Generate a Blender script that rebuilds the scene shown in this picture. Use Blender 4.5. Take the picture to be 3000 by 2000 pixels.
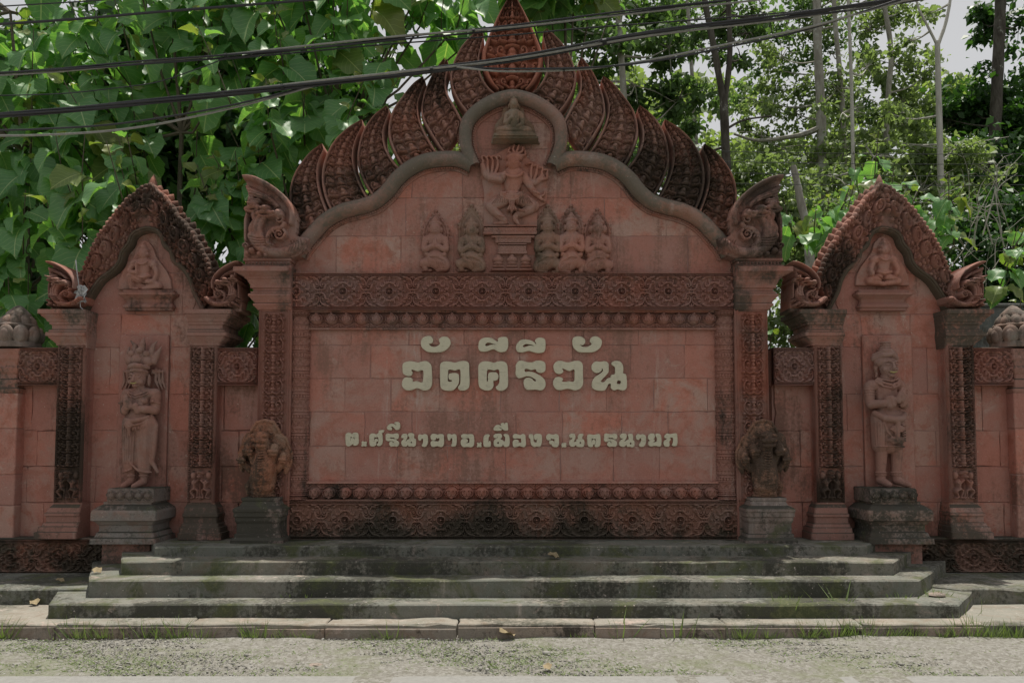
# Temple name wall in carved red cement, seen from the road; built part by part in metres.
import bpy, math, random
import numpy as np
from math import radians, sin, cos, pi, tan, sqrt, atan2
from mathutils import Vector, Matrix, Euler

for o in list(bpy.data.objects):
    bpy.data.objects.remove(o, do_unlink=True)
SC = bpy.context.scene
COL = SC.collection
random.seed(7)
RNG = np.random.default_rng(11)

# ------------------------------------------------------------------ camera
FPX, PITCH, CXP, HOR = 2250.0, radians(3.0), 1500.0, 1290.0
CYP = HOR - FPX * tan(PITCH)
CAM = Vector((0.0, -9.0, 1.843))
cd = bpy.data.cameras.new('camera')
cd.sensor_width = 36.0
cd.lens = 36.0 * FPX / 3000.0
cd.shift_y = (CYP - 1000.0) / 3000.0
cd.clip_end = 2000.0
co = bpy.data.objects.new('camera', cd)
co.location = CAM
co.rotation_euler = (radians(90) + PITCH, 0, 0)
COL.objects.link(co)
SC.camera = co

# ------------------------------------------------------------------ sky, sun, exposure
SUN_EL, SUN_AZ = radians(78.5), radians(24.0)     # the sun stands behind the wall, a little to the right
W = bpy.data.worlds.new('World')
SC.world = W
W.use_nodes = True
wn, wl = W.node_tree.nodes, W.node_tree.links
bg = wn['Background']
sky = wn.new('ShaderNodeTexSky')
sky.sky_type = 'NISHITA'
sky.sun_disc = False
sky.sun_elevation = SUN_EL
sky.sun_rotation = SUN_AZ
sky.air_density = 1.0
sky.dust_density = 2.0
sky.ozone_density = 1.0
hs = wn.new('ShaderNodeHueSaturation')
hs.inputs['Saturation'].default_value = 0.12       # thin white cloud over the whole sky
wl.new(sky.outputs[0], hs.inputs['Color'])
veil = wn.new('ShaderNodeMix')                      # even white veil of high cloud
veil.data_type = 'RGBA'
veil.inputs[0].default_value = 0.72
veil.inputs[7].default_value = (3.75, 3.75, 3.8, 1)
wl.new(hs.outputs[0], veil.inputs[6])
wl.new(veil.outputs[2], bg.inputs['Color'])
bg.inputs['Strength'].default_value = 0.10
sl = bpy.data.lights.new('sun', 'SUN')
sl.energy = 3.2
sl.angle = radians(0.6)
sl.color = (1.0, 0.95, 0.86)
so = bpy.data.objects.new('sun', sl)
sd = Vector((sin(SUN_AZ) * cos(SUN_EL), cos(SUN_AZ) * cos(SUN_EL), sin(SUN_EL)))
so.rotation_euler = sd.to_track_quat('Z', 'Y').to_euler()
so.location = sd * 40
COL.objects.link(so)
SC.view_settings.view_transform = 'Standard'
SC.view_settings.look = 'None'
SC.view_settings.exposure = 0.58
SC.view_settings.gamma = 1.0
SC.view_settings.use_curve_mapping = False
SC.cycles.max_bounces = 6
SC.cycles.diffuse_bounces = 3
SC.cycles.transparent_max_bounces = 4
SC.cycles.use_denoising = True

# ------------------------------------------------------------------ survey: points measured off the 3000 x 2000 picture, put at a depth
def ray(px, py):
    a, b = (px - CXP) / FPX, (CYP - py) / FPX
    return Vector((a, cos(PITCH) - b * sin(PITCH), sin(PITCH) + b * cos(PITCH)))
def F(px, py, Y=0.0):
    d = ray(px, py)
    return CAM + d * ((Y - CAM.y) / d.y)
def G(px, py, Z):
    d = ray(px, py)
    return CAM + d * ((Z - CAM.z) / d.z)
def FX(px, Y=0.0, py=1150): return F(px, py, Y).x
def FZ(py, Y=0.0): return F(1500, py, Y).z
def PXM(Y=0.0): return 1.0 / (F(1501, 1100, Y).x - F(1500, 1100, Y).x)

# ------------------------------------------------------------------ objects
def tag(o, label=None, cat=None, group=None, kind=None):
    if label: o['label'] = label
    if cat: o['category'] = cat
    if group: o['group'] = group
    if kind: o['kind'] = kind
    return o
def thing(name, label, cat, loc=(0, 0, 0), group=None):
    o = bpy.data.objects.new(name, None)
    o.empty_display_size = 0.2
    o.location = loc
    COL.objects.link(o)
    return tag(o, label, cat, group)
def put(name, me, mat=None, parent=None, loc=None, rot=None, scl=None):
    """link a mesh as an object; vertices (or loc) are in world metres even under a parent"""
    o = bpy.data.objects.new(name, me)
    if mat is not None and (len(me.materials) == 0):
        me.materials.append(mat)
    if loc is not None: o.location = loc
    if rot is not None: o.rotation_euler = rot
    if scl is not None: o.scale = scl
    COL.objects.link(o)
    if parent is not None:
        o.parent = parent
        q, root = parent, Vector((0, 0, 0))
        m = Matrix.Identity(4)
        chain = []
        while q is not None:
            chain.append(q)
            q = q.parent
        for q in reversed(chain):
            m = m @ q.matrix_parent_inverse @ q.matrix_basis
        o.matrix_parent_inverse = m.inverted()
    return o
def mesh(name, v, f, smooth=False, ang=None, uv=None):
    me = bpy.data.meshes.new(name)
    v = np.asarray(v, dtype=np.float32).reshape(-1, 3)
    if isinstance(f, np.ndarray):
        n, k = f.shape
        me.vertices.add(len(v)); me.vertices.foreach_set('co', v.ravel())
        me.loops.add(n * k); me.loops.foreach_set('vertex_index', f.astype(np.int32).ravel())
        me.polygons.add(n); me.polygons.foreach_set('loop_start', np.arange(0, n * k, k, dtype=np.int32))
        me.update(calc_edges=True)
        me.validate()
    else:
        me.from_pydata([tuple(map(float, q)) for q in v], [], f)
        me.update()
    if uv is not None:
        l = me.uv_layers.new(name='UVMap')
        idx = np.empty(len(me.loops), dtype=np.int32)
        me.loops.foreach_get('vertex_index', idx)
        l.data.foreach_set('uv', np.asarray(uv, dtype=np.float32)[idx].ravel())
    if smooth:
        me.shade_smooth()
        if ang: me.set_sharp_from_angle(angle=radians(ang))
    return me
class MB:
    """collects shapes into one mesh"""
    def __init__(s): s.v, s.f = [], []
    def add(s, v, f):
        n = len(s.v)
        s.v += [tuple(p) for p in v]
        s.f += [tuple(i + n for i in q) for q in f]
        return s
    def box(s, x0, x1, y0, y1, z0, z1, b=0.0, jit=0.0):
        if x0 > x1: x0, x1 = x1, x0
        if y0 > y1: y0, y1 = y1, y0
        if z0 > z1: z0, z1 = z1, z0
        if b <= 0:
            v = [(x, y, z) for z in (z0, z1) for y in (y0, y1) for x in (x0, x1)]
            return s.add(v, [(0, 2, 3, 1), (4, 5, 7, 6), (0, 1, 5, 4), (2, 6, 7, 3), (0, 4, 6, 2), (1, 3, 7, 5)])
        v, id_ = [], {}
        for ix in (0, 1):
            for iy in (0, 1):
                for iz in (0, 1):
                    j = [random.uniform(-jit, jit) for _ in range(3)] if jit else (0, 0, 0)
                    c = [(x0, x1)[ix] + j[0], (y0, y1)[iy] + j[1] * .3, (z0, z1)[iz] + j[2]]
                    sg = [1 - 2 * ix, 1 - 2 * iy, 1 - 2 * iz]
                    for ax in range(3):
                        p = [c[k] + (0 if k == ax else sg[k] * b) for k in range(3)]
                        id_[(ix, iy, iz, ax)] = len(v)
                        v.append(p)
        f = []
        for ax in range(3):
            for sd_ in (0, 1):
                o1, o2 = [k for k in range(3) if k != ax]
                q = []
                for a, b_ in ((0, 0), (1, 0), (1, 1), (0, 1)):
                    k = [0, 0, 0]
                    k[ax], k[o1], k[o2] = sd_, a, b_
                    q.append(id_[(*k, ax)])
                f.append(q)
        for ax in range(3):
            o1, o2 = [k for k in range(3) if k != ax]
            for a in (0, 1):
                for b_ in (0, 1):
                    q = []
                    for t, nax in ((0, o1), (0, o2), (1, o2), (1, o1)):
                        k = [0, 0, 0]
                        k[ax], k[o1], k[o2] = t, a, b_
                        q.append(id_[(*k, nax)])
                    f.append(q)
        for ix in (0, 1):
            for iy in (0, 1):
                for iz in (0, 1):
                    f.append([id_[(ix, iy, iz, a)] for a in range(3)])
        return s.add(v, f)
    def prism(s, poly, y0, y1, b=0.0):
        """poly: list of (x,z); extruded between depths y0 (front) and y1"""
        n = len(poly)
        if b > 0:
            cx = sum(p[0] for p in poly) / n; cz = sum(p[1] for p in poly) / n
            inn = []
            for x, z in poly:
                d = max(1e-6, sqrt((x - cx) ** 2 + (z - cz) ** 2))
                inn.append((x - (x - cx) / d * b, z - (z - cz) / d * b))
            v = [(x, y0, z) for x, z in inn] + [(x, y0 + b, z) for x, z in poly] + [(x, y1, z) for x, z in poly]
            f = [list(range(n)), list(range(3 * n - 1, 2 * n - 1, -1))]
            for i in range(n):
                j = (i + 1) % n
                f += [(i, n + i, n + j, j), (n + i, 2 * n + i, 2 * n + j, n + j)]
            return s.add(v, f)
        v = [(x, y0, z) for x, z in poly] + [(x, y1, z) for x, z in poly]
        f = [list(range(n)), list(range(2 * n - 1, n - 1, -1))]
        for i in range(n):
            j = (i + 1) % n
            f.append((i, n + i, n + j, j))
        return s.add(v, f)
    def tube(s, pts, r, k=6, flat=1.0, cap=True):
        pts = [Vector(p) for p in pts]
        n = len(pts)
        rr = r if isinstance(r, (list, tuple)) else [r] * n
        v = []
        up = None
        for i in range(n):
            t = (pts[min(i + 1, n - 1)] - pts[max(i - 1, 0)])
            t = t.normalized() if t.length > 1e-9 else Vector((0, 0, 1))
            if up is None:
                a = Vector((0, 1, 0)) if abs(t.y) < .9 else Vector((1, 0, 0))
                up = (a - t * a.dot(t)).normalized()
            else:
                up = (up - t * up.dot(t)).normalized()
            sd_ = t.cross(up)
            for j in range(k):
                a = 2 * pi * j / k
                v.append(pts[i] + (sd_ * cos(a) + up * sin(a) * flat) * rr[i])
        f = []
        for i in range(n - 1):
            for j in range(k):
                j2 = (j + 1) % k
                f.append((i * k + j, i * k + j2, (i + 1) * k + j2, (i + 1) * k + j))
        if cap:
            f += [tuple(range(k - 1, -1, -1)), tuple((n - 1) * k + j for j in range(k))]
        return s.add(v, f)
    def ball(s, c, r, nu=8, nv=6):
        rx, ry, rz = r if isinstance(r, (tuple, list)) else (r, r, r)
        v = [(c[0], c[1], c[2] + rz)]
        for i in range(1, nv):
            th = pi * i / nv
            for j in range(nu):
                a = 2 * pi * j / nu
                v.append((c[0] + rx * sin(th) * cos(a), c[1] + ry * sin(th) * sin(a), c[2] + rz * cos(th)))
        v.append((c[0], c[1], c[2] - rz))
        f = []
        for j in range(nu):
            f.append((0, 1 + j, 1 + (j + 1) % nu))
            for i in range(nv - 2):
                a, b_ = 1 + i * nu, 1 + (i + 1) * nu
                f.append((a + j, b_ + j, b_ + (j + 1) % nu, a + (j + 1) % nu))
            a = 1 + (nv - 2) * nu
            f.append((a + j, len(v) - 1, a + (j + 1) % nu))
        return s.add(v, f)
    def lathe(s, c, prof, k=24):
        """prof: (radius, z) up the axis at c=(x,y)"""
        v, f = [], []
        for r, z in prof:
            for j in range(k):
                a = 2 * pi * j / k
                v.append((c[0] + r * cos(a), c[1] + r * sin(a), z))
        n = len(prof)
        for i in range(n - 1):
            for j in range(k):
                f.append((i * k + j, i * k + (j + 1) % k, (i + 1) * k + (j + 1) % k, (i + 1) * k + j))
        f += [tuple(range(k - 1, -1, -1)), tuple((n - 1) * k + j for j in range(k))]
        return s.add(v, f)
    def moulding(s, x0, x1, y0, y1, prof, l=1.0, r=1.0, fr=1.0, bk=0.0, ch=0.012):
        """rings round a rectangular footprint: prof = (outset, z) bottom to top"""
        v, f = [], []
        for o, z in prof:
            a, b, c, d = x0 - o * l, x1 + o * r, y0 - o * fr, y1 + o * bk
            e = ch
            v += [(a + e, c, z), (b - e, c, z), (b, c + e, z), (b, d - e, z), (b - e, d, z), (a + e, d, z), (a, d - e, z), (a, c + e, z)]
        n = len(prof)
        for i in range(n - 1):
            for j in range(8):
                f.append((i * 8 + j, i * 8 + (j + 1) % 8, (i + 1) * 8 + (j + 1) % 8, (i + 1) * 8 + j))
        f += [tuple(range(7, -1, -1)), tuple((n - 1) * 8 + j for j in range(8))]
        return s.add(v, f)
    def sweep(s, path, prof, ys=1.0):
        """path: (x,z) points; prof: (n, y) offsets to the left of travel and depth"""
        n, k = len(path), len(prof)
        v, f = [], []
        for i in range(n):
            a, b = path[max(i - 1, 0)], path[min(i + 1, n - 1)]
            tx, tz = b[0] - a[0], b[1] - a[1]
            L = max(1e-9, sqrt(tx * tx + tz * tz))
            nx, nz = -tz / L, tx / L
            for o, y in prof:
                v.append((path[i][0] + nx * o, y, path[i][1] + nz * o))
        for i in range(n - 1):
            for j in range(k - 1):
                f.append((i * k + j, i * k + j + 1, (i + 1) * k + j + 1, (i + 1) * k + j))
        return s.add(v, f)
    def build(s, name, mat, parent=None, smooth=False, ang=40):
        return put(name, mesh(name, s.v, s.f, smooth, ang), mat, parent)

def smoothpath(pts, n=60):
    """Catmull-Rom through the points, n samples"""
    P = [np.array(p, dtype=float) for p in pts]
    P = [2 * P[0] - P[1]] + P + [2 * P[-1] - P[-2]]
    m = len(P) - 3
    out = []
    for i in range(n):
        t = i / (n - 1) * m
        k = min(int(t), m - 1)
        u = t - k
        a, b, c, d = P[k:k + 4]
        out.append(.5 * ((2 * b) + (c - a) * u + (2 * a - 5 * b + 4 * c - d) * u * u + (3 * b - a - 3 * c + d) * u ** 3))
    return np.array(out)
def resample(pts, n):
    p = np.asarray(pts, dtype=float)
    d = np.r_[0, np.cumsum(np.hypot(*np.diff(p[:, :2], axis=0).T))]
    t = np.linspace(0, d[-1], n)
    return np.stack([np.interp(t, d, p[:, i]) for i in range(p.shape[1])], 1)

# ------------------------------------------------------------------ carved relief: a height map stamped with round tools
class Relief:
    def __init__(s, x0, y0, x1, y1, step):
        s.nx, s.ny = int(round((x1 - x0) / step)) + 1, int(round((y1 - y0) / step)) + 1
        s.xs, s.ys = np.linspace(x0, x1, s.nx), np.linspace(y0, y1, s.ny)
        s.st = s.xs[1] - s.xs[0]
        s.sy = s.ys[1] - s.ys[0]
        s.H = np.zeros((s.ny, s.nx))
    def win(s, x, y, rx, ry):
        i0 = max(0, int((x - rx - s.xs[0]) / s.st)); i1 = min(s.nx, int((x + rx - s.xs[0]) / s.st) + 2)
        j0 = max(0, int((y - ry - s.ys[0]) / s.sy)); j1 = min(s.ny, int((y + ry - s.ys[0]) / s.sy) + 2)
        return i0, i1, j0, j1
    def disc(s, x, y, r, h=None, b=0.0, ry=None, rot=0.0, pw=.5):
        ry = r if ry is None else ry
        h = r if h is None else h
        m = max(r, ry)
        i0, i1, j0, j1 = s.win(x, y, m, m)
        if i1 <= i0 or j1 <= j0: return s
        X, Y = np.meshgrid(s.xs[i0:i1] - x, s.ys[j0:j1] - y)
        if rot:
            c, n = cos(rot), sin(rot)
            X, Y = X * c + Y * n, -X * n + Y * c
        d = (X / r) ** 2 + (Y / ry) ** 2
        v = np.where(d < 1, b + h * np.clip(1 - d, 0, 1) ** pw, -1e9)
        s.H[j0:j1, i0:i1] = np.maximum(s.H[j0:j1, i0:i1], v)
        return s
    def cut(s, x, y, r, h, ry=None):
        ry = r if ry is None else ry
        i0, i1, j0, j1 = s.win(x, y, r, ry)
        if i1 <= i0 or j1 <= j0: return s
        X, Y = np.meshgrid(s.xs[i0:i1] - x, s.ys[j0:j1] - y)
        d = (X / r) ** 2 + (Y / ry) ** 2
        s.H[j0:j1, i0:i1] -= h * np.clip(1 - d, 0, 1)
        return s
    def path(s, pts, r, r1=None, h=None, b=0.0, b1=None, smooth=True, rel=False):
        """a ridge along points; r..r1 radius, h height factor of the radius, b..b1 base height"""
        p = np.asarray(pts, dtype=float)
        if smooth and len(p) > 2: p = smoothpath(p, max(12, 6 * len(p)))
        L = np.hypot(*np.diff(p, axis=0).T).sum()
        rm = min(r, r if r1 is None else r1)
        n = max(2, int(L / max(s.st, .35 * max(rm, .5 * r))) + 1)
        p = resample(p, n)
        r1 = r if r1 is None else r1
        b1 = b if b1 is None else b1
        for i in range(n):
            t = i / (n - 1)
            q = r + (r1 - r) * t
            s.disc(p[i, 0], p[i, 1], q, None if h is None else h * q, b + (b1 - b) * t)
        return s
    def groove(s, pts, r, h):
        p = smoothpath(pts, 6 * len(pts)) if len(pts) > 2 else np.asarray(pts, float)
        L = np.hypot(*np.diff(p, axis=0).T).sum()
        p = resample(p, max(2, int(L / max(s.st, r * .6)) + 1))
        old = s.H.copy()
        low = s.H.copy()
        for x, y in p:
            i0, i1, j0, j1 = s.win(x, y, r, r)
            if i1 <= i0 or j1 <= j0: continue
            X, Y = np.meshgrid(s.xs[i0:i1] - x, s.ys[j0:j1] - y)
            d = (X ** 2 + Y ** 2) / r ** 2
            low[j0:j1, i0:i1] = np.minimum(low[j0:j1, i0:i1], old[j0:j1, i0:i1] - h * np.clip(1 - d, 0, 1))
        s.H = low
        return s
    def spiral(s, cx, cy, R, a0=0.0, turns=1.3, sg=1, r=2.5, r1=None, h=None, b=0.0, tail=None, eye=True):
        n = int(10 * turns) + 4
        p = []
        for i in range(n):
            t = i / (n - 1)
            a = a0 + sg * 2 * pi * turns * t
            q = R * (1 - .86 * t)
            p.append((cx + q * cos(a), cy + q * sin(a)))
        if tail is not None: p = list(tail) + p
        s.path(p, r, r * .7 if r1 is None else r1, h=h, b=b)
        if eye: s.disc(cx, cy, max(r * .9, R * .2), b=b + r * .35)
        return s
    def ring(s, cx, cy, R, r, h=None, b=0.0):
        a = np.linspace(0, 2 * pi, 26)
        return s.path(np.stack([cx + R * np.cos(a), cy + R * np.sin(a)], 1), r, h=h, b=b, smooth=False)
    def poly_mask(s, poly):
        X, Y = np.meshgrid(s.xs, s.ys)
        m = np.zeros(X.shape, bool)
        p = np.asarray(poly, float)
        for (xa, ya), (xb, yb) in zip(p, np.roll(p, -1, 0)):
            if ya == yb: continue
            c = ((ya > Y) != (yb > Y)) & (X < (xb - xa) * (Y - ya) / (yb - ya) + xa)
            m ^= c
        return m
    def plate(s, poly, h):
        m = s.poly_mask(poly)
        s.H = np.where(m, np.maximum(s.H, h), s.H)
        return m
    def mirror_x(s): s.H = np.maximum(s.H, s.H[:, ::-1]); return s
    def mirror_y(s): s.H = np.maximum(s.H, s.H[::-1]); return s
    def blur(s, k=1, mask=None):
        for _ in range(k):
            P = np.pad(s.H, 1, mode='edge')
            s.H = (P[1:-1, 1:-1] * 4 + P[:-2, 1:-1] + P[2:, 1:-1] + P[1:-1, :-2] + P[1:-1, 2:]) / 8
        return s
    def mesh(s, name, mp, mask=None, back=None, ang=None):
        """mp(x, y, h) -> world arrays; mask keeps part of the map; back closes the sides down to that depth"""
        X, Y = np.meshgrid(s.xs, s.ys)
        a, b, c = mp(X, Y, s.H)
        V = np.stack([a + 0 * X, b + 0 * X, c + 0 * X], -1).reshape(-1, 3)
        if mask is None: mask = np.ones(s.H.shape, bool)
        q = mask[:-1, :-1] & mask[1:, :-1] & mask[:-1, 1:] & mask[1:, 1:]
        jj, ii = np.nonzero(q)
        n = s.nx
        A = jj * n + ii
        Q = np.stack([A, A + n, A + n + 1, A + 1], 1)
        if back is not None:
            E = np.concatenate([Q[:, [0, 1]], Q[:, [1, 2]], Q[:, [2, 3]], Q[:, [3, 0]]])
            key = np.sort(E, 1)
            k = key[:, 0].astype(np.int64) * len(V) + key[:, 1]
            u, idx, cnt = np.unique(k, return_index=True, return_counts=True)
            B = E[idx[cnt == 1]]
            bv = np.unique(B)
            mp_ = -np.ones(len(V), np.int64)
            mp_[bv] = len(V) + np.arange(len(bv))
            V2 = V[bv].copy()
            V2[:, 1] = back
            Q = np.concatenate([Q, np.stack([B[:, 1], B[:, 0], mp_[B[:, 0]], mp_[B[:, 1]]], 1)])
            V = np.concatenate([V, V2])
        used = np.unique(Q)
        re = -np.ones(len(V), np.int64)
        re[used] = np.arange(len(used))
        return mesh(name, V[used], re[Q], True, ang or 75)

def sculpt(name, prims, voxel, it=4):
    """closed solids melted into one continuous surface"""
    mb = MB()
    for p in prims:
        k = p[0]
        if k == 'e':
            mb.ball(p[1], p[2], 16, 12)
        elif k == 'c':
            pts, rr = p[1], p[2]
            mb.tube(pts, rr, 12)
            for q, r in zip(pts, rr): mb.ball(q, r * .995, 12, 8)
    me = mesh(name, mb.v, mb.f)
    o = bpy.data.objects.new('tmp', me)
    COL.objects.link(o)
    m = o.modifiers.new('r', 'REMESH'); m.mode = 'VOXEL'; m.voxel_size = voxel; m.use_smooth_shade = True
    m2 = o.modifiers.new('s', 'SMOOTH'); m2.iterations = it; m2.factor = .5
    dg = bpy.context.evaluated_depsgraph_get()
    r = bpy.data.meshes.new_from_object(o.evaluated_get(dg))
    r.name = name
    bpy.data.objects.remove(o, do_unlink=True)
    bpy.data.meshes.remove(me)
    return r
# ------------------------------------------------------------------ materials
class NT:
    def __init__(s, name):
        s.m = bpy.data.materials.new(name)
        s.m.use_nodes = True
        s.n, s.l = s.m.node_tree.nodes, s.m.node_tree.links
        s.b = s.n['Principled BSDF']
        s.out = s.n['Material Output']
    def new(s, t, ins=None, **kw):
        q = s.n.new(t)
        for k, v in kw.items(): setattr(q, k, v)
        for k, v in (ins or {}).items():
            if hasattr(v, 'links') or isinstance(v, bpy.types.NodeSocket): s.l.new(v, q.inputs[k])
            else: q.inputs[k].default_value = v
        return q
    def pos(s, sc=(1, 1, 1), obj=False):
        g = s.new('ShaderNodeTexCoord').outputs['Object'] if obj else s.new('ShaderNodeNewGeometry').outputs['Position']
        return s.new('ShaderNodeMapping', {'Vector': g, 'Scale': sc}).outputs[0]
    def noise(s, scale, det=6, rough=.6, vec=None, dist=0.0):
        return s.new('ShaderNodeTexNoise', {'Vector': vec if vec is not None else s.pos(), 'Scale': scale, 'Detail': det, 'Roughness': rough, 'Distortion': dist}).outputs['Fac']
    def ramp(s, fac, a, b, c0=(0, 0, 0, 1), c1=(1, 1, 1, 1)):
        r = s.new('ShaderNodeMapRange', {'Value': fac, 'From Min': a, 'From Max': b, 'To Min': 0.0, 'To Max': 1.0})
        r.interpolation_type = 'SMOOTHSTEP'
        return r.outputs[0]
    def math(s, op, a, b=0.5): return s.new('ShaderNodeMath', {0: a, 1: b}, operation=op).outputs[0]
    def mix(s, fac, a, b, mode='MIX'):
        q = s.n.new('ShaderNodeMix'); q.data_type = 'RGBA'; q.blend_type = mode
        for i, v in ((0, fac), (6, a), (7, b)):
            if isinstance(v, bpy.types.NodeSocket): s.l.new(v, q.inputs[i])
            else: q.inputs[i].default_value = v if i == 0 else (*v, 1)[:4]
        return q.outputs[2]
    def bump(s, h, st, dist=.02, nrm=None):
        q = s.new('ShaderNodeBump', {'Height': h, 'Strength': st, 'Distance': dist})
        if nrm is not None: s.l.new(nrm, q.inputs['Normal'])
        return q.outputs[0]
    def fin(s, col, rough=.85, normal=None, spec=.25):
        if isinstance(col, bpy.types.NodeSocket): s.l.new(col, s.b.inputs['Base Color'])
        else: s.b.inputs['Base Color'].default_value = (*col, 1)
        if isinstance(rough, bpy.types.NodeSocket): s.l.new(rough, s.b.inputs['Roughness'])
        else: s.b.inputs['Roughness'].default_value = rough
        s.b.inputs['Specular IOR Level'].default_value = spec
        if normal is not None: s.l.new(normal, s.b.inputs['Normal'])
        return s.m

RED = (.43, .185, .135)
def stone(name, base=RED, base2=None, pale=.35, black=.3, moss=0.0, mosscol=(.075, .085, .045), blackcol=(.045, .04, .034), bump=.35, up=0.0, scales=False, seed=0.0, streak=.5, low=None, grain=.18, rv=.75):
    """weathered red cement: two reds, pale lime bloom, black lichen streaks, moss"""
    t = NT(name)
    P = t.new('ShaderNodeMapping', {'Vector': t.new('ShaderNodeNewGeometry').outputs['Position'], 'Location': (seed, seed * 1.7, seed * .6)}).outputs[0]
    base2 = base2 or (base[0] * .80, base[1] * 1.12, base[2] * 1.28)
    rnd = t.new('ShaderNodeObjectInfo').outputs['Random']
    c = t.mix(t.ramp(t.noise(1.6, 8, .68, P, .5), .40, .60), base, base2)
    c = t.mix(t.math('MULTIPLY', t.ramp(t.noise(5.0, 7, .74, P, .4), .46, .66), .75), c, (base[0] * .72, base[1] * .62, base[2] * .55))
    c = t.mix(t.math('MULTIPLY', rnd, rv), c, (base[0] * .74, base[1] * .90, base[2] * 1.00))
    n3 = t.noise(3.1, 9, .74, P, .8)
    c = t.mix(t.math('MULTIPLY', t.ramp(n3, .56, .74), pale), c, (.50, .39, .34))
    PS = t.new('ShaderNodeMapping', {'Vector': P, 'Scale': (5.0, 5.0, .55)}).outputs[0]
    st = t.noise(1.0, 8, .7, PS, .3)
    c = t.mix(t.math('MULTIPLY', t.ramp(st, .57, .70), pale * .6), c, (.55, .47, .43))
    st2 = t.noise(.8, 8, .72, t.new('ShaderNodeMapping', {'Vector': PS, 'Location': (7, 3, 1)}).outputs[0], .5)
    big = t.noise(.9, 5, .6, t.new('ShaderNodeMapping', {'Vector': P, 'Location': (11, 5, 2)}).outputs[0], .3)
    k = t.math('ADD', t.math('MULTIPLY', st2, streak), t.math('MULTIPLY', big, 1 - streak))
    fine = t.noise(26, 5, .7, P)
    k = t.math('ADD', k, t.math('MULTIPLY', t.math('SUBTRACT', fine, .5), grain))
    if up > 0:
        nz = t.new('ShaderNodeSeparateXYZ', {0: t.new('ShaderNodeNewGeometry').outputs['True Normal']}).outputs[2]
        k = t.math('ADD', k, t.math('MULTIPLY', t.ramp(nz, .3, .9), up))
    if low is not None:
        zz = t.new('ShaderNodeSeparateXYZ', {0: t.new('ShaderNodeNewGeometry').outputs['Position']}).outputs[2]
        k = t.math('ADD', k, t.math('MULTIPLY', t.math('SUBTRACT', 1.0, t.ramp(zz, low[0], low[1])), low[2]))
    lo = .70 - .36 * black
    bf = t.ramp(k, lo - .03, lo + .09)
    c = t.mix(t.math('MULTIPLY', bf, .9), c, blackcol)
    if moss > 0:
        m = t.noise(2.3, 9, .72, t.new('ShaderNodeMapping', {'Vector': P, 'Location': (3, 9, 4)}).outputs[0], .6)
        lo = .70 - .38 * moss
        c = t.mix(t.math('MULTIPLY', t.ramp(m, lo, lo + .16), .85), c, t.mix(t.ramp(fine, .4, .7), mosscol, (mosscol[0] * 1.9, mosscol[1] * 1.7, mosscol[2] * 1.7)))
    n5 = t.noise(60, 4, .65, P)
    c = t.mix(t.math('MULTIPLY', t.ramp(n5, .30, .70), .30), c, t.mix(1.0, c, (.62, .58, .55), 'MULTIPLY'))
    sp = t.noise(34, 3, .5, t.new('ShaderNodeMapping', {'Vector': P, 'Location': (5, 2, 8)}).outputs[0])
    c = t.mix(t.math('MULTIPLY', t.ramp(sp, .68, .76), pale * .8), c, (.58, .50, .45))
    hgt = t.math('ADD', t.math('MULTIPLY', n3, .8), t.math('MULTIPLY', n5, .35))
    if scales:
        vo = t.new('ShaderNodeTexVoronoi', {'Vector': t.new('ShaderNodeMapping', {'Vector': P, 'Scale': (44, 44, 60)}).outputs[0], 'Scale': 1.0}).outputs['Distance']
        hgt = t.math('SUBTRACT', hgt, t.math('MULTIPLY', vo, .55))
    return t.fin(c, .9, t.bump(hgt, bump, .02), .18)

def leafmat(name, c1, c2, vein=(.30, .38, .16), trans=.35, tcol=None, veins=True, gloss=.38):
    t = NT(name)
    uv = t.new('ShaderNodeUVMap').outputs[0]
    rnd = t.new('ShaderNodeNewGeometry').outputs['Random Per Island']
    rnd2 = t.new('ShaderNodeObjectInfo').outputs['Random']
    f = t.math('FRACT', t.math('ADD', t.math('MULTIPLY', rnd, 7.3), t.math('MULTIPLY', rnd2, 3.1)), 0)
    c = t.mix(f, c1, c2)
    n = t.noise(9, 4, .6)
    c = t.mix(t.math('MULTIPLY', n, .45), c, (c1[0] * .55, c1[1] * .6, c1[2] * .6))
    if veins:
        xy = t.new('ShaderNodeSeparateXYZ', {0: uv})
        au = t.math('ABSOLUTE', t.math('SUBTRACT', xy.outputs[0], .5), 0)
        mid = t.math('SUBTRACT', 1.0, t.ramp(au, .008, .022))
        ph = t.math('FRACT', t.math('MULTIPLY', t.math('SUBTRACT', xy.outputs[1], t.math('MULTIPLY', au, .75)), 8.0), 0)
        sv = t.math('SUBTRACT', 1.0, t.ramp(t.math('ABSOLUTE', t.math('SUBTRACT', ph, .5), 0), .02, .075))
        c = t.mix(t.math('MAXIMUM', mid, t.math('MULTIPLY', sv, .45)), c, vein)
    t.fin(c, gloss, None, .35)
    tr = t.new('ShaderNodeBsdfTranslucent')
    tc = t.mix(1.0, c, tcol or (1.5, 1.75, .5), 'MULTIPLY')
    t.l.new(tc, tr.inputs['Color'])
    mx = t.new('ShaderNodeMixShader', {0: trans})
    t.l.new(t.b.outputs[0], mx.inputs[1]); t.l.new(tr.outputs[0], mx.inputs[2])
    t.l.new(mx.outputs[0], t.out.inputs['Surface'])
    return t.m
def plain(name, col, rough=.7, var=.3, scale=8, spec=.3, bump=.0):
    t = NT(name)
    n = t.noise(scale, 6, .65)
    c = t.mix(t.ramp(n, .3, .7), col, tuple(q * (1 - var) for q in col))
    return t.fin(c, rough, t.bump(n, bump) if bump else None, spec)
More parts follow.
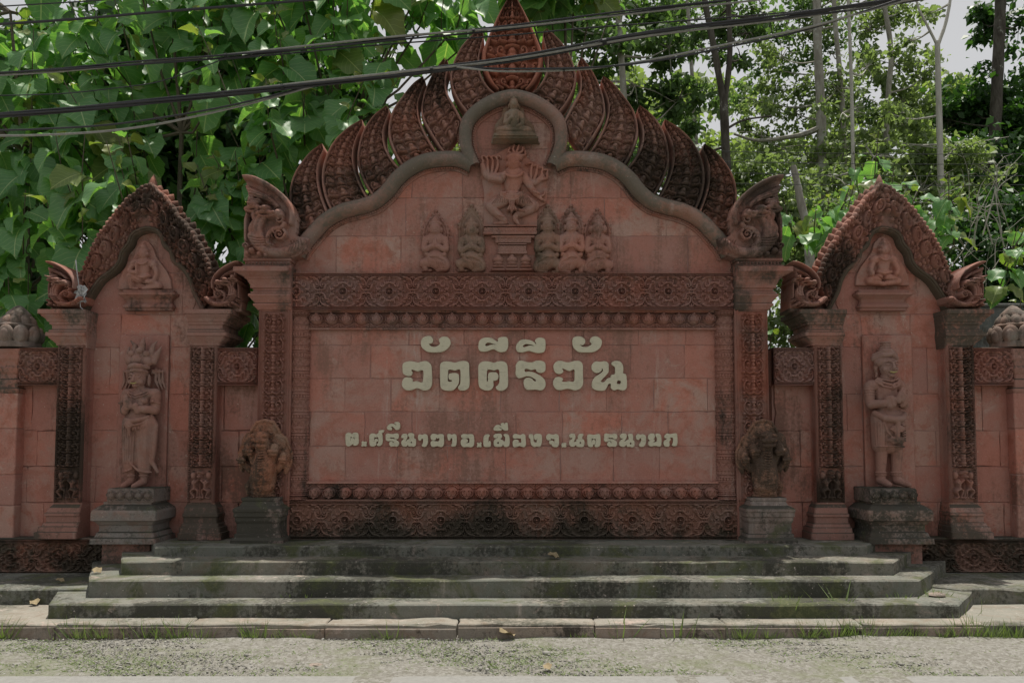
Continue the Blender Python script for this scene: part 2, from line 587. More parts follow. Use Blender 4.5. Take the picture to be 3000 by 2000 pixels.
def bark(name, c1, c2, lichen=0.0):
    t = NT(name)
    P = t.pos((1, 1, .3))
    n = t.noise(9, 8, .7, P, .5)
    c = t.mix(t.ramp(n, .35, .65), c1, c2)
    if lichen:
        c = t.mix(t.ramp(t.noise(2.2, 7, .7), .75 - lichen * .4, .85 - lichen * .4), c, (.42, .42, .38))
    return t.fin(c, .9, t.bump(n, .8, .04), .1)

M = {}
M['wall'] = stone('pink_cement', base=(.53, .22, .165), base2=(.48, .315, .265), pale=.85, black=.48, blackcol=(.27, .15, .118), grain=.30, bump=1.0)
M['wall_w'] = stone('pink_cement_wing', base=(.50, .205, .155), base2=(.44, .27, .225), pale=.85, black=.46, blackcol=(.19, .105, .082), grain=.26, bump=1.0, seed=3)
M['joint'] = stone('joint_cement', base=(.40, .20, .16), base2=(.38, .24, .21), pale=.6, black=.25, seed=1)
M['carve'] = stone('carved_red', base=(.40, .17, .125), pale=.30, black=.42, bump=.25, seed=5)
M['carve_top'] = stone('carved_frieze', base=(.40, .18, .14), pale=.35, black=.36, blackcol=(.10, .065, .05), bump=.2, seed=6)
M['carve_low'] = stone('carved_frieze_mossy', base=(.36, .18, .13), pale=.2, black=.42, blackcol=(.065, .06, .046), moss=.34, bump=.25, seed=8, streak=.25, low=(.70, 1.02, .10))
M['carve_dark'] = stone('carved_dark', base=(.39, .175, .13), pale=.25, black=.54, blackcol=(.055, .046, .036), bump=.25, seed=9, streak=.3, up=.08)
M['gable'] = stone('gable_carving', base=(.37, .165, .12), pale=.2, black=.58, blackcol=(.055, .045, .036), grain=.3, bump=.25, seed=10, streak=.3)
M['flame'] = stone('flame_carving', base=(.42, .19, .14), pale=.2, black=.50, blackcol=(.055, .045, .036), bump=.25, seed=12, streak=.2, up=.05)
M['flame_c'] = stone('flame_carving_red', base=(.46, .155, .10), pale=.15, black=.30, bump=.25, seed=13, streak=.2)
M['band'] = stone('arch_band', base=(.34, .19, .145), pale=.45, black=.70, blackcol=(.155, .138, .112), grain=.3, bump=.45, seed=15, streak=.2, up=.15)
M['lip'] = stone('arch_lip', base=(.34, .155, .115), pale=.3, black=.66, blackcol=(.085, .072, .052), bump=.45, seed=17, streak=.2, up=.1)
M['cap'] = stone('capital_cement', base=(.42, .18, .135), pale=.4, black=.52, blackcol=(.07, .062, .05), moss=.2, bump=.45, seed=19, up=.28, streak=.3)
M['cap_w'] = stone('wing_capital_cement', base=(.40, .185, .14), pale=.45, black=.57, blackcol=(.075, .07, .056), moss=.3, grain=.3, bump=.5, seed=21, up=.3, streak=.3)
M['ped'] = stone('pedestal_cement', base=(.29, .195, .16), pale=.6, black=.70, blackcol=(.055, .055, .044), moss=.46, grain=.4, bump=.7, seed=23, up=.15, streak=.2)
M['naga'] = stone('naga_carving', base=(.40, .19, .145), pale=.3, black=.52, blackcol=(.07, .055, .045), bump=.3, seed=25, streak=.25)
M['naga_s'] = stone('naga_statue', base=(.36, .165, .105), pale=.25, black=.70, blackcol=(.07, .052, .04), grain=.35, bump=.8, seed=27, scales=True, streak=.25)
M['fig'] = stone('figure_cement', base=(.44, .20, .15), pale=.25, black=.38, blackcol=(.14, .085, .065), bump=.2, seed=29)
M['fig_d'] = stone('figure_lichen', base=(.36, .18, .125), pale=.2, black=.45, blackcol=(.085, .07, .05), bump=.25, seed=31, streak=.25)
M['stat'] = stone('statue_cement', base=(.38, .185, .14), pale=.22, black=.50, blackcol=(.07, .06, .05), bump=.2, seed=33, streak=.25)
M['buddha'] = stone('image_lichen', base=(.33, .20, .14), pale=.2, black=.55, blackcol=(.115, .10, .07), bump=.3, seed=35, streak=.2)
M['lotus'] = stone('lotus_cement', base=(.30, .20, .16), pale=.5, black=.60, blackcol=(.09, .08, .065), moss=.25, bump=.5, seed=37, up=-.1)
M['step'] = stone('step_concrete', base=(.24, .22, .185), base2=(.17, .17, .14), pale=.9, grain=.40, up=-.16, black=.60, blackcol=(.055, .055, .045), moss=.58, mosscol=(.078, .092, .045), bump=.7, seed=39, streak=.35)
M['pave'] = stone('pavement_concrete', base=(.32, .29, .245), base2=(.25, .24, .20), pale=.9, grain=.35, rv=.2, black=.40, blackcol=(.09, .09, .07), moss=.36, mosscol=(.11, .12, .07), bump=.7, seed=41, streak=.2)
M['kerb'] = stone('kerb_cement', base=(.33, .265, .22), base2=(.27, .235, .20), pale=.8, grain=.35, rv=.25, black=.44, moss=.30, mosscol=(.10, .11, .06), bump=.6, seed=43, streak=.3)
M['bwall'] = stone('boundary_cement', base=(.16, .15, .14), base2=(.13, .13, .12), pale=.3, black=.55, moss=.3, bump=.6, seed=45)
M['gold'] = plain('gold_paint', (.42, .36, .13), .5, .2, 30)

def letter_mat():
    t = NT('cream_paint')
    P = t.pos((3, 3, 30))
    n = t.noise(3.0, 6, .6, P, .6)
    cr = t.ramp(n, .60, .66)
    c = t.mix(t.math('MULTIPLY', cr, .5), (.58, .54, .41), (.32, .29, .20))
    c = t.mix(t.math('MULTIPLY', t.ramp(t.noise(14, 6, .7), .50, .7), .6), c, (.42, .39, .30))
    return t.fin(c, .6, t.bump(n, .35, .006), .3)
M['letter'] = letter_mat()
M['letter_side'] = plain('wood_edge', (.22, .20, .14), .8, .4, 20)
M['cable'] = plain('cable_sheath', (.02, .02, .023), .38, .2, 30, .5)
M['cable_l'] = plain('cable_grey', (.30, .29, .27), .45, .3, 30, .5)
M['bark_d'] = bark('dark_bark', (.055, .047, .040), (.11, .10, .085), .42)
M['bark_g'] = bark('grey_bark', (.24, .22, .19), (.36, .34, .30), .55)
M['bark_p'] = bark('pale_bark', (.40, .38, .34), (.52, .50, .46), .2)
M['twig'] = plain('twig', (.14, .115, .085), .8, .4, 12)
M['twig_p'] = plain('pale_twig', (.36, .34, .29), .8, .3, 12)
M['teak'] = leafmat('teak_leaf', (.135, .29, .118), (.20, .37, .155), vein=(.40, .50, .26), trans=.42, gloss=.42)
M['teak_y'] = leafmat('young_leaf', (.16, .24, .07), (.24, .25, .09), vein=(.36, .40, .17), trans=.38)
M['leaf_g'] = leafmat('forest_leaf', (.10, .17, .07), (.15, .22, .10), trans=.5, tcol=(1.35, 1.55, .65), veins=False, gloss=.5)
M['leaf_l'] = leafmat('light_leaf', (.18, .24, .11), (.24, .30, .15), trans=.5, tcol=(1.35, 1.5, .7), veins=False, gloss=.5)
M['leaf_d'] = leafmat('dark_leaf', (.04, .095, .03), (.065, .14, .045), trans=.32, veins=False, gloss=.45)
M['leaf_far'] = leafmat('far_leaf', (.25, .31, .17), (.31, .37, .21), trans=.4, veins=False, gloss=.7)  # distance haze put into the leaf colour as a paler green
M['grass'] = leafmat('grass_blade', (.17, .24, .085), (.24, .29, .13), trans=.3, veins=False, gloss=.5)
M['dry'] = plain('dry_leaf', (.34, .27, .16), .8, .4, 18)
M['rag'] = plain('rag_plastic', (.55, .55, .56), .6, .25, 20)
# ------------------------------------------------------------------ levels of the site, stepped down from the wall foot to the ground
ZF = FZ(1579, -.08)                                   # platform in front of the wall
yA = G(1500, 1601, ZF).y;  z2 = F(1500, 1630, yA).z
yB = G(1500, 1645, z2).y;  z3 = F(1500, 1684, yB).z
yC = G(1500, 1700, z3).y;  z4 = F(1500, 1750, yC).z
yD = G(1500, 1769, z4).y;  z5 = F(1500, 1809, yD).z
yE = G(1500, 1827, z5).y;  ZG = F(1500, 1868, yE).z
ZL = F(150, 1724, G(150, 1768, z5).y).z               # side ledges
yL = G(150, 1768, z5).y

# ground
def ground_mat():
    t = NT('gravel_and_grass')
    P = t.pos()
    big = t.noise(.9, 6, .65, P, .4)
    mid = t.noise(7, 8, .75, P)
    fine = t.noise(55, 5, .75, P)
    vo = t.new('ShaderNodeTexVoronoi', {'Vector': P, 'Scale': 38.0}).outputs['Color']
    g = t.new('ShaderNodeSeparateXYZ', {0: vo}).outputs[0]
    c = t.mix(g, (.19, .18, .155), (.30, .29, .265))
    c = t.mix(t.ramp(fine, .5, .72), c, (.11, .10, .075))
    gr = t.math('ADD', t.math('MULTIPLY', big, .6), t.math('MULTIPLY', mid, .5))
    c = t.mix(t.math('MULTIPLY', t.ramp(gr, .54, .70), .5), c, t.mix(fine, (.10, .125, .05), (.19, .21, .10)))
    yy = t.new('ShaderNodeSeparateXYZ', {0: P}).outputs[1]
    c = t.mix(t.ramp(yy, 1.5, 3.0), c, (.05, .06, .028))   # leaf mould of the wood behind the wall
    c = t.mix(t.ramp(yy, -9.2, -10.2), c, (.06, .085, .03))   # unseen verge across the road, made dark grass to cut bounce light
    return t.fin(c, .95, t.bump(t.math('ADD', fine, t.math('MULTIPLY', g, .5)), .6, .02), .1)
M['ground'] = ground_mat()
def road_mat():
    t = NT('concrete_road')
    n = t.noise(18, 8, .75)
    c = t.mix(t.ramp(n, .35, .7), (.28, .275, .26), (.23, .225, .21))
    return t.fin(c, .9, t.bump(t.noise(70, 4), .5, .01), .15)
M['road'] = road_mat()
def ground_sheet():
    n = 90
    yr = G(1500, 1984, ZG).y
    xs = np.r_[-400, -60, np.linspace(-9, 9, n), 60, 400]
    ys = np.r_[-500, -60, -20, yr - 6.5, np.linspace(yr - .02, yE + .06, 26), .8, 4, 12, 40, 120, 500]
    X, Y = np.meshgrid(xs, ys)
    Z = np.full(X.shape, ZG)
    near = (np.abs(X) < 9.1) & (Y < yE + .1) & (Y > yr - .1)
    Z += near * RNG.normal(0, .007, X.shape) + near * .012 * np.sin(X * 2.1 + Y * 3)
    Z += np.where(near, np.clip((X + 1) / 7, 0, 1) * .02, 0)
    Z += np.where(Y > 30, (Y - 30) * .12, 0)
    nx = len(xs)
    jj, ii = np.meshgrid(np.arange(len(ys) - 1), np.arange(nx - 1), indexing='ij')
    A = (jj * nx + ii).ravel()
    o = put('ground', mesh('ground', np.stack([X, Y, Z], -1).reshape(-1, 3), np.stack([A, A + 1, A + nx + 1, A + nx], 1), True), M['ground'])
    tag(o, kind='structure')
    r = MB().box(-400, 400, yr - 6.6, yr, ZG - .4, ZG + .012).build('road', M['road'])
    tag(r, kind='structure')
    return yr
YR = ground_sheet()

def slab(poly, z0, z1, b=.012, wob=.006, seg=.25):
    """a step: footprint polygon (front edge first, counter-clockwise from above), worn front edge"""
    pts = []
    n = len(poly)
    for i in range(n):
        a, c = np.array(poly[i]), np.array(poly[(i + 1) % n])
        k = max(1, int(np.hypot(*(c - a)) / seg))
        for j in range(k): pts.append(a + (c - a) * j / k)
    pts = np.array(pts)
    m = len(pts)
    cen = pts.mean(0)
    w = RNG.normal(0, wob, (m, 2))
    d = np.sign(cen - pts) * b
    zt = z1 + RNG.normal(0, wob * .6, m)
    v = [(*(pts[i] + w[i]), z0) for i in range(m)] + [(*(pts[i] + w[i]), zt[i] - b) for i in range(m)] + [(*(pts[i] + w[i] + d[i]), zt[i]) for i in range(m)]
    f = []
    for i in range(m):
        j = (i + 1) % m
        f += [(i, j, m + j, m + i), (m + i, m + j, 2 * m + j, 2 * m + i)]
    f.append(tuple(2 * m + i for i in range(m)))
    return MB().add(v, f)
def quad(fl, fr, br, bl, z, yb):
    """front-left, front-right from the picture; the ends run back to depth yb along the seen direction"""
    a, b, c, d = (np.array(G(*p, z).xy) for p in (fl, fr, br, bl))
    def ext(p, q):
        t = (yb - p[1]) / (q[1] - p[1])
        return p + (q - p) * t
    return [a, b, ext(b, c), ext(a, d)]
st = thing('stone_staircase', 'mossy concrete steps climbing to the foot of the carved wall', 'steps', (0, -.9, ZG))
S1 = quad((459, 1600), (2527, 1598), (2564, 1587), (446, 1588), ZF, .35)
S2 = quad((354, 1644), (2617, 1645), (2663, 1617), (357, 1615), z2, -.12)
S3 = quad((257, 1699), (2693, 1699), (2744, 1661), (269, 1655), z3, -.10)
S4 = quad((140, 1769), (2810, 1770), (2837, 1744), (159, 1743), z4, yL + .25)
slab(S4, z5 - .02, z4).build('step', M['step'], st)
slab(S3, z4 - .01, z3, .014).build('step', M['step'], st)
slab(S2, z3 - .01, z2).build('step', M['step'], st)
slab(S1, z2 - .01, ZF).build('step', M['step'], st)
# side ledges along the wing walls
led = thing('concrete_ledge', 'mossy concrete ledge along the wall foot left of the steps', 'ledge', (-5.2, -.6, z5))
x = G(262, 1724, ZL).x
slab([(-7.5, yL), (x + .25, yL), (x + .25, .3), (-7.5, .3)], z5 - .01, ZL).build('ledge_slab', M['step'], led)
led = thing('concrete_ledge', 'broken-cornered concrete ledge along the wall foot right of the steps', 'ledge', (5.2, -.6, z5))
x = G(2722, 1722, ZL).x
slab([(x + .32, yL), (7.5, yL), (7.5, .3), (x - .25, .3), (x - .02, yL + .28)], z5 - .01, ZL, .014, .012, .12).build('ledge_slab', M['step'], led)
# pavement with saw-cut slabs
pv = tag(put('pavement', mesh('pavement_bed', [], [])), kind='structure')
COLx = np.array([-8.2, -6.6, -5.35, -4.15, -2.95, -1.7, -.5, .75, 1.95, 3.2, 4.3, 5.25, 6.6, 8.2])
for i in range(len(COLx) - 1):
    a, b = COLx[i] + .0015, COLx[i + 1] - .0015
    k = .05 * sin(i * 1.7)
    slab([(a, yE), (b, yE), (b + k, .2), (a + k * .6, .2)], ZG - .1, z5 + .003 * sin(i * 2.3), .010, .007, .14).build('paving_slab', M['pave'], pv)
for i in range(len(COLx) - 1):
    a, b = COLx[i] + .005, COLx[i + 1] - .005
    n = 1 + (i % 3 == 1)
    for j in range(n):
        if i in (10,): continue
        p, q = a + (b - a) * j / n + .003, a + (b - a) * (j + 1) / n - .003
        MB().box(p, q, yE - .022, yE - .012, ZG - .06, z5 - .022 - random.random() * .022, .004, .006).build('kerb_tile', M['kerb'], pv)
# ------------------------------------------------------------------ shared ornament meshes (unit: one survey pixel, 4 mm)
U = 1 / PXM(0.0)
def flatmap(w, h, d=1.0):
    return lambda x, y, H: ((x - w / 2) * U, -H * U * d, (h / 2 - y) * U)
def beadrow(R, x0, x1, y, r, sp):
    for x in np.arange(x0 + sp / 2, x1, sp): R.disc(x, y, r, r * 1.1)

def diamond_tile():
    """square panel: round boss in a lozenge of curls, scrolls in the corners"""
    w, h = 136.0, 106.0
    R = Relief(0, 0, w, h, 1.0)
    cx, cy = w / 2, h / 2
    q = Relief(0, 0, w, h, 1.0)
    for dx, dy, rr, a in ((9, 27, 6.2, .6), (20, 19, 6.2, .5), (31, 9.5, 5.6, .3)):
        q.spiral(cx + dx, cy - dy, rr, a0=a + pi * .9, turns=1.0, sg=-1, r=2.3, h=1.3, tail=[(cx + dx + 7, cy - dy - 5.5), (cx + dx + 3.5, cy - dy + 5)])
        q.disc(cx + dx + 6.5, cy - dy - 5.0, 2.2, 2.6)
    q.spiral(cx + 44, cy - 28, 5.5, a0=pi * .5, turns=1.1, sg=1, r=2.7, h=1.3, tail=[(cx + 66, cy - 4), (cx + 57, cy - 6), (cx + 50.5, cy - 14), (cx + 49, cy - 22)])
    q.spiral(cx + 58, cy - 19, 7.5, a0=0, turns=1.35, sg=1, r=2.5, h=1.3, tail=[(cx + 40, cy - 42), (cx + 55, cy - 39), (cx + 64, cy - 30)])
    q.spiral(cx + 52, cy - 35, 4, a0=0, turns=1.1, sg=-1, r=2.1, h=1.3, tail=[(cx + 64, cy - 42)])
    q.spiral(cx + 30, cy - 39, 4.2, a0=pi * .2, turns=1.1, sg=1, r=2.2, h=1.3, tail=[(cx + 12, cy - 43), (cx + 22, cy - 42)])
    q.path([(cx + 22, cy - 42), (cx + 42, cy - 36)], 2.0, 1.4, h=1.3)
    for k in (0, 1, 2): q.disc(cx, cy - 17 - 8.5 * k, 4.2 - .6 * k, 3.5); q.disc(cx + 17 + 10 * k, cy, 3.8 - .6 * k, 3.2)
    q.disc(cx, cy - 40, 2.6, 3, ry=4.5); q.disc(cx + 45, cy, 4.5, 3, ry=2.4)
    q.mirror_x().mirror_y()
    R.H = np.maximum(R.H, q.H)
    R.ring(cx, cy, 11.5, 1.9, 2.2); R.ring(cx, cy, 6.8, 1.3, 2.2); R.disc(cx, cy, 3.2, 5)
    for X in (0, w):
        R.ring(X, cy, 6.0, 1.7, 2); R.disc(X, cy, 2.6, 4)
        R.disc(X, cy - 10, 3, 3); R.disc(X, cy + 10, 3, 3); R.disc(X, cy - 40, 3, 3, ry=7); R.disc(X, cy + 40, 3, 3, ry=7)
    for yy in (4.8, h - 4.8):
        R.path([(0, yy - 4.2), (w, yy - 4.2)], 1.3, h=2.5, smooth=False); R.path([(0, yy + 4.2), (w, yy + 4.2)], 1.3, h=2.5, smooth=False)
        beadrow(R, 0, w, yy, 2.4, 4.53)
    R.blur(1)
    return R.mesh('carved_panel', flatmap(w, h, 4.0), back=.08)
ME_DIA = diamond_tile()

def bud_mesh():
    """lotus bud with two oval petals and a garland"""
    w, h = 44.0, 47.0
    R = Relief(0, 0, w, h, 1.0)
    R.disc(22, 19, 19.5, 12, ry=17, pw=.45)
    R.disc(22, 4, 5, 13)
    for s in (-1, 1):
        R.ring(22 + s * 7, 19, 0.1, .1)
        a = np.linspace(0, 2 * pi, 18)
        R.path(np.stack([22 + s * 6.6 + 4.6 * np.cos(a), 19 + 8.5 * np.sin(a)], 1), 1.3, h=1, b=12.2, smooth=False)
        R.path([(22 + s * 4, 7), (22 + s * 13, 9), (22 + s * 18.5, 18), (22 + s * 15, 26)], 1.5, h=1, b=10.5)
        R.path([(22 + s * 17, 32), (22 + s * 10, 40), (22, 43)], 2.2, h=1.3)
        R.disc(22 + s * 20, 33, 3, 4); R.disc(22 + s * 18, 42, 3.5, 2.5)
    R.disc(22, 31, 6, 9, ry=4)
    R.disc(22, 43, 3.5, 5)
    R.blur(1)
    return R.mesh('lotus_bud', flatmap(w, h), back=.04)
ME_BUD = bud_mesh()

def scroll_unit(R, y0, w, hh, sgn=1):
    """one storey of the pilaster vine: vase in the middle, a big scroll each side"""
    c = w / 2
    q = lambda x, y: (c + sgn * 0 + x, y0 + y * hh / 60)
    R.disc(*q(0, 8), 8, 4.5, ry=4); R.disc(*q(0, 15), 4.5, 5, ry=6); R.disc(*q(0, 24), 6.5, 5, ry=5); R.disc(*q(0, 34), 4, 5, ry=7)
    R.disc(*q(0, 45), 7.5, 5.5, ry=5.5); R.disc(*q(0, 54), 4, 5, ry=5)
    for s in (-1, 1):
        k = lambda x, y: q(s * x, y)
        R.path([k(3, 57), k(14, 58), k(24, 48), k(27, 34), k(22, 22), k(13, 21), k(9, 29), k(13, 36)], 2.3, 2.0, h=1.6)
        x, y = k(15, 30); R.disc(x, y, 4.0, 4.5)
        R.path([k(22, 24), k(19, 14), k(12, 10)], 2.2, 1.4, h=1.6)
        R.path([k(15, 8), k(22, 4), k(28, 10)], 2.2, 1.4, h=1.6)
        x, y = k(27, 56); R.disc(x, y, 3.6, 4.5, ry=5)
        x, y = k(20, 43); R.disc(x, y, 3.4, 4)
        x, y = k(28, 20); R.disc(x, y, 2.6, 3.6, ry=5)
def imps(R, y0, w):
    """two crouching figures with a club between them under a crowned head"""
    c = w / 2
    R.path([(4, y0), (w - 4, y0)], 1.6, h=2, smooth=False)
    R.disc(c, y0 + 16, 12, 5, ry=6); R.disc(c, y0 + 12, 9, 7, ry=5); R.disc(c, y0 + 25, 6, 8, ry=7)
    for s in (-1, 1):
        k = lambda x, y: (c + s * x, y0 + y)
        R.disc(*k(22, 22), 9, 3, ry=13)
        R.path([k(4, 34), k(15, 46), k(22, 42), k(16, 34)], 3.4, 2.6, h=1.3, b=1)
        R.path([k(16, 40), k(15, 58)], 6, 5, h=.9)
        R.path([k(15, 60), k(25, 68), k(17, 82)], 5.5, 3.2, h=1.1)
        R.path([k(15, 60), k(6, 66), k(8, 82)], 4.6, 3, h=1.1)
        R.path([k(17, 85), k(26, 87)], 3, h=1.3); R.path([k(4, 85), k(10, 86)], 3, h=1.3)
    R.path([(c, y0 + 34), (c, y0 + 90)], 1.8, 3, h=1.6, smooth=False)
def strip_mesh(name, w, h, units, beads, tail):
    R = Relief(0, 0, w, h, 1.15)
    end = h - (104 if tail else 4)
    hh = (end - 4) / units
    for i in range(units):
        scroll_unit(R, 4 + i * hh, w, hh)
    if tail: imps(R, h - 100, w)
    for X in (2.2, w - 2.2):
        R.path([(X, 0), (X, h)], 1.6, h=2.2, smooth=False)
    if beads:
        for X in (5.5, w - 5.5):
            for y in np.arange(3, h, 5.4): R.disc(X, y, 2.5, 3.4)
    R.blur(1)
    return R.mesh(name, flatmap(w, h, 4.0), back=.10)
ME_STRIP = strip_mesh('carved_strip', 78, 456, 9, True, True)
ME_STRIP_C = strip_mesh('carved_strip', 88, 545, 9, False, False)

def colonnette_mesh():
    """turned half column with bead rings, trellis bands and leaf bands"""
    r, L = 26.0, 550.0
    R = Relief(-1.9, 0, 1.9, L, .04)
    R.ys = np.linspace(0, L, 440); R.ny = 440; R.sy = R.ys[1]; R.H = np.zeros((R.ny, R.nx))
    A, Y = np.meshgrid(R.xs, R.ys)
    p = np.mod(Y, 60.0)
    rib = lambda c, w, k: k * np.clip(1 - ((p - c) / w) ** 2, 0, 1) ** .5
    H = np.zeros(A.shape)
    for c, w, k in ((2, 2, 2.0), (6, 2, 3.0), (18, 2, 3.0), (22, 1.8, 2.0), (42, 1.8, 2.2), (46, 1.8, 3.0), (57, 2, 2.5)):
        H = np.maximum(H, rib(c, w, k))
    bead = np.clip(1 - ((p - 12) / 4.5) ** 2 - (np.mod(A * r, 8.0) / 4 - 1) ** 2, 0, 1) ** .5 * 3.5
    u = np.mod(A * r + 0 * p, 16.0) / 16
    v = (p - 24) / 16
    tri = np.minimum(np.abs(np.mod(u - v * .5, 1) - .5), np.abs(np.mod(u + v * .5, 1) - .5))
    x = np.where((v > 0) & (v < 1), np.clip(1 - tri / .09, 0, 1) ** .5 * 2.4, 0)
    lf = np.where((p > 47.5) & (p < 55.5), np.abs(np.sin(A * r * pi / 11)) * 1.8, 0)
    R.H = np.maximum.reduce([H, bead, x, lf])
    endk = np.clip(1 - np.minimum(Y, L - Y) / 18, 0, 1)
    R.H += np.where(np.minimum(Y, L - Y) < 18, 3 + 2 * np.sin(np.minimum(Y, L - Y) * 1.1), 0)
    return R.mesh('colonnette', lambda a, y, H: ((r + 1.5 * H) * np.sin(a) * U, -(r + 1.5 * H) * np.cos(a) * U, (L / 2 - y) * U))
ME_COLO = colonnette_mesh()

def flame_mesh(name, left, right, Y0, Y1, cols=1, rows=None, rise=3.0):
    """a flame leaf between two traced edges (picture points, foot to tip); scale carving inside a raised rim"""
    n = 110
    le, ri = resample(smoothpath(left, 80), n), resample(smoothpath(right, 80), n)
    wid = np.hypot(*(ri - le).T)
    Lm = np.hypot(*np.diff((le + ri) / 2, axis=0).T).sum()
    Wm = wid.max()
    R = Relief(-Wm / 2, 0, Wm / 2, Lm, 1.3)
    rows = rows or max(5, int(Lm / 26))
    yy = 8.0
    i = 0
    while yy < Lm - 6:
        sc = max(.35, 1 - .55 * (yy / Lm))
        st_ = Lm / rows * sc * 1.25
        k = st_ / 26
        R.disc(0, yy, .115 * Wm, 7, ry=6 * k); R.disc(0, yy + 8 * k, .075 * Wm, 7.5, ry=8 * k); R.path([(-.12 * Wm, yy + 15 * k), (0, yy + 17.5 * k), (.12 * Wm, yy + 15 * k)], 2.4 * max(k, .6), h=2.2)
        for s in (-1, 1):
            for c in range(cols):
                x = s * Wm * (.27 + .14 * (cols - 1) * (c - .5) * 1.3) if cols > 1 else s * Wm * .275
                rr = Wm * (.105 if cols == 1 else .075)
                R.disc(x, yy + 8 * k, rr * 1.05, 4.5, ry=8.6 * k)
                R.spiral(x + s * rr * .1, yy + 9 * k, rr * .95, a0=-pi / 2, turns=1.1, sg=s, r=2.3 * max(k, .6), h=1.7, b=3.2, tail=[(x - s * rr * 1.0, yy - 3 * k)])
                R.disc(x + s * rr * 1.05, yy + 1 * k, rr * .42, 6)
        yy += st_
    m = np.abs(np.linspace(-1, 1, R.nx))[None, :]
    R.H = np.where(m > .82, 0, R.H)
    R.H = np.maximum(R.H, np.clip((m - .80) / .06, 0, 1) * 9 * (1 - .5 * np.clip((m - .94) / .06, 0, 1)) + 0 * R.H)
    R.blur(1)
    tt = np.linspace(0, 1, n)
    def mp(x, y, H):
        t = y / Lm
        u = x / Wm + .5
        px = (np.interp(t, tt, le[:, 0]) * (1 - u) + np.interp(t, tt, ri[:, 0]) * u)
        py = (np.interp(t, tt, le[:, 1]) * (1 - u) + np.interp(t, tt, ri[:, 1]) * u)
        a = (px - CXP) / FPX; b = (CYP - py) / FPX
        dy = cos(PITCH) - b * sin(PITCH); dz = sin(PITCH) + b * cos(PITCH)
        k = (Y0 - CAM.y) / dy
        bow = 10 * np.sqrt(np.clip(1 - (2 * u - 1) ** 2, 0, 1))
        return a * k, Y0 - (H * rise + bow) * U, CAM.z + dz * k
    return R.mesh(name, mp, back=Y1)

def pxmap(Y0, sc, ox, oy, hs=None, flip=None):
    """relief drawn in enlarged picture units: origin ox,oy, sc picture pixels per unit, standing on the plane Y0"""
    hs = sc * U if hs is None else hs
    def mp(x, y, H):
        px, py = ox + x * sc, oy + y * sc
        if flip is not None: px = flip - px
        a = (px - CXP) / FPX; b = (CYP - py) / FPX
        dy = cos(PITCH) - b * sin(PITCH); dz = sin(PITCH) + b * cos(PITCH)
        k = (Y0 - CAM.y) / dy
        return a * k, Y0 - H * hs, CAM.z + dz * k
    return mp

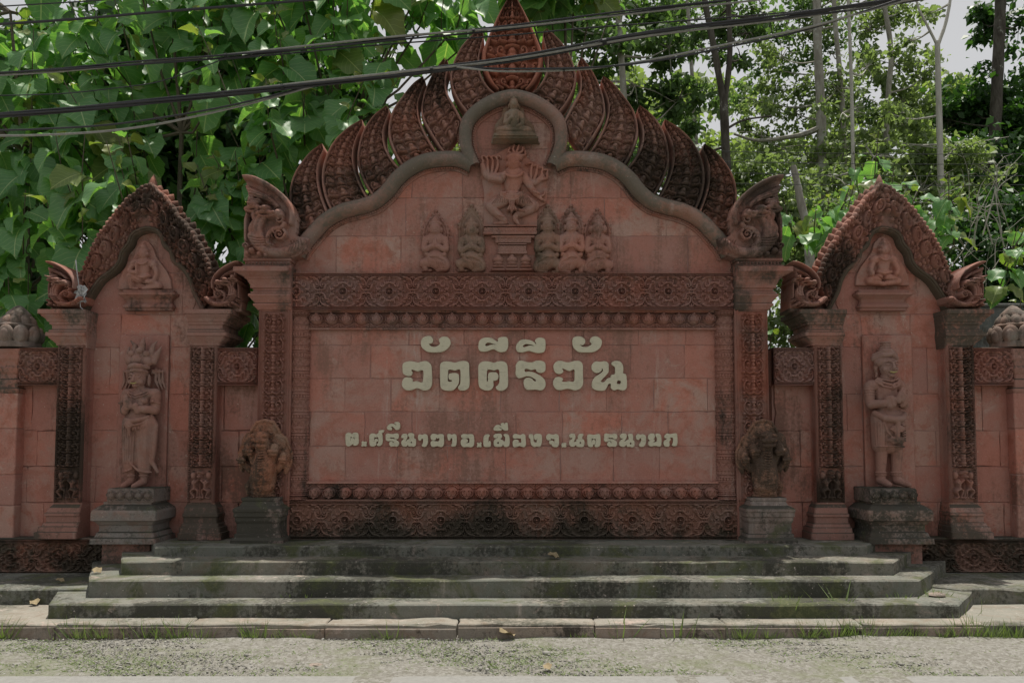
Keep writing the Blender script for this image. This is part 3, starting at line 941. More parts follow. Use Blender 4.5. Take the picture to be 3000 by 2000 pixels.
def naga_mesh():
    """crested many-headed serpent antefix, heads to the left; drawn in units of a 1568-unit square, set to metres round its foot"""
    R = Relief(250, 60, 1320, 1380, 7.0)
    out = [(285, 105), (350, 95), (480, 112), (650, 190), (800, 290), (930, 400), (1030, 520), (1080, 620), (1105, 720), (1100, 850), (1085, 1000), (1180, 1030), (1290, 1040), (1250, 1200), (1130, 1310), (1010, 1350), (300, 1350), (305, 1150), (318, 900), (315, 780), (345, 690), (322, 620), (350, 575), (378, 545), (352, 505), (392, 430), (380, 365), (340, 280), (325, 210)]
    m = R.plate(out, 18)
    P = R.path
    P([(300, 120), (420, 130), (600, 205), (760, 300), (900, 420), (1000, 560), (1040, 700), (1030, 820)], 46, 40, h=1.0, b=40)
    P([(370, 330), (470, 370), (600, 420), (700, 470), (800, 560)], 60, 40, h=.7, b=40)           # brows running to the crest
    P([(345, 300), (430, 480), (520, 500)], 55, 60, h=.7, b=40)
    R.disc(450, 560, 85, 70, b=40, ry=60); R.disc(650, 620, 85, 80, b=45, ry=65); R.disc(850, 690, 75, 75, b=45)
    for x, y in ((415, 552), (605, 628), (790, 690)): R.disc(x, y, 20, 22, b=112)
    P([(545, 600), (460, 585), (335, 615)], 42, 28, h=1.0, b=60); P([(540, 640), (430, 650), (345, 640)], 22, 16, h=1, b=60)     # jaws
    P([(745, 690), (640, 665), (530, 690)], 42, 28, h=1.0, b=72); P([(720, 735), (620, 735), (560, 720)], 22, 16, h=1, b=72)
    P([(900, 720), (820, 715), (740, 735)], 34, 22, h=1.0, b=72); R.spiral(850, 770, 70, a0=-pi / 2, turns=1.2, sg=1, r=20, h=1, b=60)
    P([(350, 690), (340, 850), (345, 1080)], 30, 24, h=.9, b=40)                                 # hanging front edge
    for dx in (0, 75, 150):
        P([(470 + dx * 1.1, 690 + dx * .25), (430 + dx * .9, 850), (450 + dx * .8, 1000), (560 + dx * .6, 1150)], 46, 52, h=.75, b=40)
    P([(930, 840), (880, 900), (780, 920), (700, 1000), (690, 1120), (760, 1230)], 40, 46, h=.9, b=40)
    P([(450, 1020), (560, 1180), (720, 1260), (900, 1270), (1080, 1210), (1200, 1110)], 80, 70, h=.75, b=30)
    R.spiral(860, 1000, 82, a0=0, turns=1.5, sg=1, r=20, h=1.1, b=60); R.spiral(740, 985, 40, a0=0, turns=1, sg=-1, r=16, h=1.1, b=60)
    P([(930, 940), (960, 1000), (900, 1080)], 26, 18, h=1, b=60)
    for i in range(9):
        a = pi * (.55 + .12 * i); R.disc(770 + 95 * cos(a), 1100 - 70 * sin(a), 12, 26, b=70, ry=22)
        R.disc(640 + 28 * i, 1262 + 10 * sin(i), 10, 24, b=70, ry=24)
    for y in (1040, 1080, 1120, 1160): R.groove([(420, y), (520, y + 25), (660, y + 20)], 10, 16)
    for k in range(6): R.groove([(370 + 12 * k, 250 + 45 * k), (500 + 30 * k, 300 + 45 * k), (600 + 40 * k, 360 + 45 * k)], 9, 12)
    R.spiral(360, 1175, 45, a0=pi, turns=1.2, sg=1, r=16, h=1, b=60); R.disc(450, 1250, 45, 50, b=50); R.disc(560, 1300, 38, 40, b=50); R.disc(380, 1290, 36, 40, b=50); R.disc(660, 1315, 30, 36, b=50)
    for i in range(5): R.groove([(1010 + 45 * i, 1080), (1040 + 40 * i, 1180), (1000 + 40 * i, 1280)], 9, 14)
    R.H[~m] = 0
    R.blur(1)
    sc = .1913 * U
    hole = R.poly_mask([(388, 720), (440, 720), (455, 790), (420, 850), (395, 900), (385, 800)])
    return R.mesh('naga_antefix', lambda x, y, H: ((x - 655) * sc, -H * sc * 1.5, (1350 - y) * sc), mask=m & ~hole, back=.17)
ME_NAGA = naga_mesh()
# ------------------------------------------------------------------ helpers for masonry
def clip_rect(poly, x0, x1, z0, z1):
    def cut(P, ins, inter):
        out = []
        for i in range(len(P)):
            a, b = P[i - 1], P[i]
            if ins(b):
                if not ins(a): out.append(inter(a, b))
                out.append(b)
            elif ins(a): out.append(inter(a, b))
        return out
    def ix(v): return lambda a, b: (v, a[1] + (b[1] - a[1]) * (v - a[0]) / (b[0] - a[0]))
    def iz(v): return lambda a, b: (a[0] + (b[0] - a[0]) * (v - a[1]) / (b[1] - a[1]), v)
    P = list(poly)
    for ins, it in ((lambda p: p[0] >= x0, ix(x0)), (lambda p: p[0] <= x1, ix(x1)), (lambda p: p[1] >= z0, iz(z0)), (lambda p: p[1] <= z1, iz(z1))):
        if not P: return []
        P = cut(P, ins, it)
    return P
def area(P): return abs(sum(P[i - 1][0] * P[i][1] - P[i][0] * P[i - 1][1] for i in range(len(P)))) / 2
def masonry(parent, x0, x1, zs, wid, Y, mat, poly=None, off0=0.0, gap=.0024, th=.03):
    """courses of cement blocks, each block a part; zs = course heights bottom to top (m), clipped to poly"""
    for r in range(len(zs) - 1):
        z0, z1 = zs[r], zs[r + 1]
        x = x0 - (off0 + (.5 if r % 2 else 0) + random.uniform(-.12, .12)) * wid
        while x < x1 - 1e-4:
            w = wid * random.uniform(.82, 1.18)
            a, b = max(x, x0), min(x + w, x1)
            x += w
            if b - a < .05: continue
            if x1 - x < .09: b = x1; x = x1
            g = gap * random.uniform(.4, 1.4)
            yy = Y + random.uniform(-.003, .003)
            P = [(a + g, z0 + g), (b - g, z0 + g), (b - g, z1 - g), (a + g, z1 - g)]
            if poly is not None: P = clip_rect(poly, a + g, b - g, z0 + g, z1 - g)
            if len(P) > 2 and area(P) > .008:
                MB().prism(rough(P), yy, Y + th, .006).build('stone_block', mat, parent)
def rough(P, seg=.10, j=.0038):
    """hand-trowelled edge: the outline broken into short uneven runs"""
    out = []
    for i in range(len(P)):
        a, b = P[i], P[(i + 1) % len(P)]
        L = sqrt((a[0] - b[0]) ** 2 + (a[1] - b[1]) ** 2)
        k = max(1, int(L / seg))
        for q in range(k):
            t = q / k
            out.append((a[0] + (b[0] - a[0]) * t + random.gauss(0, j), a[1] + (b[1] - a[1]) * t + random.gauss(0, j)))
    return out
def px2m(pts, Y): return [(q.x, q.z) for q in (F(p[0], p[1], Y) for p in pts)]
def beads(path, r, sp, Y, squash=.8):
    mb = MB()
    L = np.hypot(*np.diff(np.asarray(path), axis=0).T).sum()
    for x, z in resample(path, max(2, int(L / sp))):
        mb.ball((x, Y, z), (r, r * squash, r), 6, 4)
    return mb
MIR = 3007.0
def mirrored(pts): return [(MIR - x, y) for x, y in pts][::-1]

# ------------------------------------------------------------------ central gate wall
gate = thing('name_wall', 'tall central pink carved wall with flame-edged pediment and cream lettering', 'gate wall', (0, .2, ZF))
OUT_L = [(883, 699), (921, 650), (964, 613), (1019, 588), (1073, 577), (1111, 553), (1143, 520), (1170, 482), (1208, 458), (1263, 442), (1338, 438), (1344, 401), (1349, 358), (1371, 325), (1409, 293), (1452, 271), (1503, 260)]
INN_L = [(867, 760), (905, 710), (943, 667), (986, 640), (1040, 623), (1084, 618), (1122, 591), (1154, 553), (1192, 515), (1235, 491), (1290, 477), (1355, 482), (1393, 488), (1382, 450), (1379, 401), (1387, 358), (1420, 325), (1463, 304), (1503, 295)]
mid = [(875, 728), (913, 680), (953, 640), (1002, 614), (1056, 600), (1097, 585), (1132, 555), (1162, 518), (1200, 487), (1249, 466), (1314, 457), (1352, 457), (1366, 420), (1366, 370), (1390, 330), (1436, 296), (1503, 278)]
core = px2m([(852, 1590), (852, 760)] + mid + mirrored(mid)[1:] + [(MIR - 852, 760), (MIR - 852, 1590)], 0)
MB().prism(core, .006, .42).build('wall_core', M['joint'], gate)
inner = px2m([(862, 802)] + INN_L + mirrored(INN_L)[1:] + [(MIR - 862, 802)], 0)
masonry(gate, FX(850), FX(2157), [FZ(y) for y in (802, 692, 580, 437, 360, 290)], .72, 0, M['wall'], poly=inner, off0=.3)
masonry(gate, FX(903), FX(2100), [FZ(y) for y in (1412, 1306, 1206, 1108, 1011, 964)], .63, 0, M['wall'], off0=.35)
# friezes
zc = FZ(855, -.08); sc_z = (FZ(802, -.08) - FZ(908, -.08)) / (106 * U)
MB().box(FX(850, -.08), FX(2157, -.08), -.078, .03, FZ(908, -.08), FZ(802, -.08)).build('frieze_bed', M['carve_top'], gate)
for k in range(10):
    put('carved_panel', ME_DIA, None, gate, loc=(FX(861 + 136.6 * k + 5, -.08), -.079, zc), scl=(1.0 * (136.6 / 136), 1, sc_z))
ME_DIA.materials.append(M['carve_top'])
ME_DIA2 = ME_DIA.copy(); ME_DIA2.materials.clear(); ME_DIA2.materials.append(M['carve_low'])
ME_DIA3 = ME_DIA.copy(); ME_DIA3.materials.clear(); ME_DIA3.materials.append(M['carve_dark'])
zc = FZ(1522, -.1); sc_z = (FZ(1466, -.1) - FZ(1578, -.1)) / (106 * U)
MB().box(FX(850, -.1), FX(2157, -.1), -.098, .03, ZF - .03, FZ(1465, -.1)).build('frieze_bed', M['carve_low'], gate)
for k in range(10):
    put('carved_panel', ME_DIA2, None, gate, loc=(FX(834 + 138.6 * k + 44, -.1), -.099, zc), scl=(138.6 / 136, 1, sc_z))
# fillets and lotus-bud rows
MB().box(FX(850), FX(2157), -.06, .0, FZ(918), FZ(908.5)).build('fillet', M['carve'], gate)
MB().box(FX(903), FX(2100), -.045, .0, FZ(967), FZ(962)).build('fillet', M['carve'], gate)
MB().box(FX(903), FX(2100), -.05, .0, FZ(1415), FZ(1409)).build('fillet', M['wall'], gate)
MB().box(FX(903), FX(2100), -.085, .0, FZ(1466), FZ(1461)).build('fillet', M['carve_low'], gate)
ME_BUD.materials.append(M['carve_top'])
ME_BUD2 = ME_BUD.copy(); ME_BUD2.materials.clear(); ME_BUD2.materials.append(M['carve'])
for k in range(27):
    x = FX(905 + 44.2 * (k + .5), 0)
    put('lotus_bud', ME_BUD, None, gate, loc=(x, -.012, FZ(940)), scl=(.99, 1.7, .96))
    put('lotus_bud', ME_BUD2, None, gate, loc=(x, -.012, FZ(1438)), scl=(.99, 1.7, -.96))
# colonnettes
for px in (877, 2126):
    put('colonnette', ME_COLO, M['carve'], gate, loc=(FX(px, -.02), -.01, FZ(1184, -.02)))
# pilasters, capitals, naga heads
CAPP = [(0, 912), (0, 909), (5, 908), (14, 898), (17, 896), (17, 891), (12, 889), (26, 872), (29, 870), (29, 864), (23, 862), (23, 857), (17, 855), (17, 848), (24, 846), (24, 838), (33, 822), (38, 820), (38, 816), (58, 805), (65, 803), (65, 790)]
BASEP = [(14, 1592), (14, 1570), (8, 1564), (8, 1550), (3, 1545), (3, 1520), (8, 1512), (4, 1500), (0, 1490)]
for sd_ in (-1, 1):
    Y = -.14
    a, b = (FX(757, Y), FX(847, Y)) if sd_ < 0 else (FX(MIR - 847, Y), FX(MIR - 757, Y))
    p = MB().box(a, b, Y, .42, ZF - .05, FZ(905, Y), .004).build('pilaster', M['carve'], gate)
    put('carved_strip', ME_STRIP_C, M['carve'], p, loc=((a + b) / 2, Y - .001, (FZ(914, Y) + FZ(1460, Y)) / 2), scl=((b - a) / (88 * U), 1, 1))
    MB().box(b + .0 if sd_ < 0 else a - .022, b + .022 if sd_ < 0 else a, Y - .01, -.02, ZF, FZ(905, Y)).build('edge_fillet', M['carve'], gate)
    prof = [(o * U, FZ(y, Y)) for o, y in CAPP]
    l, r = (1, 0) if sd_ < 0 else (0, 1)
    e = .018
    MB().moulding(a - (e if sd_ > 0 else 0), b + (e if sd_ < 0 else 0), Y - .012, .42, prof, l, r, .62, .3).build('capital', M['cap'], gate)
    MB().moulding(a, b, Y - .01, .42, [(o * U, FZ(y, Y)) for o, y in BASEP], l, r, 1).build('pilaster_base', M['ped'], gate)
    # abutment with bead row
    t = -.20
    c, d = (FX(706, t), FX(845, t)) if sd_ < 0 else (FX(MIR - 845, t), FX(MIR - 706, t))
    z0, z1 = FZ(790, Y) + .001, FZ(756, t)
    hh = z1 - z0
    ab = MB().moulding(c, d, t, .40, [(.008, z0), (.012, z0 + hh * .3), (.0, z0 + hh * .38), (-.012, z0 + hh * .4), (-.012, z0 + hh * .72), (.004, z0 + hh * .75), (.004, z1)], 1, 1, 1).build('abutment', M['cap'], gate)
    mb = MB()
    for i in range(13): mb.ball((c + (d - c) * (i + .7) / 13.4, t + .012, z0 + hh * .56), .016, 6, 5)
    tag(mb.build('bead_row', M['naga'], ab, True), kind='stuff')
    n = put('naga_antefix', ME_NAGA, M['naga'], gate, loc=(FX(775 if sd_ < 0 else MIR - 775, t), t + .03, z1 - .002), scl=(-sd_, 1.25, 1.0))
# arch band in three sweeps, beaded inside and out
def halfw(lst, w): return [(o * w, y) for o, y in lst]
PR = [(1.0, .06), (1.0, -.085), (.72, -.125), (.25, -.15), (-.35, -.155), (-.72, -.13), (-1.0, -.09), (-1.0, .02)]
shoulder = [(868, 745), (880, 720), (913, 680), (953, 640), (1002, 614), (1056, 600), (1097, 585), (1132, 555), (1162, 518), (1200, 487), (1249, 466), (1314, 459), (1352, 464), (1384, 479)]
circle = [(1388, 484), (1369, 440), (1362, 400), (1368, 356), (1396, 321), (1440, 293), (1480, 280), (1503.5, 277)]
circle = circle + mirrored(circle)[1:]
for pth, w, dy in ((shoulder, 21, 0), (mirrored(shoulder), 21, 0), (circle, 18.5, -.012)):
    p = smoothpath(px2m(pth, -.12), 70)
    MB().sweep(p, [(o * w * U, y + dy) for o, y in PR]).build('arch_band', M['band'], gate, True, 50)
    nrm = np.gradient(p, axis=0)
    nrm = np.stack([-nrm[:, 1], nrm[:, 0]], 1) / np.hypot(*nrm.T)[:, None]
    b1 = beads(p - nrm * (w + 4.5) * U, .0135, .030, -.035)
    b2 = beads(p + nrm * (w + 2.5) * U, .010, .022, -.05)
    tag(b1.build('bead_string', M['carve_dark'], gate, True), kind='stuff')
    tag(b2.build('bead_string', M['carve_dark'], gate, True), kind='stuff')
    MB().sweep(p - nrm * (w + 5) * U, [(7 * U, .015), (7 * U, -.025), (-7 * U, -.018), (-7.5 * U, .015)]).build('bead_bed', M['carve'], gate, True, 50)
# flame leaves
def c1(p): return [(650 + .5421 * x, .5421 * y) for x, y in p]
LEAVES = [
 ([(420, 1290), (392, 1190), (378, 1080), (392, 990), (430, 915), (490, 842), (553, 797)], [(590, 1170), (556, 1085), (536, 1010), (531, 930), (545, 870), (562, 830), (556, 798)]),
 ([(600, 1160), (566, 1080), (550, 990), (562, 895), (612, 790), (690, 712), (764, 669)], [(812, 1100), (765, 1020), (730, 930), (720, 845), (740, 765), (768, 705), (768, 670)]),
 ([(822, 1080), (775, 1000), (742, 900), (748, 810), (775, 725), (830, 645), (897, 594)], [(975, 930), (925, 870), (890, 800), (882, 730), (900, 665), (912, 625), (902, 594)]),
 ([(980, 920), (935, 840), (905, 740), (925, 630), (985, 540), (1040, 475), (1094, 438)], [(1175, 850), (1120, 760), (1078, 670), (1066, 590), (1085, 520), (1104, 470), (1098, 439)]),
 ([(1200, 850), (1135, 750), (1085, 650), (1092, 550), (1130, 450), (1170, 385), (1208, 338)], [(1310, 680), (1262, 590), (1222, 520), (1214, 450), (1226, 400), (1228, 365), (1212, 338)]),
 ([(1340, 650), (1282, 575), (1240, 480), (1245, 390), (1290, 290), (1345, 225), (1398, 182)], [(1500, 540), (1442, 490), (1402, 420), (1392, 345), (1404, 280), (1416, 220), (1404, 182)]),
]
for i, (l, r) in enumerate(LEAVES):
    l, r = c1(l), c1(r)
    l, r = [(a[0] - (b[0] - a[0]) * .015, a[1]) for a, b in zip(l, r)], [(b[0] + (b[0] - a[0]) * .015, b[1]) for a, b in zip(l, r)]
    y = .02 + .011 * (i % 2)
    me = flame_mesh('flame_leaf', l, r, y, .17)
    put('flame_leaf', me, M['flame'], gate)
    me = flame_mesh('flame_leaf', [(MIR - a, b) for a, b in r], [(MIR - a, b) for a, b in l], y, .17)
    put('flame_leaf', me, M['flame'], gate)
def c8(p): return [(1350 + .1913 * x, .1913 * y) for x, y in p]
tipL = c8([(560, 1440), (450, 1320), (350, 1140), (315, 920), (390, 690), (490, 470), (610, 240), (770, -20)])
tipR = [(3001 - x, y) for x, y in tipL]
put('flame_leaf', flame_mesh('flame_leaf', tipL, tipR, .03, .20, cols=2, rows=7, rise=3.2), M['flame_c'], gate)
# ------------------------------------------------------------------ wings: niche bays either side, link walls, end posts
LIP = [(243, 908), (254, 880), (270, 852), (295, 818), (330, 792), (350, 768), (359, 738), (378, 714), (387, 690), (406, 676), (435, 669), (460, 677), (473, 695), (481, 718), (500, 737), (508, 764), (536, 787), (556, 818), (566, 852), (580, 880), (594, 906)]
OUTW = [(222, 872), (234, 825), (247, 797), (268, 745), (291, 695), (321, 653), (354, 611), (383, 580), (413, 557), (440, 540), (467, 559), (495, 586), (530, 638), (559, 668), (588, 716), (612, 766), (626, 812), (616, 872)]
ME_STRIP.materials.append(M['carve_dark'])
ME_NAGA_W = ME_NAGA.copy(); ME_NAGA_W.materials.clear(); ME_NAGA_W.materials.append(M['carve'])
CAPW = [(0, 1019), (0, 1013), (6, 1012), (6, 1007), (10, 1003), (24, 990), (24, 987), (30, 986), (30, 976), (23, 974), (23, 969), (16, 966), (16, 954), (22, 952), (22, 946), (27, 944), (30, 937), (41, 928), (41, 924), (48, 923), (48, 911)]
BASW = [(44, 1577), (44, 1558), (37, 1556), (35, 1543), (28, 1541), (24, 1532), (18, 1530), (18, 1513), (23, 1511), (23, 1503), (18, 1501), (13, 1488), (3, 1478), (3, 1473)]
def arch_carving(fx):
    """a leafy scroll band that follows the gable, thick enough to stand free at the back"""
    n = 160
    a, b = resample(smoothpath(LIP, 160), n), resample(smoothpath(OUTW, 160), n)
    L = 470.0
    Hh = 80.0
    R = Relief(0, 0, L, Hh, 1.2)
    s = 235.0
    cen = [s + d for d in (-212, -180, -148, -116, -84, -50, -17, 17, 50, 84, 116, 148, 180, 212)]
    for i, c in enumerate(cen):
        sg = 1 if c > s else -1
        R.disc(c, 42, 13, 5)
        R.ring(c, 42, 10.5, 2.4, 3.6); R.spiral(c, 42, 6.8, a0=pi / 2, turns=1.2, sg=sg, r=2.3, h=1.6, b=3.5)
        for dx, y, rr, q in ((15, 30, 5.5, 1), (16, 56, 5.5, -1), (9, 20, 5, 1), (-5, 19, 4.6, -1), (1, 63, 6, 1), (15, 10, 4.6, 1), (2, 8, 4.2, -1), (-9, 60, 4.4, 1)):
            R.spiral(c + sg * dx, y, rr, a0=q * .8, turns=1.1, sg=sg * q, r=2.0, h=1.7, b=1.5)
        R.path([(c - sg * 14, 50), (c - sg * 8, 61), (c + sg * 4, 68), (c + sg * 10, 66)], 3.0, 1.8, h=1.6)
    for x in np.arange(4, L, 8.5): R.disc(x, 74, 4.6, 7, ry=6.5); R.disc(x + 4, 67, 2.6, 6.5, ry=4.5)
    for k in range(5): R.disc(s, 30 + 9 * k, 6 - .5 * k, 9, ry=5)
    R.blur(1)
    tt = np.linspace(0, 1, n)
    def mp(x, y, H):
        t, v = x / L, y / Hh
        wob = 1 + .045 * np.abs(np.sin(x * pi / 26)) * np.clip(v - .6, 0, 1) / .4
        v = v * wob
        px = np.interp(t, tt, a[:, 0]) * (1 - v) + np.interp(t, tt, b[:, 0]) * v
        py = np.interp(t, tt, a[:, 1]) * (1 - v) + np.interp(t, tt, b[:, 1]) * v
        px = fx(px)
        A = (px - CXP) / FPX; B = (CYP - py) / FPX
        dy = cos(PITCH) - B * sin(PITCH); dz = sin(PITCH) + B * cos(PITCH)
        k = (.05 - CAM.y) / dy
        return A * k, .05 - H * U * 3.4, CAM.z + dz * k
    return R.mesh('arch_carving', mp, back=.34)

def seated(R, kind):
    """a cross-legged figure with one raised knee or both folded, drawn in 1568-high units round x=0 (belly), y=0 (seat)"""
    D, P = R.disc, R.path
    P([(-105, -215), (105, -215)], 46, 46, h=1.0, b=45); P([(0, -215), (0, -80)], 85, 66, h=.75, b=40)
    D(0, -60, 92, 70, b=25, ry=50)
    D(0, -325, 58, 62, b=62, ry=70); D(0, -372, 66, 60, b=40, ry=36); D(0, -410, 40, 55, b=40, ry=34); D(0, -445, 18, 45, b=40, ry=30)
    P([(0, -270), (0, -240)], 34, h=1, b=60)
    for s in (-1, 1): D(s * 60, -322, 13, 40, b=50, ry=26); D(s * 20, -335, 12, 5, b=118, ry=5); D(s * 120, -200, 52, 52, b=45)
    P([(0, -335), (0, -310)], 8, 12, h=1.2, b=116); D(0, -290, 20, 8, b=112, ry=6)
    a = np.linspace(.15 * pi, .85 * pi, 9)
    P(np.stack([70 * np.cos(a), -245 + 55 * np.sin(a)], 1), 12, h=1, b=112)
    if kind == 0:
        P([(-120, -200), (-165, -110), (-70, -95)], 36, 26, h=1, b=50, b1=95); D(-62, -100, 26, 40, b=90); P([(-62, -70), (-62, -190)], 12, 20, h=1, b=112)
        P([(120, -200), (160, -90), (120, 5)], 36, 26, h=1, b=50); D(110, 10, 28, 30, b=70)
        P([(-60, -20), (-165, -50)], 48, 44, h=1, b=40, b1=60); P([(-165, -50), (-150, 80)], 40, 26, h=1, b=60); P([(-150, 92), (-75, 98)], 20, 16, h=1, b=50)
        P([(60, 20), (190, 60)], 50, 42, h=1, b=40); P([(190, 66), (0, 96)], 36, 24, h=1, b=48)
    else:
        P([(-120, -200), (-165, -90), (-150, -40)], 36, 28, h=1, b=50, b1=80); D(-150, -25, 26, 40, b=70); P([(-158, -30), (-172, -100)], 10, 14, h=1, b=90)
        P([(120, -200), (165, -90), (150, -40)], 36, 28, h=1, b=50, b1=80); D(150, -25, 26, 40, b=70); P([(150, -30), (165, -120)], 10, 8, h=1, b=90)
        for s in (-1, 1): P([(s * 60, 10), (s * 185, 45)], 52, 42, h=1, b=40); P([(s * 185, 60), (-s * 20, 88)], 36, 24, h=1, b=50)
    for k in range(5): R.groove([(-110 + 14 * k, -20 + 10 * k), (-60 + 30 * k, 25 + 5 * k), (30 + 30 * k, 40)], 7, 10)
    P([(-80, -55), (0, -35), (80, -55)], 13, h=1, b=88)
    D(-110, -175, 30, 16, b=84, ry=10); D(110, -175, 30, 16, b=84, ry=10)

def tip_mesh():
    """pointed flame leaf, foot at the origin, tip up"""
    v, f = [], []
    for z, rx, ry in ((-.05, .038, .075), (-.01, .052, .085), (.03, .042, .07), (.06, .022, .045), (.085, .003, .006)):
        for j in range(8):
            a = 2 * pi * j / 8
            v.append((rx * cos(a) + .25 * max(0, z) * .6, .06 + ry * sin(a), z))
    for i in range(4):
        for j in range(8): f.append((i * 8 + j, i * 8 + (j + 1) % 8, i * 8 + 8 + (j + 1) % 8, i * 8 + 8 + j))
    f.append(tuple(range(7, -1, -1))); f.append(tuple(32 + j for j in range(8)))
    return mesh('leaf_tip', v, f, True, 60)
ME_TIP = tip_mesh()
ME_TIP.materials.append(M['gable'])
def wing(side):
    fl = 3022.0
    fx = (lambda x: x) if side < 0 else (lambda x: fl - x)
    sx = lambda x0, x1, Y: tuple(sorted((FX(fx(x0), Y), FX(fx(x1), Y))))
    nm = 'left of the steps with crowned standing figure in it' if side < 0 else 'right of the steps with capped standing figure in it'
    w = thing('niche_wall', 'gabled pink wall bay ' + nm, 'wall', (FX(fx(420), .15), .15, ZF - .3), 'niche bays beside the name wall')
    pm = lambda pts, Y: [(F(fx(p[0]), p[1], Y).x, F(fx(p[0]), p[1], Y).z) for p in pts]
    MB().prism(pm([(200, 1600), (200, 905), (238, 850)] + [(x, y - 10) for x, y in LIP[3:-3]] + [(600, 850), (640, 905), (640, 1600)], .12), .128, .36).build('wall_core', M['joint'], w)
    field = pm([(262, 1598), (262, 905)] + LIP[1:-1] + [(565, 905), (565, 1598)], .12)
    zs = [FZ(y, .12) for y in (1598, 1471, 1366, 1261, 1154, 1017, 921, 800, 660)]
    a, b = sx(255, 568, .12)
    c, d = sx(350, 496, .12)
    zt = FZ(983, .12)
    # blocks left and right of the image slab, then above it
    for p, q in ((a, c), (d, b)):
        masonry(w, p, q, zs[:6] , .55, .12, M['wall_w'], poly=field, off0=.5)
    masonry(w, c, d, [FZ(1017, .12), FZ(983, .12), FZ(921, .12)][1:], .7, .12, M['wall_w'], poly=field, off0=.0)
    for p, q in ((a, c), (d, b)):
        masonry(w, p, q, [zs[5], zs[6]], .6, .12, M['wall_w'], poly=field, off0=.0)
    masonry(w, a, b, zs[6:], .62, .12, M['wall_w'], poly=field, off0=.2)
    MB().box(c + .004, d - .004, .075, .14, FZ(1590, .1), zt, .012, .004).build('image_slab', M['wall_w'], w)
    # gable carving and its lip
    put('arch_carving', arch_carving(fx), M['gable'] if side < 0 else M['flame'], w)
    # free-standing leaf tips along the outer edge
    ot = resample(smoothpath(pm(OUTW, .05), 160), 39)
    for i in range(1, 38):
        tx, tz = ot[i + 1] - ot[i - 1]
        nx_, nz_ = (-tz, tx) if side < 0 else (tz, -tx)
        up = atan2(nx_, nz_)
        lean = -.45 if (i < 19) == (side < 0) else .45
        if i == 19: lean = 0
        s_ = .72 + .25 * ((i * 7) % 5) / 5
        put('leaf_tip', ME_TIP, None, w, loc=(ot[i][0], .08, ot[i][1]), rot=(0, up - lean * .8, 0), scl=(s_, 1.0, s_ * (2.0 if i == 19 else 1)))
    lp = pm(LIP, .02)
    if side > 0: lp = lp[::-1]
    MB().sweep(smoothpath(lp, 90), [(7 * U, .12), (7 * U, .015), (6 * U, .005), (2 * U, -.01), (-1 * U, -.005), (-2 * U, .012), (-5 * U, .013), (-7 * U, .03), (-8 * U, .13)]).build('arch_lip', M['lip'], w, True, 50)
    # seated image on its bracket
    br = MB()
    x0, x1 = sx(350, 500, .02)
    br.moulding(x0, x1, .02, .13, [(-.02, FZ(908, .02)), (-.02, FZ(902, .02)), (0, FZ(899, .02)), (-.01, FZ(892, .02)), (-.035, FZ(884, .02)), (-.03, FZ(876, .02)), (.01, FZ(868, .02)), (.035, FZ(864, .02)), (.035, FZ(858, .02)), (.0, FZ(856, .02)), (.0, FZ(849, .02))])
    br.build('image_bracket', M['carve'], w)
    sc = .3827
    ox, oy = (1115 * sc, 500 + 848 * sc) if side < 0 else (2100 + 1262 * sc, 500 + 818 * sc)
    sc *= .62
    R = Relief(-345, -510, 345, 110, 5.0)
    hood = [(-335, 105), (-320, -20), (-270, -130), (-200, -220), (-140, -300), (-105, -420), (-50, -480), (0, -505), (55, -478), (105, -410), (140, -300), (200, -220), (270, -130), (320, -20), (335, 105)]
    m = R.plate(hood, 26)
    seated(R, 0 if side < 0 else 1)
    R.blur(1)
    put('seated_image', R.mesh('seated_image', pxmap(.10, sc, ox, oy), mask=m | (R.H > 8), back=.125), M['fig'], w)
    # pilasters
    for i, (pa, pb) in enumerate(((172, 250), (557, 635))):
        Y = -.05
        x0, x1 = sx(pa, pb, Y)
        p = MB().box(x0, x1, Y, .38, FZ(1590, Y), FZ(1005, Y), .004).build('pilaster', M['wall_w'], w)
        put('carved_strip', ME_STRIP, None, p, loc=((x0 + x1) / 2, Y - .001, (FZ(1012, Y) + FZ(1470, Y)) / 2), scl=((x1 - x0) / (78 * U), 1, 1.0))
        outer = (i == 0) == (side < 0)
        l, r = (1, .12) if outer else (.12, 1)
        MB().moulding(x0 - .01, x1 + .01, Y - .02, .38, [(o * U, FZ(y, Y)) for o, y in CAPW], l, r, .6, .5).build('capital', M['cap_w'], w)
        dz = 0 if i == 0 else -.012
        l2, r2 = (1, .05) if outer else (.3, .7)
        if i == 1: l2, r2 = (.35, .75) if side < 0 else (.75, .35)
        MB().moulding(x0 - .004, x1 + .004, Y - .01, .3, [(o * U * .92, FZ(y, Y - .1) + dz * (y > 1500)) for o, y in BASW], l2, r2, .75, 0).build('pilaster_base', M['cap_w'], w)
        # little naga on the capital
        px = 181 if i == 0 else 667
        s = -1 if (i == 0) == (side < 0) else 1
        zb = FZ(911, Y)
        nx = FX(fx(px), -.04)
        MB().box(nx - .15, nx + .15, -.055, .30, zb - .002, zb + .035, .006).build('naga_foot', M['cap_w'], w)
        put('naga_antefix', ME_NAGA_W, None, w, loc=(nx, -.02, zb + .03), scl=(-s * .56, 1.7, .56))
    # plinth frieze under the outer part of the bay and the end wall
    return w
W_L = wing(-1)
W_R = wing(1)

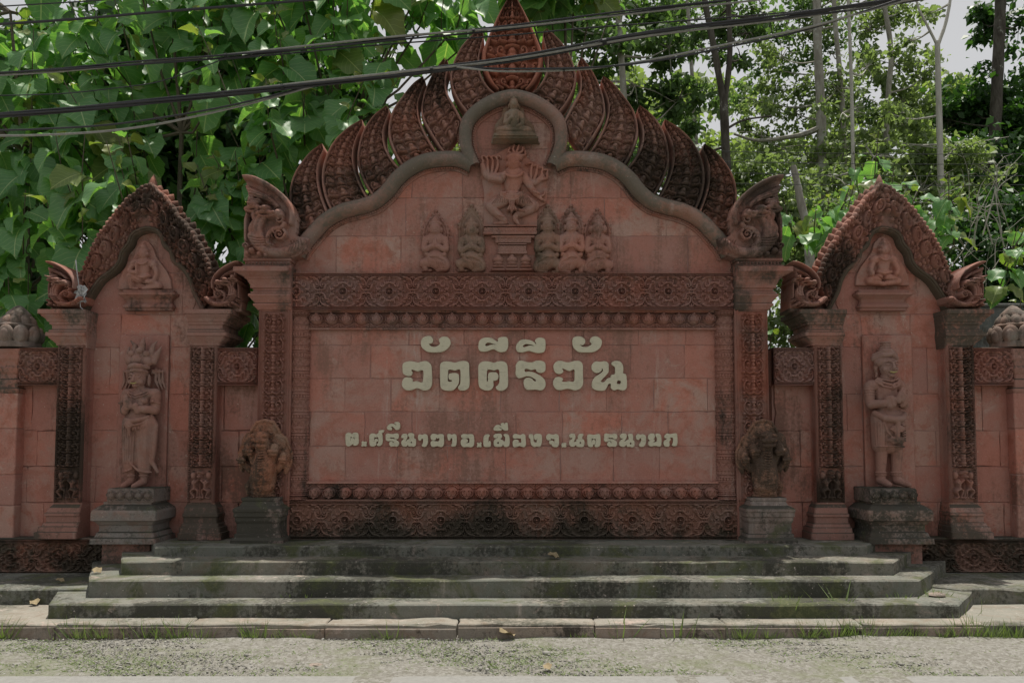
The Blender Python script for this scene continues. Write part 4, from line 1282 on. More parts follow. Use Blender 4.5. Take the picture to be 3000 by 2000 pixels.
# link walls between bays and name wall, end walls with posts, and the plinth friezes
def low_wall(side, a, b, kind):
    fl = 3022.0
    fx = (lambda x: x) if side < 0 else (lambda x: fl - x)
    sx = lambda x0, x1, Y: tuple(sorted((FX(fx(x0), Y), FX(fx(x1), Y))))
    where = {('link', -1): 'low pink link wall with carved panel behind the left serpent statue', ('link', 1): 'low pink link wall with carved panel behind the right serpent statue',
             ('end', -1): 'low pink end wall with dark carved panel at the left edge', ('end', 1): 'low pink end wall with pale carved panel at the right edge'}[(kind, side)]
    x0, x1 = sx(a, b, .1)
    w = thing('low_wall', where, 'wall', ((x0 + x1) / 2, .2, ZF - .3), 'low walls between the bays')
    x0 -= .02; x1 += .02
    MB().box(x0, x1, .125, .35, FZ(1600, .1), FZ(1128, .1)).build('wall_core', M['joint'], w)
    masonry(w, x0, x1, [FZ(y, .1) for y in (1600, 1471, 1366, 1261, 1128)], .48, .10, M['wall_w'], off0=.3)
    Y = .0
    c, d = sx(a, b, Y)
    h = MB().box(c, d, Y, .34, FZ(1128, Y), FZ(1021, Y), .004).build('panel_bed', M['carve_top'], w)
    k = (d - c) / (136 * U)
    me = ME_DIA3 if (kind == 'end' and side < 0) else ME_DIA
    put('carved_panel', me, None, w, loc=((c + d) / 2, Y - .001, (FZ(1128, Y) + FZ(1021, Y)) / 2), scl=(k, 1, (FZ(1021, Y) - FZ(1128, Y)) / (106 * U)))
    MB().box(c, d, .03, .33, FZ(1021, Y) + .001, FZ(1016, Y), .008).build('coping', M['cap_w'], w)
    return w, fx, sx
for sd_ in (-1, 1):
    low_wall(sd_, 640, 754, 'link')
    w, fx, sx = low_wall(sd_, 58, 172, 'end')
    # end post
    Y = -.03
    x0, x1 = sx(-48, 52, Y)
    MB().box(x0, x1, Y, .36, FZ(1590, Y), FZ(1150, Y)).build('post_core', M['joint'], w)
    zs = [FZ(y, Y) for y in (1585, 1480, 1390, 1255, 1150)]
    for i in range(4): MB().box(x0 - .006, x1 + .006, Y - .010, .37, zs[i] + .004, zs[i + 1] - .004, .008, .003).build('stone_block', M['wall_w'], w)
    pr = [(0, 1152), (3, 1146), (3, 1138), (-3, 1134), (-3, 1112), (-8, 1108), (-8, 1096), (-4, 1090), (0, 1078), (-4, 1070), (-1, 1058), (3, 1050), (1, 1040), (3, 1030), (3, 1021), (-8, 1019)]
    MB().moulding(x0, x1, Y - .006, .36, [(o * U, FZ(y, Y)) for o, y in pr]).build('post_capital', M['cap_w'], w)
    # lotus finial: base drum and three rings of petals
    cx, cy = FX(fx(38), .1), .16
    zb = FZ(1019, .1)
    fin = MB().lathe((cx, cy), [(.255, zb), (.255, zb + .03), (.24, zb + .07), (.20, zb + .08), (.17, zb + .2), (.20, zb + .25), (.215, zb + .27), (.20, zb + .29), (.15, zb + .3), (.13, zb + .42), (.05, zb + .50), (.01, zb + .52)], 24).build('lotus_finial', M['lotus'], w, True, 40)
    me = mesh('petal', *(lambda q: (q.v, q.f))(MB().ball((0, 0, 0), (.088, .05, .12), 14, 10).ball((0, -.018, -.004), (.060, .047, .088), 12, 8)), True)
    me.materials.append(M['lotus'])
    for n, rad, z, s, tilt in ((9, .215, .165, 1.0, -.12), (9, .155, .335, .70, .28), (8, .10, .425, .52, .5), (5, .045, .49, .36, .8)):
        for j in range(n):
            a = 2 * pi * (j + (.5 if n == 9 and s < 1 else 0)) / n - pi / 2
            put('petal', me, None, fin, loc=(cx + rad * cos(a), cy + rad * sin(a), zb + z - .02), rot=Euler((tilt * -1, 0, a + pi / 2), 'XYZ'), scl=(s, s, s))
    # plinth frieze
    yb = -.05
    p0, p1 = sx(-80, 345, yb)
    pl = thing('plinth_frieze', ('carved plinth with dark lozenge panels under the left bay and end wall' if sd_ < 0 else 'carved plinth with reddish lozenge panels under the right bay and end wall'), 'plinth', ((p0 + p1) / 2, .1, ZL))
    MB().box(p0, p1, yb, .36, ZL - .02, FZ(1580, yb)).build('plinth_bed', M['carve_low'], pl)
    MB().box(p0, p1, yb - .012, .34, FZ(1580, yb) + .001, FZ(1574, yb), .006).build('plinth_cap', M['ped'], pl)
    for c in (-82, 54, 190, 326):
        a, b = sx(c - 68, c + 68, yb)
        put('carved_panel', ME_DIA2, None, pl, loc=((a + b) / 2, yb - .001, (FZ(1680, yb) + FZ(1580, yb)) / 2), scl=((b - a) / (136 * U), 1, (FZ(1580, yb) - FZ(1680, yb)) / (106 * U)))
# ------------------------------------------------------------------ figures carved in the pediment (drawn in units of the enlarged pediment, 0.3634 px each)
FS, FOX, FOY = .3634, 1200.0, 250.0
def place(R, name, mat, mask=None, Y=.0, parent=gate, k=1.0, thr=6):
    m = (R.H > thr) if mask is None else mask | (R.H > thr)
    return put(name, R.mesh(name, pxmap(Y, FS, FOX, FOY, hs=FS * U * k), mask=m, back=Y + .012), mat, parent)
# dancing many-armed figure on a plain slab
R = Relief(560, 480, 1130, 1150, 3.0)
slabm = R.plate([(595, 1145), (600, 870), (570, 700), (565, 600), (700, 560), (770, 520), (830, 490), (930, 500), (950, 600), (1120, 680), (1120, 830), (1100, 960), (1030, 1000), (1030, 1145)], 22)
P, D = R.path, R.disc
P([(765, 745), (920, 745)], 36, h=1, b=38); P([(838, 745), (828, 850)], 84, 58, h=.75, b=32); D(825, 905, 88, 62, b=26, ry=50)
D(836, 655, 50, 56, b=62, ry=62); D(845, 600, 68, 62, b=40, ry=38); P([(838, 705), (840, 735)], 30, h=1, b=60)
for i, (x, y) in enumerate(((800, 535), (835, 515), (870, 515), (905, 530), (925, 560))): P([(850, 580), (x, y + 20), (x + 8, y - 12)], 14, 7, h=1, b=50)
for s in (-1, 1): D(836 + s * 18, 645, 11, 5, b=112, ry=4); D(836 + s * 52, 660, 11, 34, b=50, ry=24)
P([(836, 645), (836, 668)], 8, 12, h=1.1, b=108); D(836, 688, 18, 7, b=106, ry=5)
a = np.linspace(.12 * pi, .88 * pi, 9); P(np.stack([838 + 78 * np.cos(a), 715 + 55 * np.sin(a)], 1), 11, h=1, b=96)
P([(770, 925), (660, 985)], 58, 46, h=1, b=30); P([(655, 990), (700, 1040), (765, 1095)], 40, 26, h=1, b=38); P([(775, 1115), (690, 1125)], 20, 15, h=1, b=30)
P([(890, 925), (1000, 985)], 58, 46, h=1, b=30); P([(1000, 992), (940, 1025), (880, 1050)], 40, 28, h=1, b=38); P([(868, 1050), (850, 1085), (880, 1132)], 26, 15, h=1, b=36)
for k in range(7):                                                                                 # pleated shorts
    for s in (-1, 1): R.groove([(828 + s * (30 + 14 * k), 890 + 3 * k), (828 + s * (44 + 17 * k), 930 + 5 * k), (828 + s * (40 + 20 * k), 965 + 2 * k)], 4, 9)
R.plate([(800, 905), (850, 905), (846, 985), (868, 1030), (842, 1022), (826, 1048), (808, 1022), (782, 1030), (804, 985)], 84)          # flat pleated sash
for x in (814, 826, 838): R.groove([(x, 915), (x, 970), (x + (x - 826) * .8, 1030)], 4, 10)
for k in range(3): P([(735, 885 + 14 * k), (825, 915 + 16 * k), (915, 885 + 14 * k)], 8, h=1, b=78)
P([(765, 750), (650, 755)], 34, 30, h=1, b=40); P([(650, 760), (740, 785)], 28, 20, h=1, b=46, b1=80); D(755, 762, 22, 30, b=84, ry=30)
P([(645, 750), (610, 730), (590, 660)], 28, 22, h=1, b=34)
for i in range(4):
    x = 592 + 40 * i
    P([(610 + 26 * i, 730), (x - 2, 670), (x, 625)], 14, 12, h=1.2, b=38); P([(x, 625), (x - 8, 595), (x + 12, 585), (x + 26, 602)], 9, 5, h=1.3, b=44)
P([(925, 755), (975, 835), (1020, 890)], 34, 22, h=1, b=42); P([(1025, 895), (1055, 925), (1085, 945)], 18, 8, h=1, b=44); P([(1040, 915), (1080, 895), (1085, 865)], 12, 6, h=1, b=44)
P([(935, 760), (1000, 800), (1070, 750)], 26, 22, h=1, b=30)
for i in range(4):
    x, y = 965 + 42 * i, 660 + 17 * i
    P([(975 + 22 * i, 790 - 4 * i), (x + 12, y + 50), (x + 16, y + 15)], 14, 12, h=1.2, b=36); P([(x + 16, y + 15), (x + 22, y - 14), (x - 6, y - 16), (x - 30, y - 8)], 9, 5, h=1.3, b=42)
for x, y in ((735, 1070), (905, 1030), (1020, 885)): P([(x - 22, y - 8), (x + 20, y + 8)], 8, h=1, b=72)
place(R, 'dancing_figure', M['fig'], slabm)
# altar under the dancer with three jars
R = Relief(585, 1130, 1035, 1510, 4.0)
for x0, x1, y0, y1, h in ((595, 1025, 1140, 1152, 60), (600, 1020, 1156, 1196, 50), (595, 1025, 1198, 1216, 62), (660, 1010, 1222, 1240, 50), (690, 980, 1240, 1280, 40), (715, 945, 1284, 1296, 50), (718, 942, 1300, 1352, 40), (712, 948, 1354, 1368, 48), (640, 1010, 1370, 1505, 8)):
    R.plate([(x0, y0), (x1, y0), (x1, y1), (x0, y1)], h)
for x in np.arange(610, 1015, 22):
    R.path([(x, 1160), (x + 20, 1192)], 4, h=1, b=50); R.path([(x, 1192), (x + 20, 1160)], 4, h=1, b=50)
for x in np.arange(724, 935, 20):
    R.path([(x, 1304), (x + 18, 1348)], 4, h=1, b=40); R.path([(x, 1348), (x + 18, 1304)], 4, h=1, b=40)
for i in range(5): R.spiral(720 + 58 * i, 1258, 20, a0=0, turns=1.2, sg=1 if i % 2 else -1, r=8, h=1.2, b=36)
for x in (715, 825, 935):
    R.disc(x, 1410, 48, 55, ry=30); R.disc(x, 1385, 26, 50, ry=20); R.disc(x, 1440, 44, 50, ry=14); R.path([(x - 34, 1462), (x + 34, 1462)], 13, h=2.6); R.path([(x - 44, 1490), (x + 44, 1490)], 14, h=2.6)
place(R, 'altar', M['carve'])
# kneeling worshippers, each under a leafy pointed arch
def kneeler(name, cx, top, seat, face, mat, frame=1.0, trunk=False, arms=0):
    h = seat - top
    R = Relief(cx - 150, top - 190, cx + 160, seat + 15, 3.2)
    P, D = R.path, R.disc
    at = top - 150 * frame
    am = R.plate([(cx - 100, at + 210), (cx - 92, at + 150), (cx - 50, at + 80), (cx, at + 30), (cx + 50, at + 80), (cx + 92, at + 150), (cx + 100, at + 210), (cx + 96, seat - 90), (cx - 96, seat - 90)], 10)
    for s in (-1, 1):
        P([(cx + s * 96, at + 190), (cx + s * 80, at + 140), (cx + s * 48, at + 95), (cx, at + 38)], 13, 9, h=1.5)
        P([(cx + s * 72, at + 190), (cx + s * 60, at + 150), (cx + s * 34, at + 118), (cx, at + 80)], 8, 7, h=1.9)
        for i in range(6):
            t = i / 5; D(cx + s * (104 - 100 * t), at + 170 - 150 * t, 13, 22, ry=15)
        D(cx + s * 98, at + 205, 17, 26, ry=14)
        P([(cx + s * 95, at + 215), (cx + s * 92, seat - 140)], 12, h=1.6, smooth=False)
    y = lambda t: top + h * t
    P([(cx - 62, y(.34)), (cx + 62, y(.34))], 36, h=1, b=36); P([(cx, y(.34)), (cx, y(.58))], 74, 60, h=.72, b=30)
    D(cx, y(.12), 47, 52, b=56, ry=52); D(cx, y(.00), 56, 52, b=38, ry=30); D(cx, y(-.07), 34, 44, b=38, ry=24); D(cx, y(-.12), 18, 36, b=36, ry=18)
    P([(cx, y(.2)), (cx, y(.3))], 28, h=1, b=52)
    for s in (-1, 1):
        D(cx + s * 49, y(.13), 11 if not trunk else 26, 30, b=46, ry=24 if not trunk else 34)
        D(cx + s * 16, y(.10), 10, 5, b=102, ry=5)
        P([(cx + s * 76, y(.34)), (cx + s * 84, y(.56)), (cx + s * 20, y(.50))], 30, 20, h=1, b=42, b1=84)
        P([(cx + s * 10, y(.52)), (cx + s * 5, y(.36))], 15, 8, h=1.3, b=84)
        D(cx + s * 78, y(.42), 34, 12, b=68, ry=9)
    if trunk: P([(cx, y(.12)), (cx + 8, y(.24)), (cx - 4, y(.34))], 22, 12, h=1, b=86); D(cx, y(.64), 76, 62, b=36, ry=46)
    else: P([(cx, y(.10)), (cx, y(.15))], 8, 11, h=1.2, b=98); D(cx, y(.2), 17, 6, b=98, ry=5)
    P([(cx - 70, y(.66)), (cx, y(.70)), (cx + 74, y(.67))], 18, h=1.1, b=60)
    f = face
    P([(cx, y(.74)), (cx + f * 50, y(.86))], 82, 66, h=.95, b=20); P([(cx + f * 60, y(.88)), (cx + f * 30, y(.97))], 60, 34, h=1, b=20)
    P([(cx - f * 20, y(.78)), (cx - f * 92, y(.84))], 52, 40, h=1, b=24); P([(cx - f * 92, y(.84)), (cx - f * 80, y(.97))], 34, 22, h=1, b=24); P([(cx - f * 100, y(.985)), (cx - f * 40, y(.985))], 17, 14, h=1, b=14)
    for k in range(6): R.groove([(cx - f * 40 + f * 10 * k, y(.74)), (cx + f * (10 + 14 * k), y(.84)), (cx + f * (20 + 12 * k), y(.97))], 6, 9)
    return place(R, name, mat, am)
kneeler('kneeling_figure', 212, 1130, 1500, 1, M['fig'], .9)
kneeler('kneeling_figure', 500, 1140, 1502, 1, M['fig_d'], 1.25)
kneeler('kneeling_figure', 1112, 1105, 1515, -1, M['fig_d'], 1.0)
kneeler('kneeling_figure', 1300, 1105, 1515, -1, M['fig'], 1.0)
kneeler('kneeling_figure', 1512, 1120, 1520, -1, M['fig'], .9, trunk=True)
# seated meditating image with raised hand on a shelf, in front of a leaf-shaped back
R = Relief(640, 120, 1065, 510, 3.2)
m = R.plate([(655, 480), (668, 420), (690, 320), (740, 265), (755, 190), (800, 140), (838, 128), (890, 150), (920, 200), (930, 260), (1000, 330), (1030, 440), (1052, 480)], 18)
P, D = R.path, R.disc
D(840, 190, 38, 50, b=46, ry=44); D(840, 158, 38, 44, b=40, ry=24); D(840, 142, 16, 44, b=40, ry=14); P([(840, 225), (840, 250)], 22, h=1, b=50)
for s in (-1, 1): D(840 + s * 39, 200, 8, 30, b=40, ry=22); D(840 + s * 14, 186, 8, 4, b=86, ry=4)
P([(840, 186), (840, 202)], 6, 9, h=1.2, b=86)
P([(790, 265), (890, 265)], 28, h=1, b=42); P([(840, 270), (840, 355)], 62, 50, h=.8, b=34)
P([(782, 270), (775, 340), (820, 300)], 24, 16, h=1, b=44, b1=74); P([(822, 305), (826, 262)], 16, 8, h=1, b=76)
P([(898, 270), (908, 340), (870, 372)], 24, 17, h=1, b=44, b1=70)
P([(800, 375), (720, 392)], 34, 28, h=1, b=44); P([(720, 398), (900, 392)], 26, 20, h=1, b=58); P([(880, 375), (960, 392)], 34, 28, h=1, b=44); P([(960, 398), (800, 402)], 26, 20, h=1, b=52)
for x0, x1, y0, y1, h in ((700, 985, 412, 430, 84), (694, 1000, 430, 446, 96), (682, 1018, 446, 462, 108), (672, 1034, 462, 478, 96)): R.plate([(x0, y0), (x1, y0), (x1, y1), (x0, y1)], h)
place(R, 'meditating_image', M['buddha'], m, k=1.35)

# ------------------------------------------------------------------ cream wooden letters
def letters(parent, glyphs, sc, ox, oy, Y, ext):
    for name, outs in glyphs:
        cu = bpy.data.curves.new('letter', 'CURVE')
        cu.dimensions = '2D'; cu.fill_mode = 'BOTH'; cu.extrude = ext; cu.bevel_depth = .0025; cu.bevel_resolution = 1; cu.resolution_u = 5
        for pts in outs:
            s = cu.splines.new('BEZIER')
            s.bezier_points.add(len(pts) - 1)
            for b, (x, y) in zip(s.bezier_points, pts):
                w = F(ox + x * sc, oy + y * sc, Y - ext)
                b.co = (w.x, w.z, 0)
            n = len(pts)
            for i, b in enumerate(s.bezier_points):            # gently rounded corners
                p, q = s.bezier_points[i - 1].co, s.bezier_points[(i + 1) % n].co
                t = (q - p)
                la, lb = (b.co - p).length, (q - b.co).length
                t.normalize()
                b.handle_left_type = b.handle_right_type = 'FREE'
                b.handle_left = b.co - t * la * .30
                b.handle_right = b.co + t * lb * .30
            s.use_cyclic_u = True
        o = bpy.data.objects.new('tmp', cu)
        COL.objects.link(o)
        dg = bpy.context.evaluated_depsgraph_get()
        me = bpy.data.meshes.new_from_object(o.evaluated_get(dg))
        bpy.data.objects.remove(o, do_unlink=True)
        n = len(me.vertices)
        v = np.empty(n * 3, np.float32); me.vertices.foreach_get('co', v); v = v.reshape(-1, 3)
        v = np.stack([v[:, 0], (Y - ext) - v[:, 2], v[:, 1]], 1)
        me.vertices.foreach_set('co', v.ravel()); me.update()
        me.name = 'letter'
        put('letter', me, M['letter'], parent)
L1 = [  # first half of the upper row, traced in a 2352-wide enlargement
 ('mark', [[(490, 100), (590, 68), (640, 78), (682, 135), (672, 190), (640, 215), (600, 222), (615, 250), (650, 280), (720, 290), (790, 262), (832, 215), (812, 175), (820, 120), (900, 82), (975, 92), (1030, 160), (1030, 240), (960, 330), (850, 385), (640, 390), (540, 362), (455, 280), (450, 170)]]),
 ('mark', [[(1625, 170), (1680, 118), (1760, 100), (1870, 112), (1995, 182), (2002, 120), (2050, 95), (2160, 90), (2195, 130), (2198, 290), (2150, 370), (2050, 388), (1985, 365), (1915, 328), (1860, 340), (1770, 370), (1660, 372), (1612, 330), (1610, 230)], [(1740, 235), (1775, 200), (1830, 198), (1900, 222), (1955, 240), (1880, 244), (1820, 258), (1770, 275), (1742, 262)]]),
 ('wo', [[(100, 610), (200, 578), (300, 588), (385, 606), (460, 585), (560, 580), (640, 650), (655, 760), (655, 1060), (590, 1145), (490, 1160), (400, 1122), (340, 1120), (240, 1158), (130, 1150), (65, 1080), (65, 990), (110, 915), (200, 905), (260, 930), (272, 990), (340, 980), (400, 995), (450, 1010), (480, 990), (492, 900), (490, 770), (450, 752), (390, 775), (330, 762), (270, 742), (240, 760), (268, 805), (240, 860), (180, 870), (90, 830), (72, 740), (72, 650)]]),
 ('do', [[(840, 630), (910, 585), (1030, 588), (1130, 608), (1230, 580), (1350, 578), (1405, 620), (1412, 760), (1412, 1090), (1340, 1155), (1230, 1158), (1192, 1105), (1235, 1040), (1245, 900), (1240, 760), (1210, 735), (1130, 758), (1060, 745), (1000, 745), (985, 800), (982, 975), (1010, 992), (1060, 990), (1070, 958), (1020, 945), (1003, 900), (1010, 840), (1060, 820), (1150, 818), (1200, 850), (1205, 1000), (1160, 1090), (1080, 1160), (930, 1160), (850, 1110), (832, 950), (830, 740)]]),
 ('kho', [[(1610, 660), (1670, 595), (1760, 578), (1850, 592), (1920, 608), (2000, 585), (2090, 580), (2170, 625), (2192, 740), (2192, 1080), (2110, 1160), (2010, 1162), (1958, 1105), (2000, 1060), (2030, 1000), (2032, 860), (2025, 760), (1990, 735), (1920, 758), (1850, 742), (1790, 745), (1772, 800), (1770, 980), (1790, 992), (1800, 960), (1800, 870), (1820, 815), (1890, 800), (1970, 812), (2005, 870), (1990, 940), (1940, 968), (1905, 962), (1902, 1080), (1850, 1150), (1740, 1160), (1640, 1110), (1610, 1030), (1606, 840)]]),
]
L2 = [
 ('mark', [[(105, 225), (170, 155), (260, 138), (370, 155), (440, 190), (492, 232), (468, 165), (500, 118), (580, 102), (650, 125), (672, 170), (672, 320), (640, 385), (540, 405), (450, 392), (350, 362), (290, 372), (200, 390), (120, 380), (88, 330), (88, 270)], [(220, 262), (270, 225), (340, 228), (450, 264), (370, 262), (300, 280), (250, 296), (220, 286)]]),
 ('mark', [[(1240, 110), (1310, 78), (1400, 85), (1465, 130), (1478, 185), (1450, 235), (1410, 248), (1378, 236), (1400, 272), (1450, 290), (1520, 288), (1590, 255), (1615, 222), (1582, 180), (1590, 120), (1650, 80), (1730, 85), (1800, 140), (1815, 210), (1770, 310), (1650, 385), (1480, 392), (1350, 382), (1260, 310), (1228, 220)]]),
 ('ro', [[(85, 640), (150, 570), (230, 575), (310, 598), (410, 598), (490, 570), (590, 570), (665, 610), (675, 700), (665, 770), (590, 808), (530, 795), (490, 765), (495, 742), (450, 735), (390, 752), (310, 725), (262, 730), (250, 765), (275, 795), (350, 788), (440, 805), (560, 865), (640, 930), (672, 1000), (668, 1090), (600, 1158), (480, 1145), (360, 1150), (290, 1140), (245, 1060), (245, 960), (300, 915), (390, 925), (440, 975), (475, 985), (490, 958), (440, 920), (380, 885), (290, 875), (200, 905), (130, 912), (80, 850), (80, 740)]]),
 ('wo', [[(850, 640), (920, 578), (1010, 575), (1090, 598), (1170, 598), (1270, 572), (1370, 578), (1425, 640), (1430, 800), (1430, 1040), (1370, 1130), (1270, 1160), (1170, 1132), (1100, 1130), (980, 1155), (900, 1140), (842, 1060), (842, 970), (890, 905), (980, 902), (1030, 935), (1010, 985), (1080, 995), (1150, 982), (1240, 995), (1268, 950), (1270, 830), (1265, 745), (1220, 745), (1170, 768), (1110, 752), (1050, 725), (1010, 722), (1035, 775), (1010, 815), (940, 828), (880, 800), (845, 720)]]),
 ('no', [[(1620, 650), (1690, 585), (1790, 590), (1880, 578), (1945, 620), (1952, 720), (1945, 800), (1880, 880), (1820, 940), (1795, 985), (1830, 1005), (1880, 985), (1930, 930), (1995, 905), (2010, 860), (2085, 835), (2090, 760), (2085, 690), (2020, 640), (2030, 595), (2110, 572), (2190, 590), (2240, 660), (2248, 760), (2245, 820), (2300, 845), (2315, 920), (2318, 1100), (2270, 1158), (2200, 1155), (2140, 1140), (2060, 1158), (2005, 1110), (2000, 1030), (1950, 1035), (1915, 1100), (1870, 1160), (1720, 1160), (1630, 1110), (1625, 1000), (1680, 900), (1770, 840), (1840, 780), (1840, 735), (1815, 715), (1810, 760), (1750, 805), (1680, 800), (1620, 740)], [(2125, 980), (2150, 962), (2200, 970), (2202, 1030), (2175, 1042), (2125, 1030)]]),
]
row1 = thing('temple_name_letters', 'large cream wooden Thai letters spelling the temple name across the wall', 'lettering', (FX(1505), -.03, FZ(1143)))
letters(row1, L1, .14456, 1170, 975, -.006, .017)
letters(row1, L2, .14456, 1500, 975, -.006, .017)
S1_ = [
 ('to', [[(125, 470), (180, 432), (240, 435), (285, 465), (330, 430), (400, 425), (445, 460), (455, 560), (455, 700), (410, 755), (350, 760), (320, 730), (345, 680), (355, 600), (350, 540), (300, 555), (255, 525), (245, 560), (240, 640), (262, 640), (250, 600), (270, 570), (325, 575), (338, 620), (330, 690), (280, 740), (210, 778), (150, 765), (125, 690), (122, 560)]]),
 ('stop', [[(545, 680), (575, 652), (605, 672), (650, 660), (672, 690), (662, 730), (672, 765), (645, 785), (600, 772), (560, 788), (540, 770), (555, 725)]]),
 ('so', [[(755, 500), (800, 452), (860, 448), (920, 470), (975, 450), (1000, 410), (1000, 375), (1050, 362), (1130, 362), (1115, 410), (1070, 440), (1088, 490), (1088, 700), (1040, 765), (970, 768), (950, 735), (985, 690), (990, 560), (960, 535), (920, 550), (880, 540), (868, 600), (868, 670), (885, 660), (890, 610), (930, 588), (970, 605), (970, 650), (930, 665), (925, 740), (880, 778), (790, 778), (758, 730), (752, 620)]]),
 ('mark', [[(1215, 300), (1265, 215), (1330, 190), (1400, 200), (1450, 230), (1465, 210), (1415, 170), (1440, 148), (1520, 150), (1552, 190), (1550, 300), (1500, 348), (1440, 335), (1400, 290), (1350, 262), (1310, 280), (1345, 310), (1330, 350), (1250, 345)]]),
 ('ro', [[(1185, 480), (1230, 448), (1300, 460), (1360, 465), (1430, 450), (1500, 452), (1520, 500), (1510, 570), (1460, 595), (1410, 570), (1420, 548), (1370, 552), (1300, 545), (1290, 575), (1340, 585), (1430, 605), (1510, 660), (1530, 710), (1490, 782), (1400, 778), (1320, 785), (1278, 730), (1290, 675), (1340, 660), (1375, 690), (1405, 680), (1370, 650), (1310, 640), (1240, 645), (1190, 615), (1185, 540)]]),
 ('no', [[(1595, 520), (1640, 462), (1730, 462), (1755, 510), (1735, 590), (1700, 650), (1715, 660), (1760, 610), (1805, 590), (1810, 545), (1775, 500), (1790, 450), (1870, 438), (1925, 470), (1930, 580), (1975, 610), (1965, 760), (1920, 790), (1860, 780), (1790, 785), (1770, 740), (1750, 760), (1720, 785), (1640, 780), (1600, 720), (1605, 650), (1660, 590), (1650, 565), (1605, 560)], [(1838, 668), (1875, 662), (1880, 700), (1842, 702)]]),
 ('aa', [[(2045, 500), (2080, 470), (2140, 488), (2210, 462), (2270, 490), (2290, 560), (2290, 690), (2250, 780), (2190, 795), (2138, 765), (2165, 715), (2175, 640), (2165, 585), (2130, 580), (2110, 620), (2070, 628), (2045, 590)]]),
]
S2_ = [
 ('wo', [[(115, 500), (160, 460), (230, 462), (290, 480), (370, 462), (440, 480), (452, 560), (452, 740), (410, 795), (340, 790), (280, 775), (200, 795), (140, 785), (112, 720), (125, 660), (180, 642), (240, 655), (320, 655), (340, 610), (335, 560), (290, 575), (235, 555), (245, 595), (200, 622), (135, 610), (112, 560)]]),
 ('aa', [[(555, 475), (600, 460), (670, 480), (740, 460), (785, 500), (790, 680), (765, 770), (690, 790), (655, 765), (680, 700), (685, 600), (660, 562), (635, 575), (620, 620), (580, 620), (560, 560)]]),
 ('o', [[(920, 500), (970, 462), (1060, 470), (1130, 468), (1220, 475), (1250, 540), (1250, 740), (1200, 800), (1080, 795), (980, 800), (920, 750), (915, 630), (960, 592), (1050, 592), (1090, 625), (1080, 670), (1030, 690), (1060, 702), (1125, 690), (1138, 640), (1135, 575), (1080, 565), (1030, 570), (970, 575), (925, 545)]]),
 ('stop', [[(1335, 700), (1360, 690), (1395, 710), (1425, 678), (1450, 700), (1440, 745), (1450, 795), (1420, 808), (1390, 790), (1355, 808), (1332, 785), (1355, 745)]]),
 ('e', [[(1515, 540), (1560, 480), (1640, 470), (1668, 500), (1640, 550), (1632, 650), (1640, 685), (1660, 645), (1690, 660), (1692, 770), (1670, 795), (1540, 795), (1512, 760)]]),
 ('mark', [[(1775, 320), (1830, 240), (1910, 220), (1985, 250), (1965, 200), (2000, 170), (2045, 172), (2060, 212), (2080, 172), (2135, 170), (2145, 230), (2150, 350), (2080, 365), (2030, 345), (1975, 295), (1910, 288), (1985, 330), (1970, 365), (1800, 362)]]),
 ('mo', [[(1778, 500), (1830, 460), (1960, 458), (1995, 510), (1985, 555), (1950, 585), (2010, 625), (2065, 660), (2085, 600), (2080, 540), (2042, 490), (2070, 462), (2140, 465), (2185, 530), (2188, 750), (2140, 790), (2060, 790), (2030, 740), (2010, 730), (2005, 770), (1960, 790), (1820, 788), (1785, 740), (1788, 640), (1830, 590), (1895, 550), (1870, 535), (1850, 560), (1790, 555)], [(1870, 675), (1900, 662), (1920, 690), (1905, 722), (1872, 715)]]),
]
S3_ = [
 ('o', [[(118, 500), (170, 460), (240, 470), (310, 490), (380, 460), (435, 490), (445, 580), (455, 740), (420, 800), (360, 795), (290, 772), (220, 795), (140, 800), (115, 740), (120, 650), (170, 610), (240, 618), (268, 660), (245, 695), (290, 685), (330, 695), (338, 640), (330, 580), (280, 575), (235, 568), (180, 580), (125, 560)]]),
 ('ngo', [[(540, 490), (590, 460), (640, 480), (655, 560), (660, 640), (700, 682), (745, 680), (750, 620), (772, 570), (750, 575), (740, 605), (705, 612), (682, 570), (675, 500), (710, 465), (830, 462), (872, 500), (875, 680), (830, 790), (740, 785), (680, 800), (610, 750), (585, 660), (580, 590), (545, 555)]]),
 ('cho', [[(1000, 520), (1050, 462), (1130, 475), (1190, 480), (1260, 460), (1315, 500), (1328, 620), (1325, 740), (1280, 800), (1190, 795), (1150, 760), (1140, 725), (1100, 728), (1078, 690), (1085, 645), (1140, 632), (1185, 650), (1210, 690), (1218, 640), (1210, 590), (1160, 588), (1105, 560), (1120, 600), (1070, 625), (1015, 600)]]),
 ('stop', [[(1405, 735), (1430, 700), (1460, 712), (1500, 690), (1525, 720), (1515, 755), (1525, 790), (1490, 808), (1450, 800), (1420, 808), (1410, 780)]]),
 ('no', [[(1608, 500), (1650, 458), (1740, 462), (1765, 520), (1750, 600), (1725, 660), (1745, 678), (1790, 650), (1800, 610), (1838, 590), (1840, 520), (1880, 462), (1970, 465), (1970, 500), (1945, 530), (1948, 590), (1995, 620), (1998, 750), (1960, 795), (1850, 795), (1800, 780), (1790, 745), (1760, 765), (1720, 790), (1650, 785), (1612, 730), (1618, 650), (1680, 590), (1690, 550), (1640, 560)], [(1878, 675), (1910, 662), (1925, 690), (1910, 722), (1880, 715)]]),
 ('kho', [[(2090, 500), (2140, 470), (2260, 485), (2380, 462), (2420, 490), (2425, 740), (2370, 795), (2300, 798), (2280, 765), (2310, 710), (2310, 590), (2250, 590), (2205, 580), (2190, 690), (2205, 690), (2210, 640), (2250, 612), (2295, 640), (2285, 720), (2240, 735), (2225, 790), (2140, 795), (2100, 750), (2090, 620)]]),
]
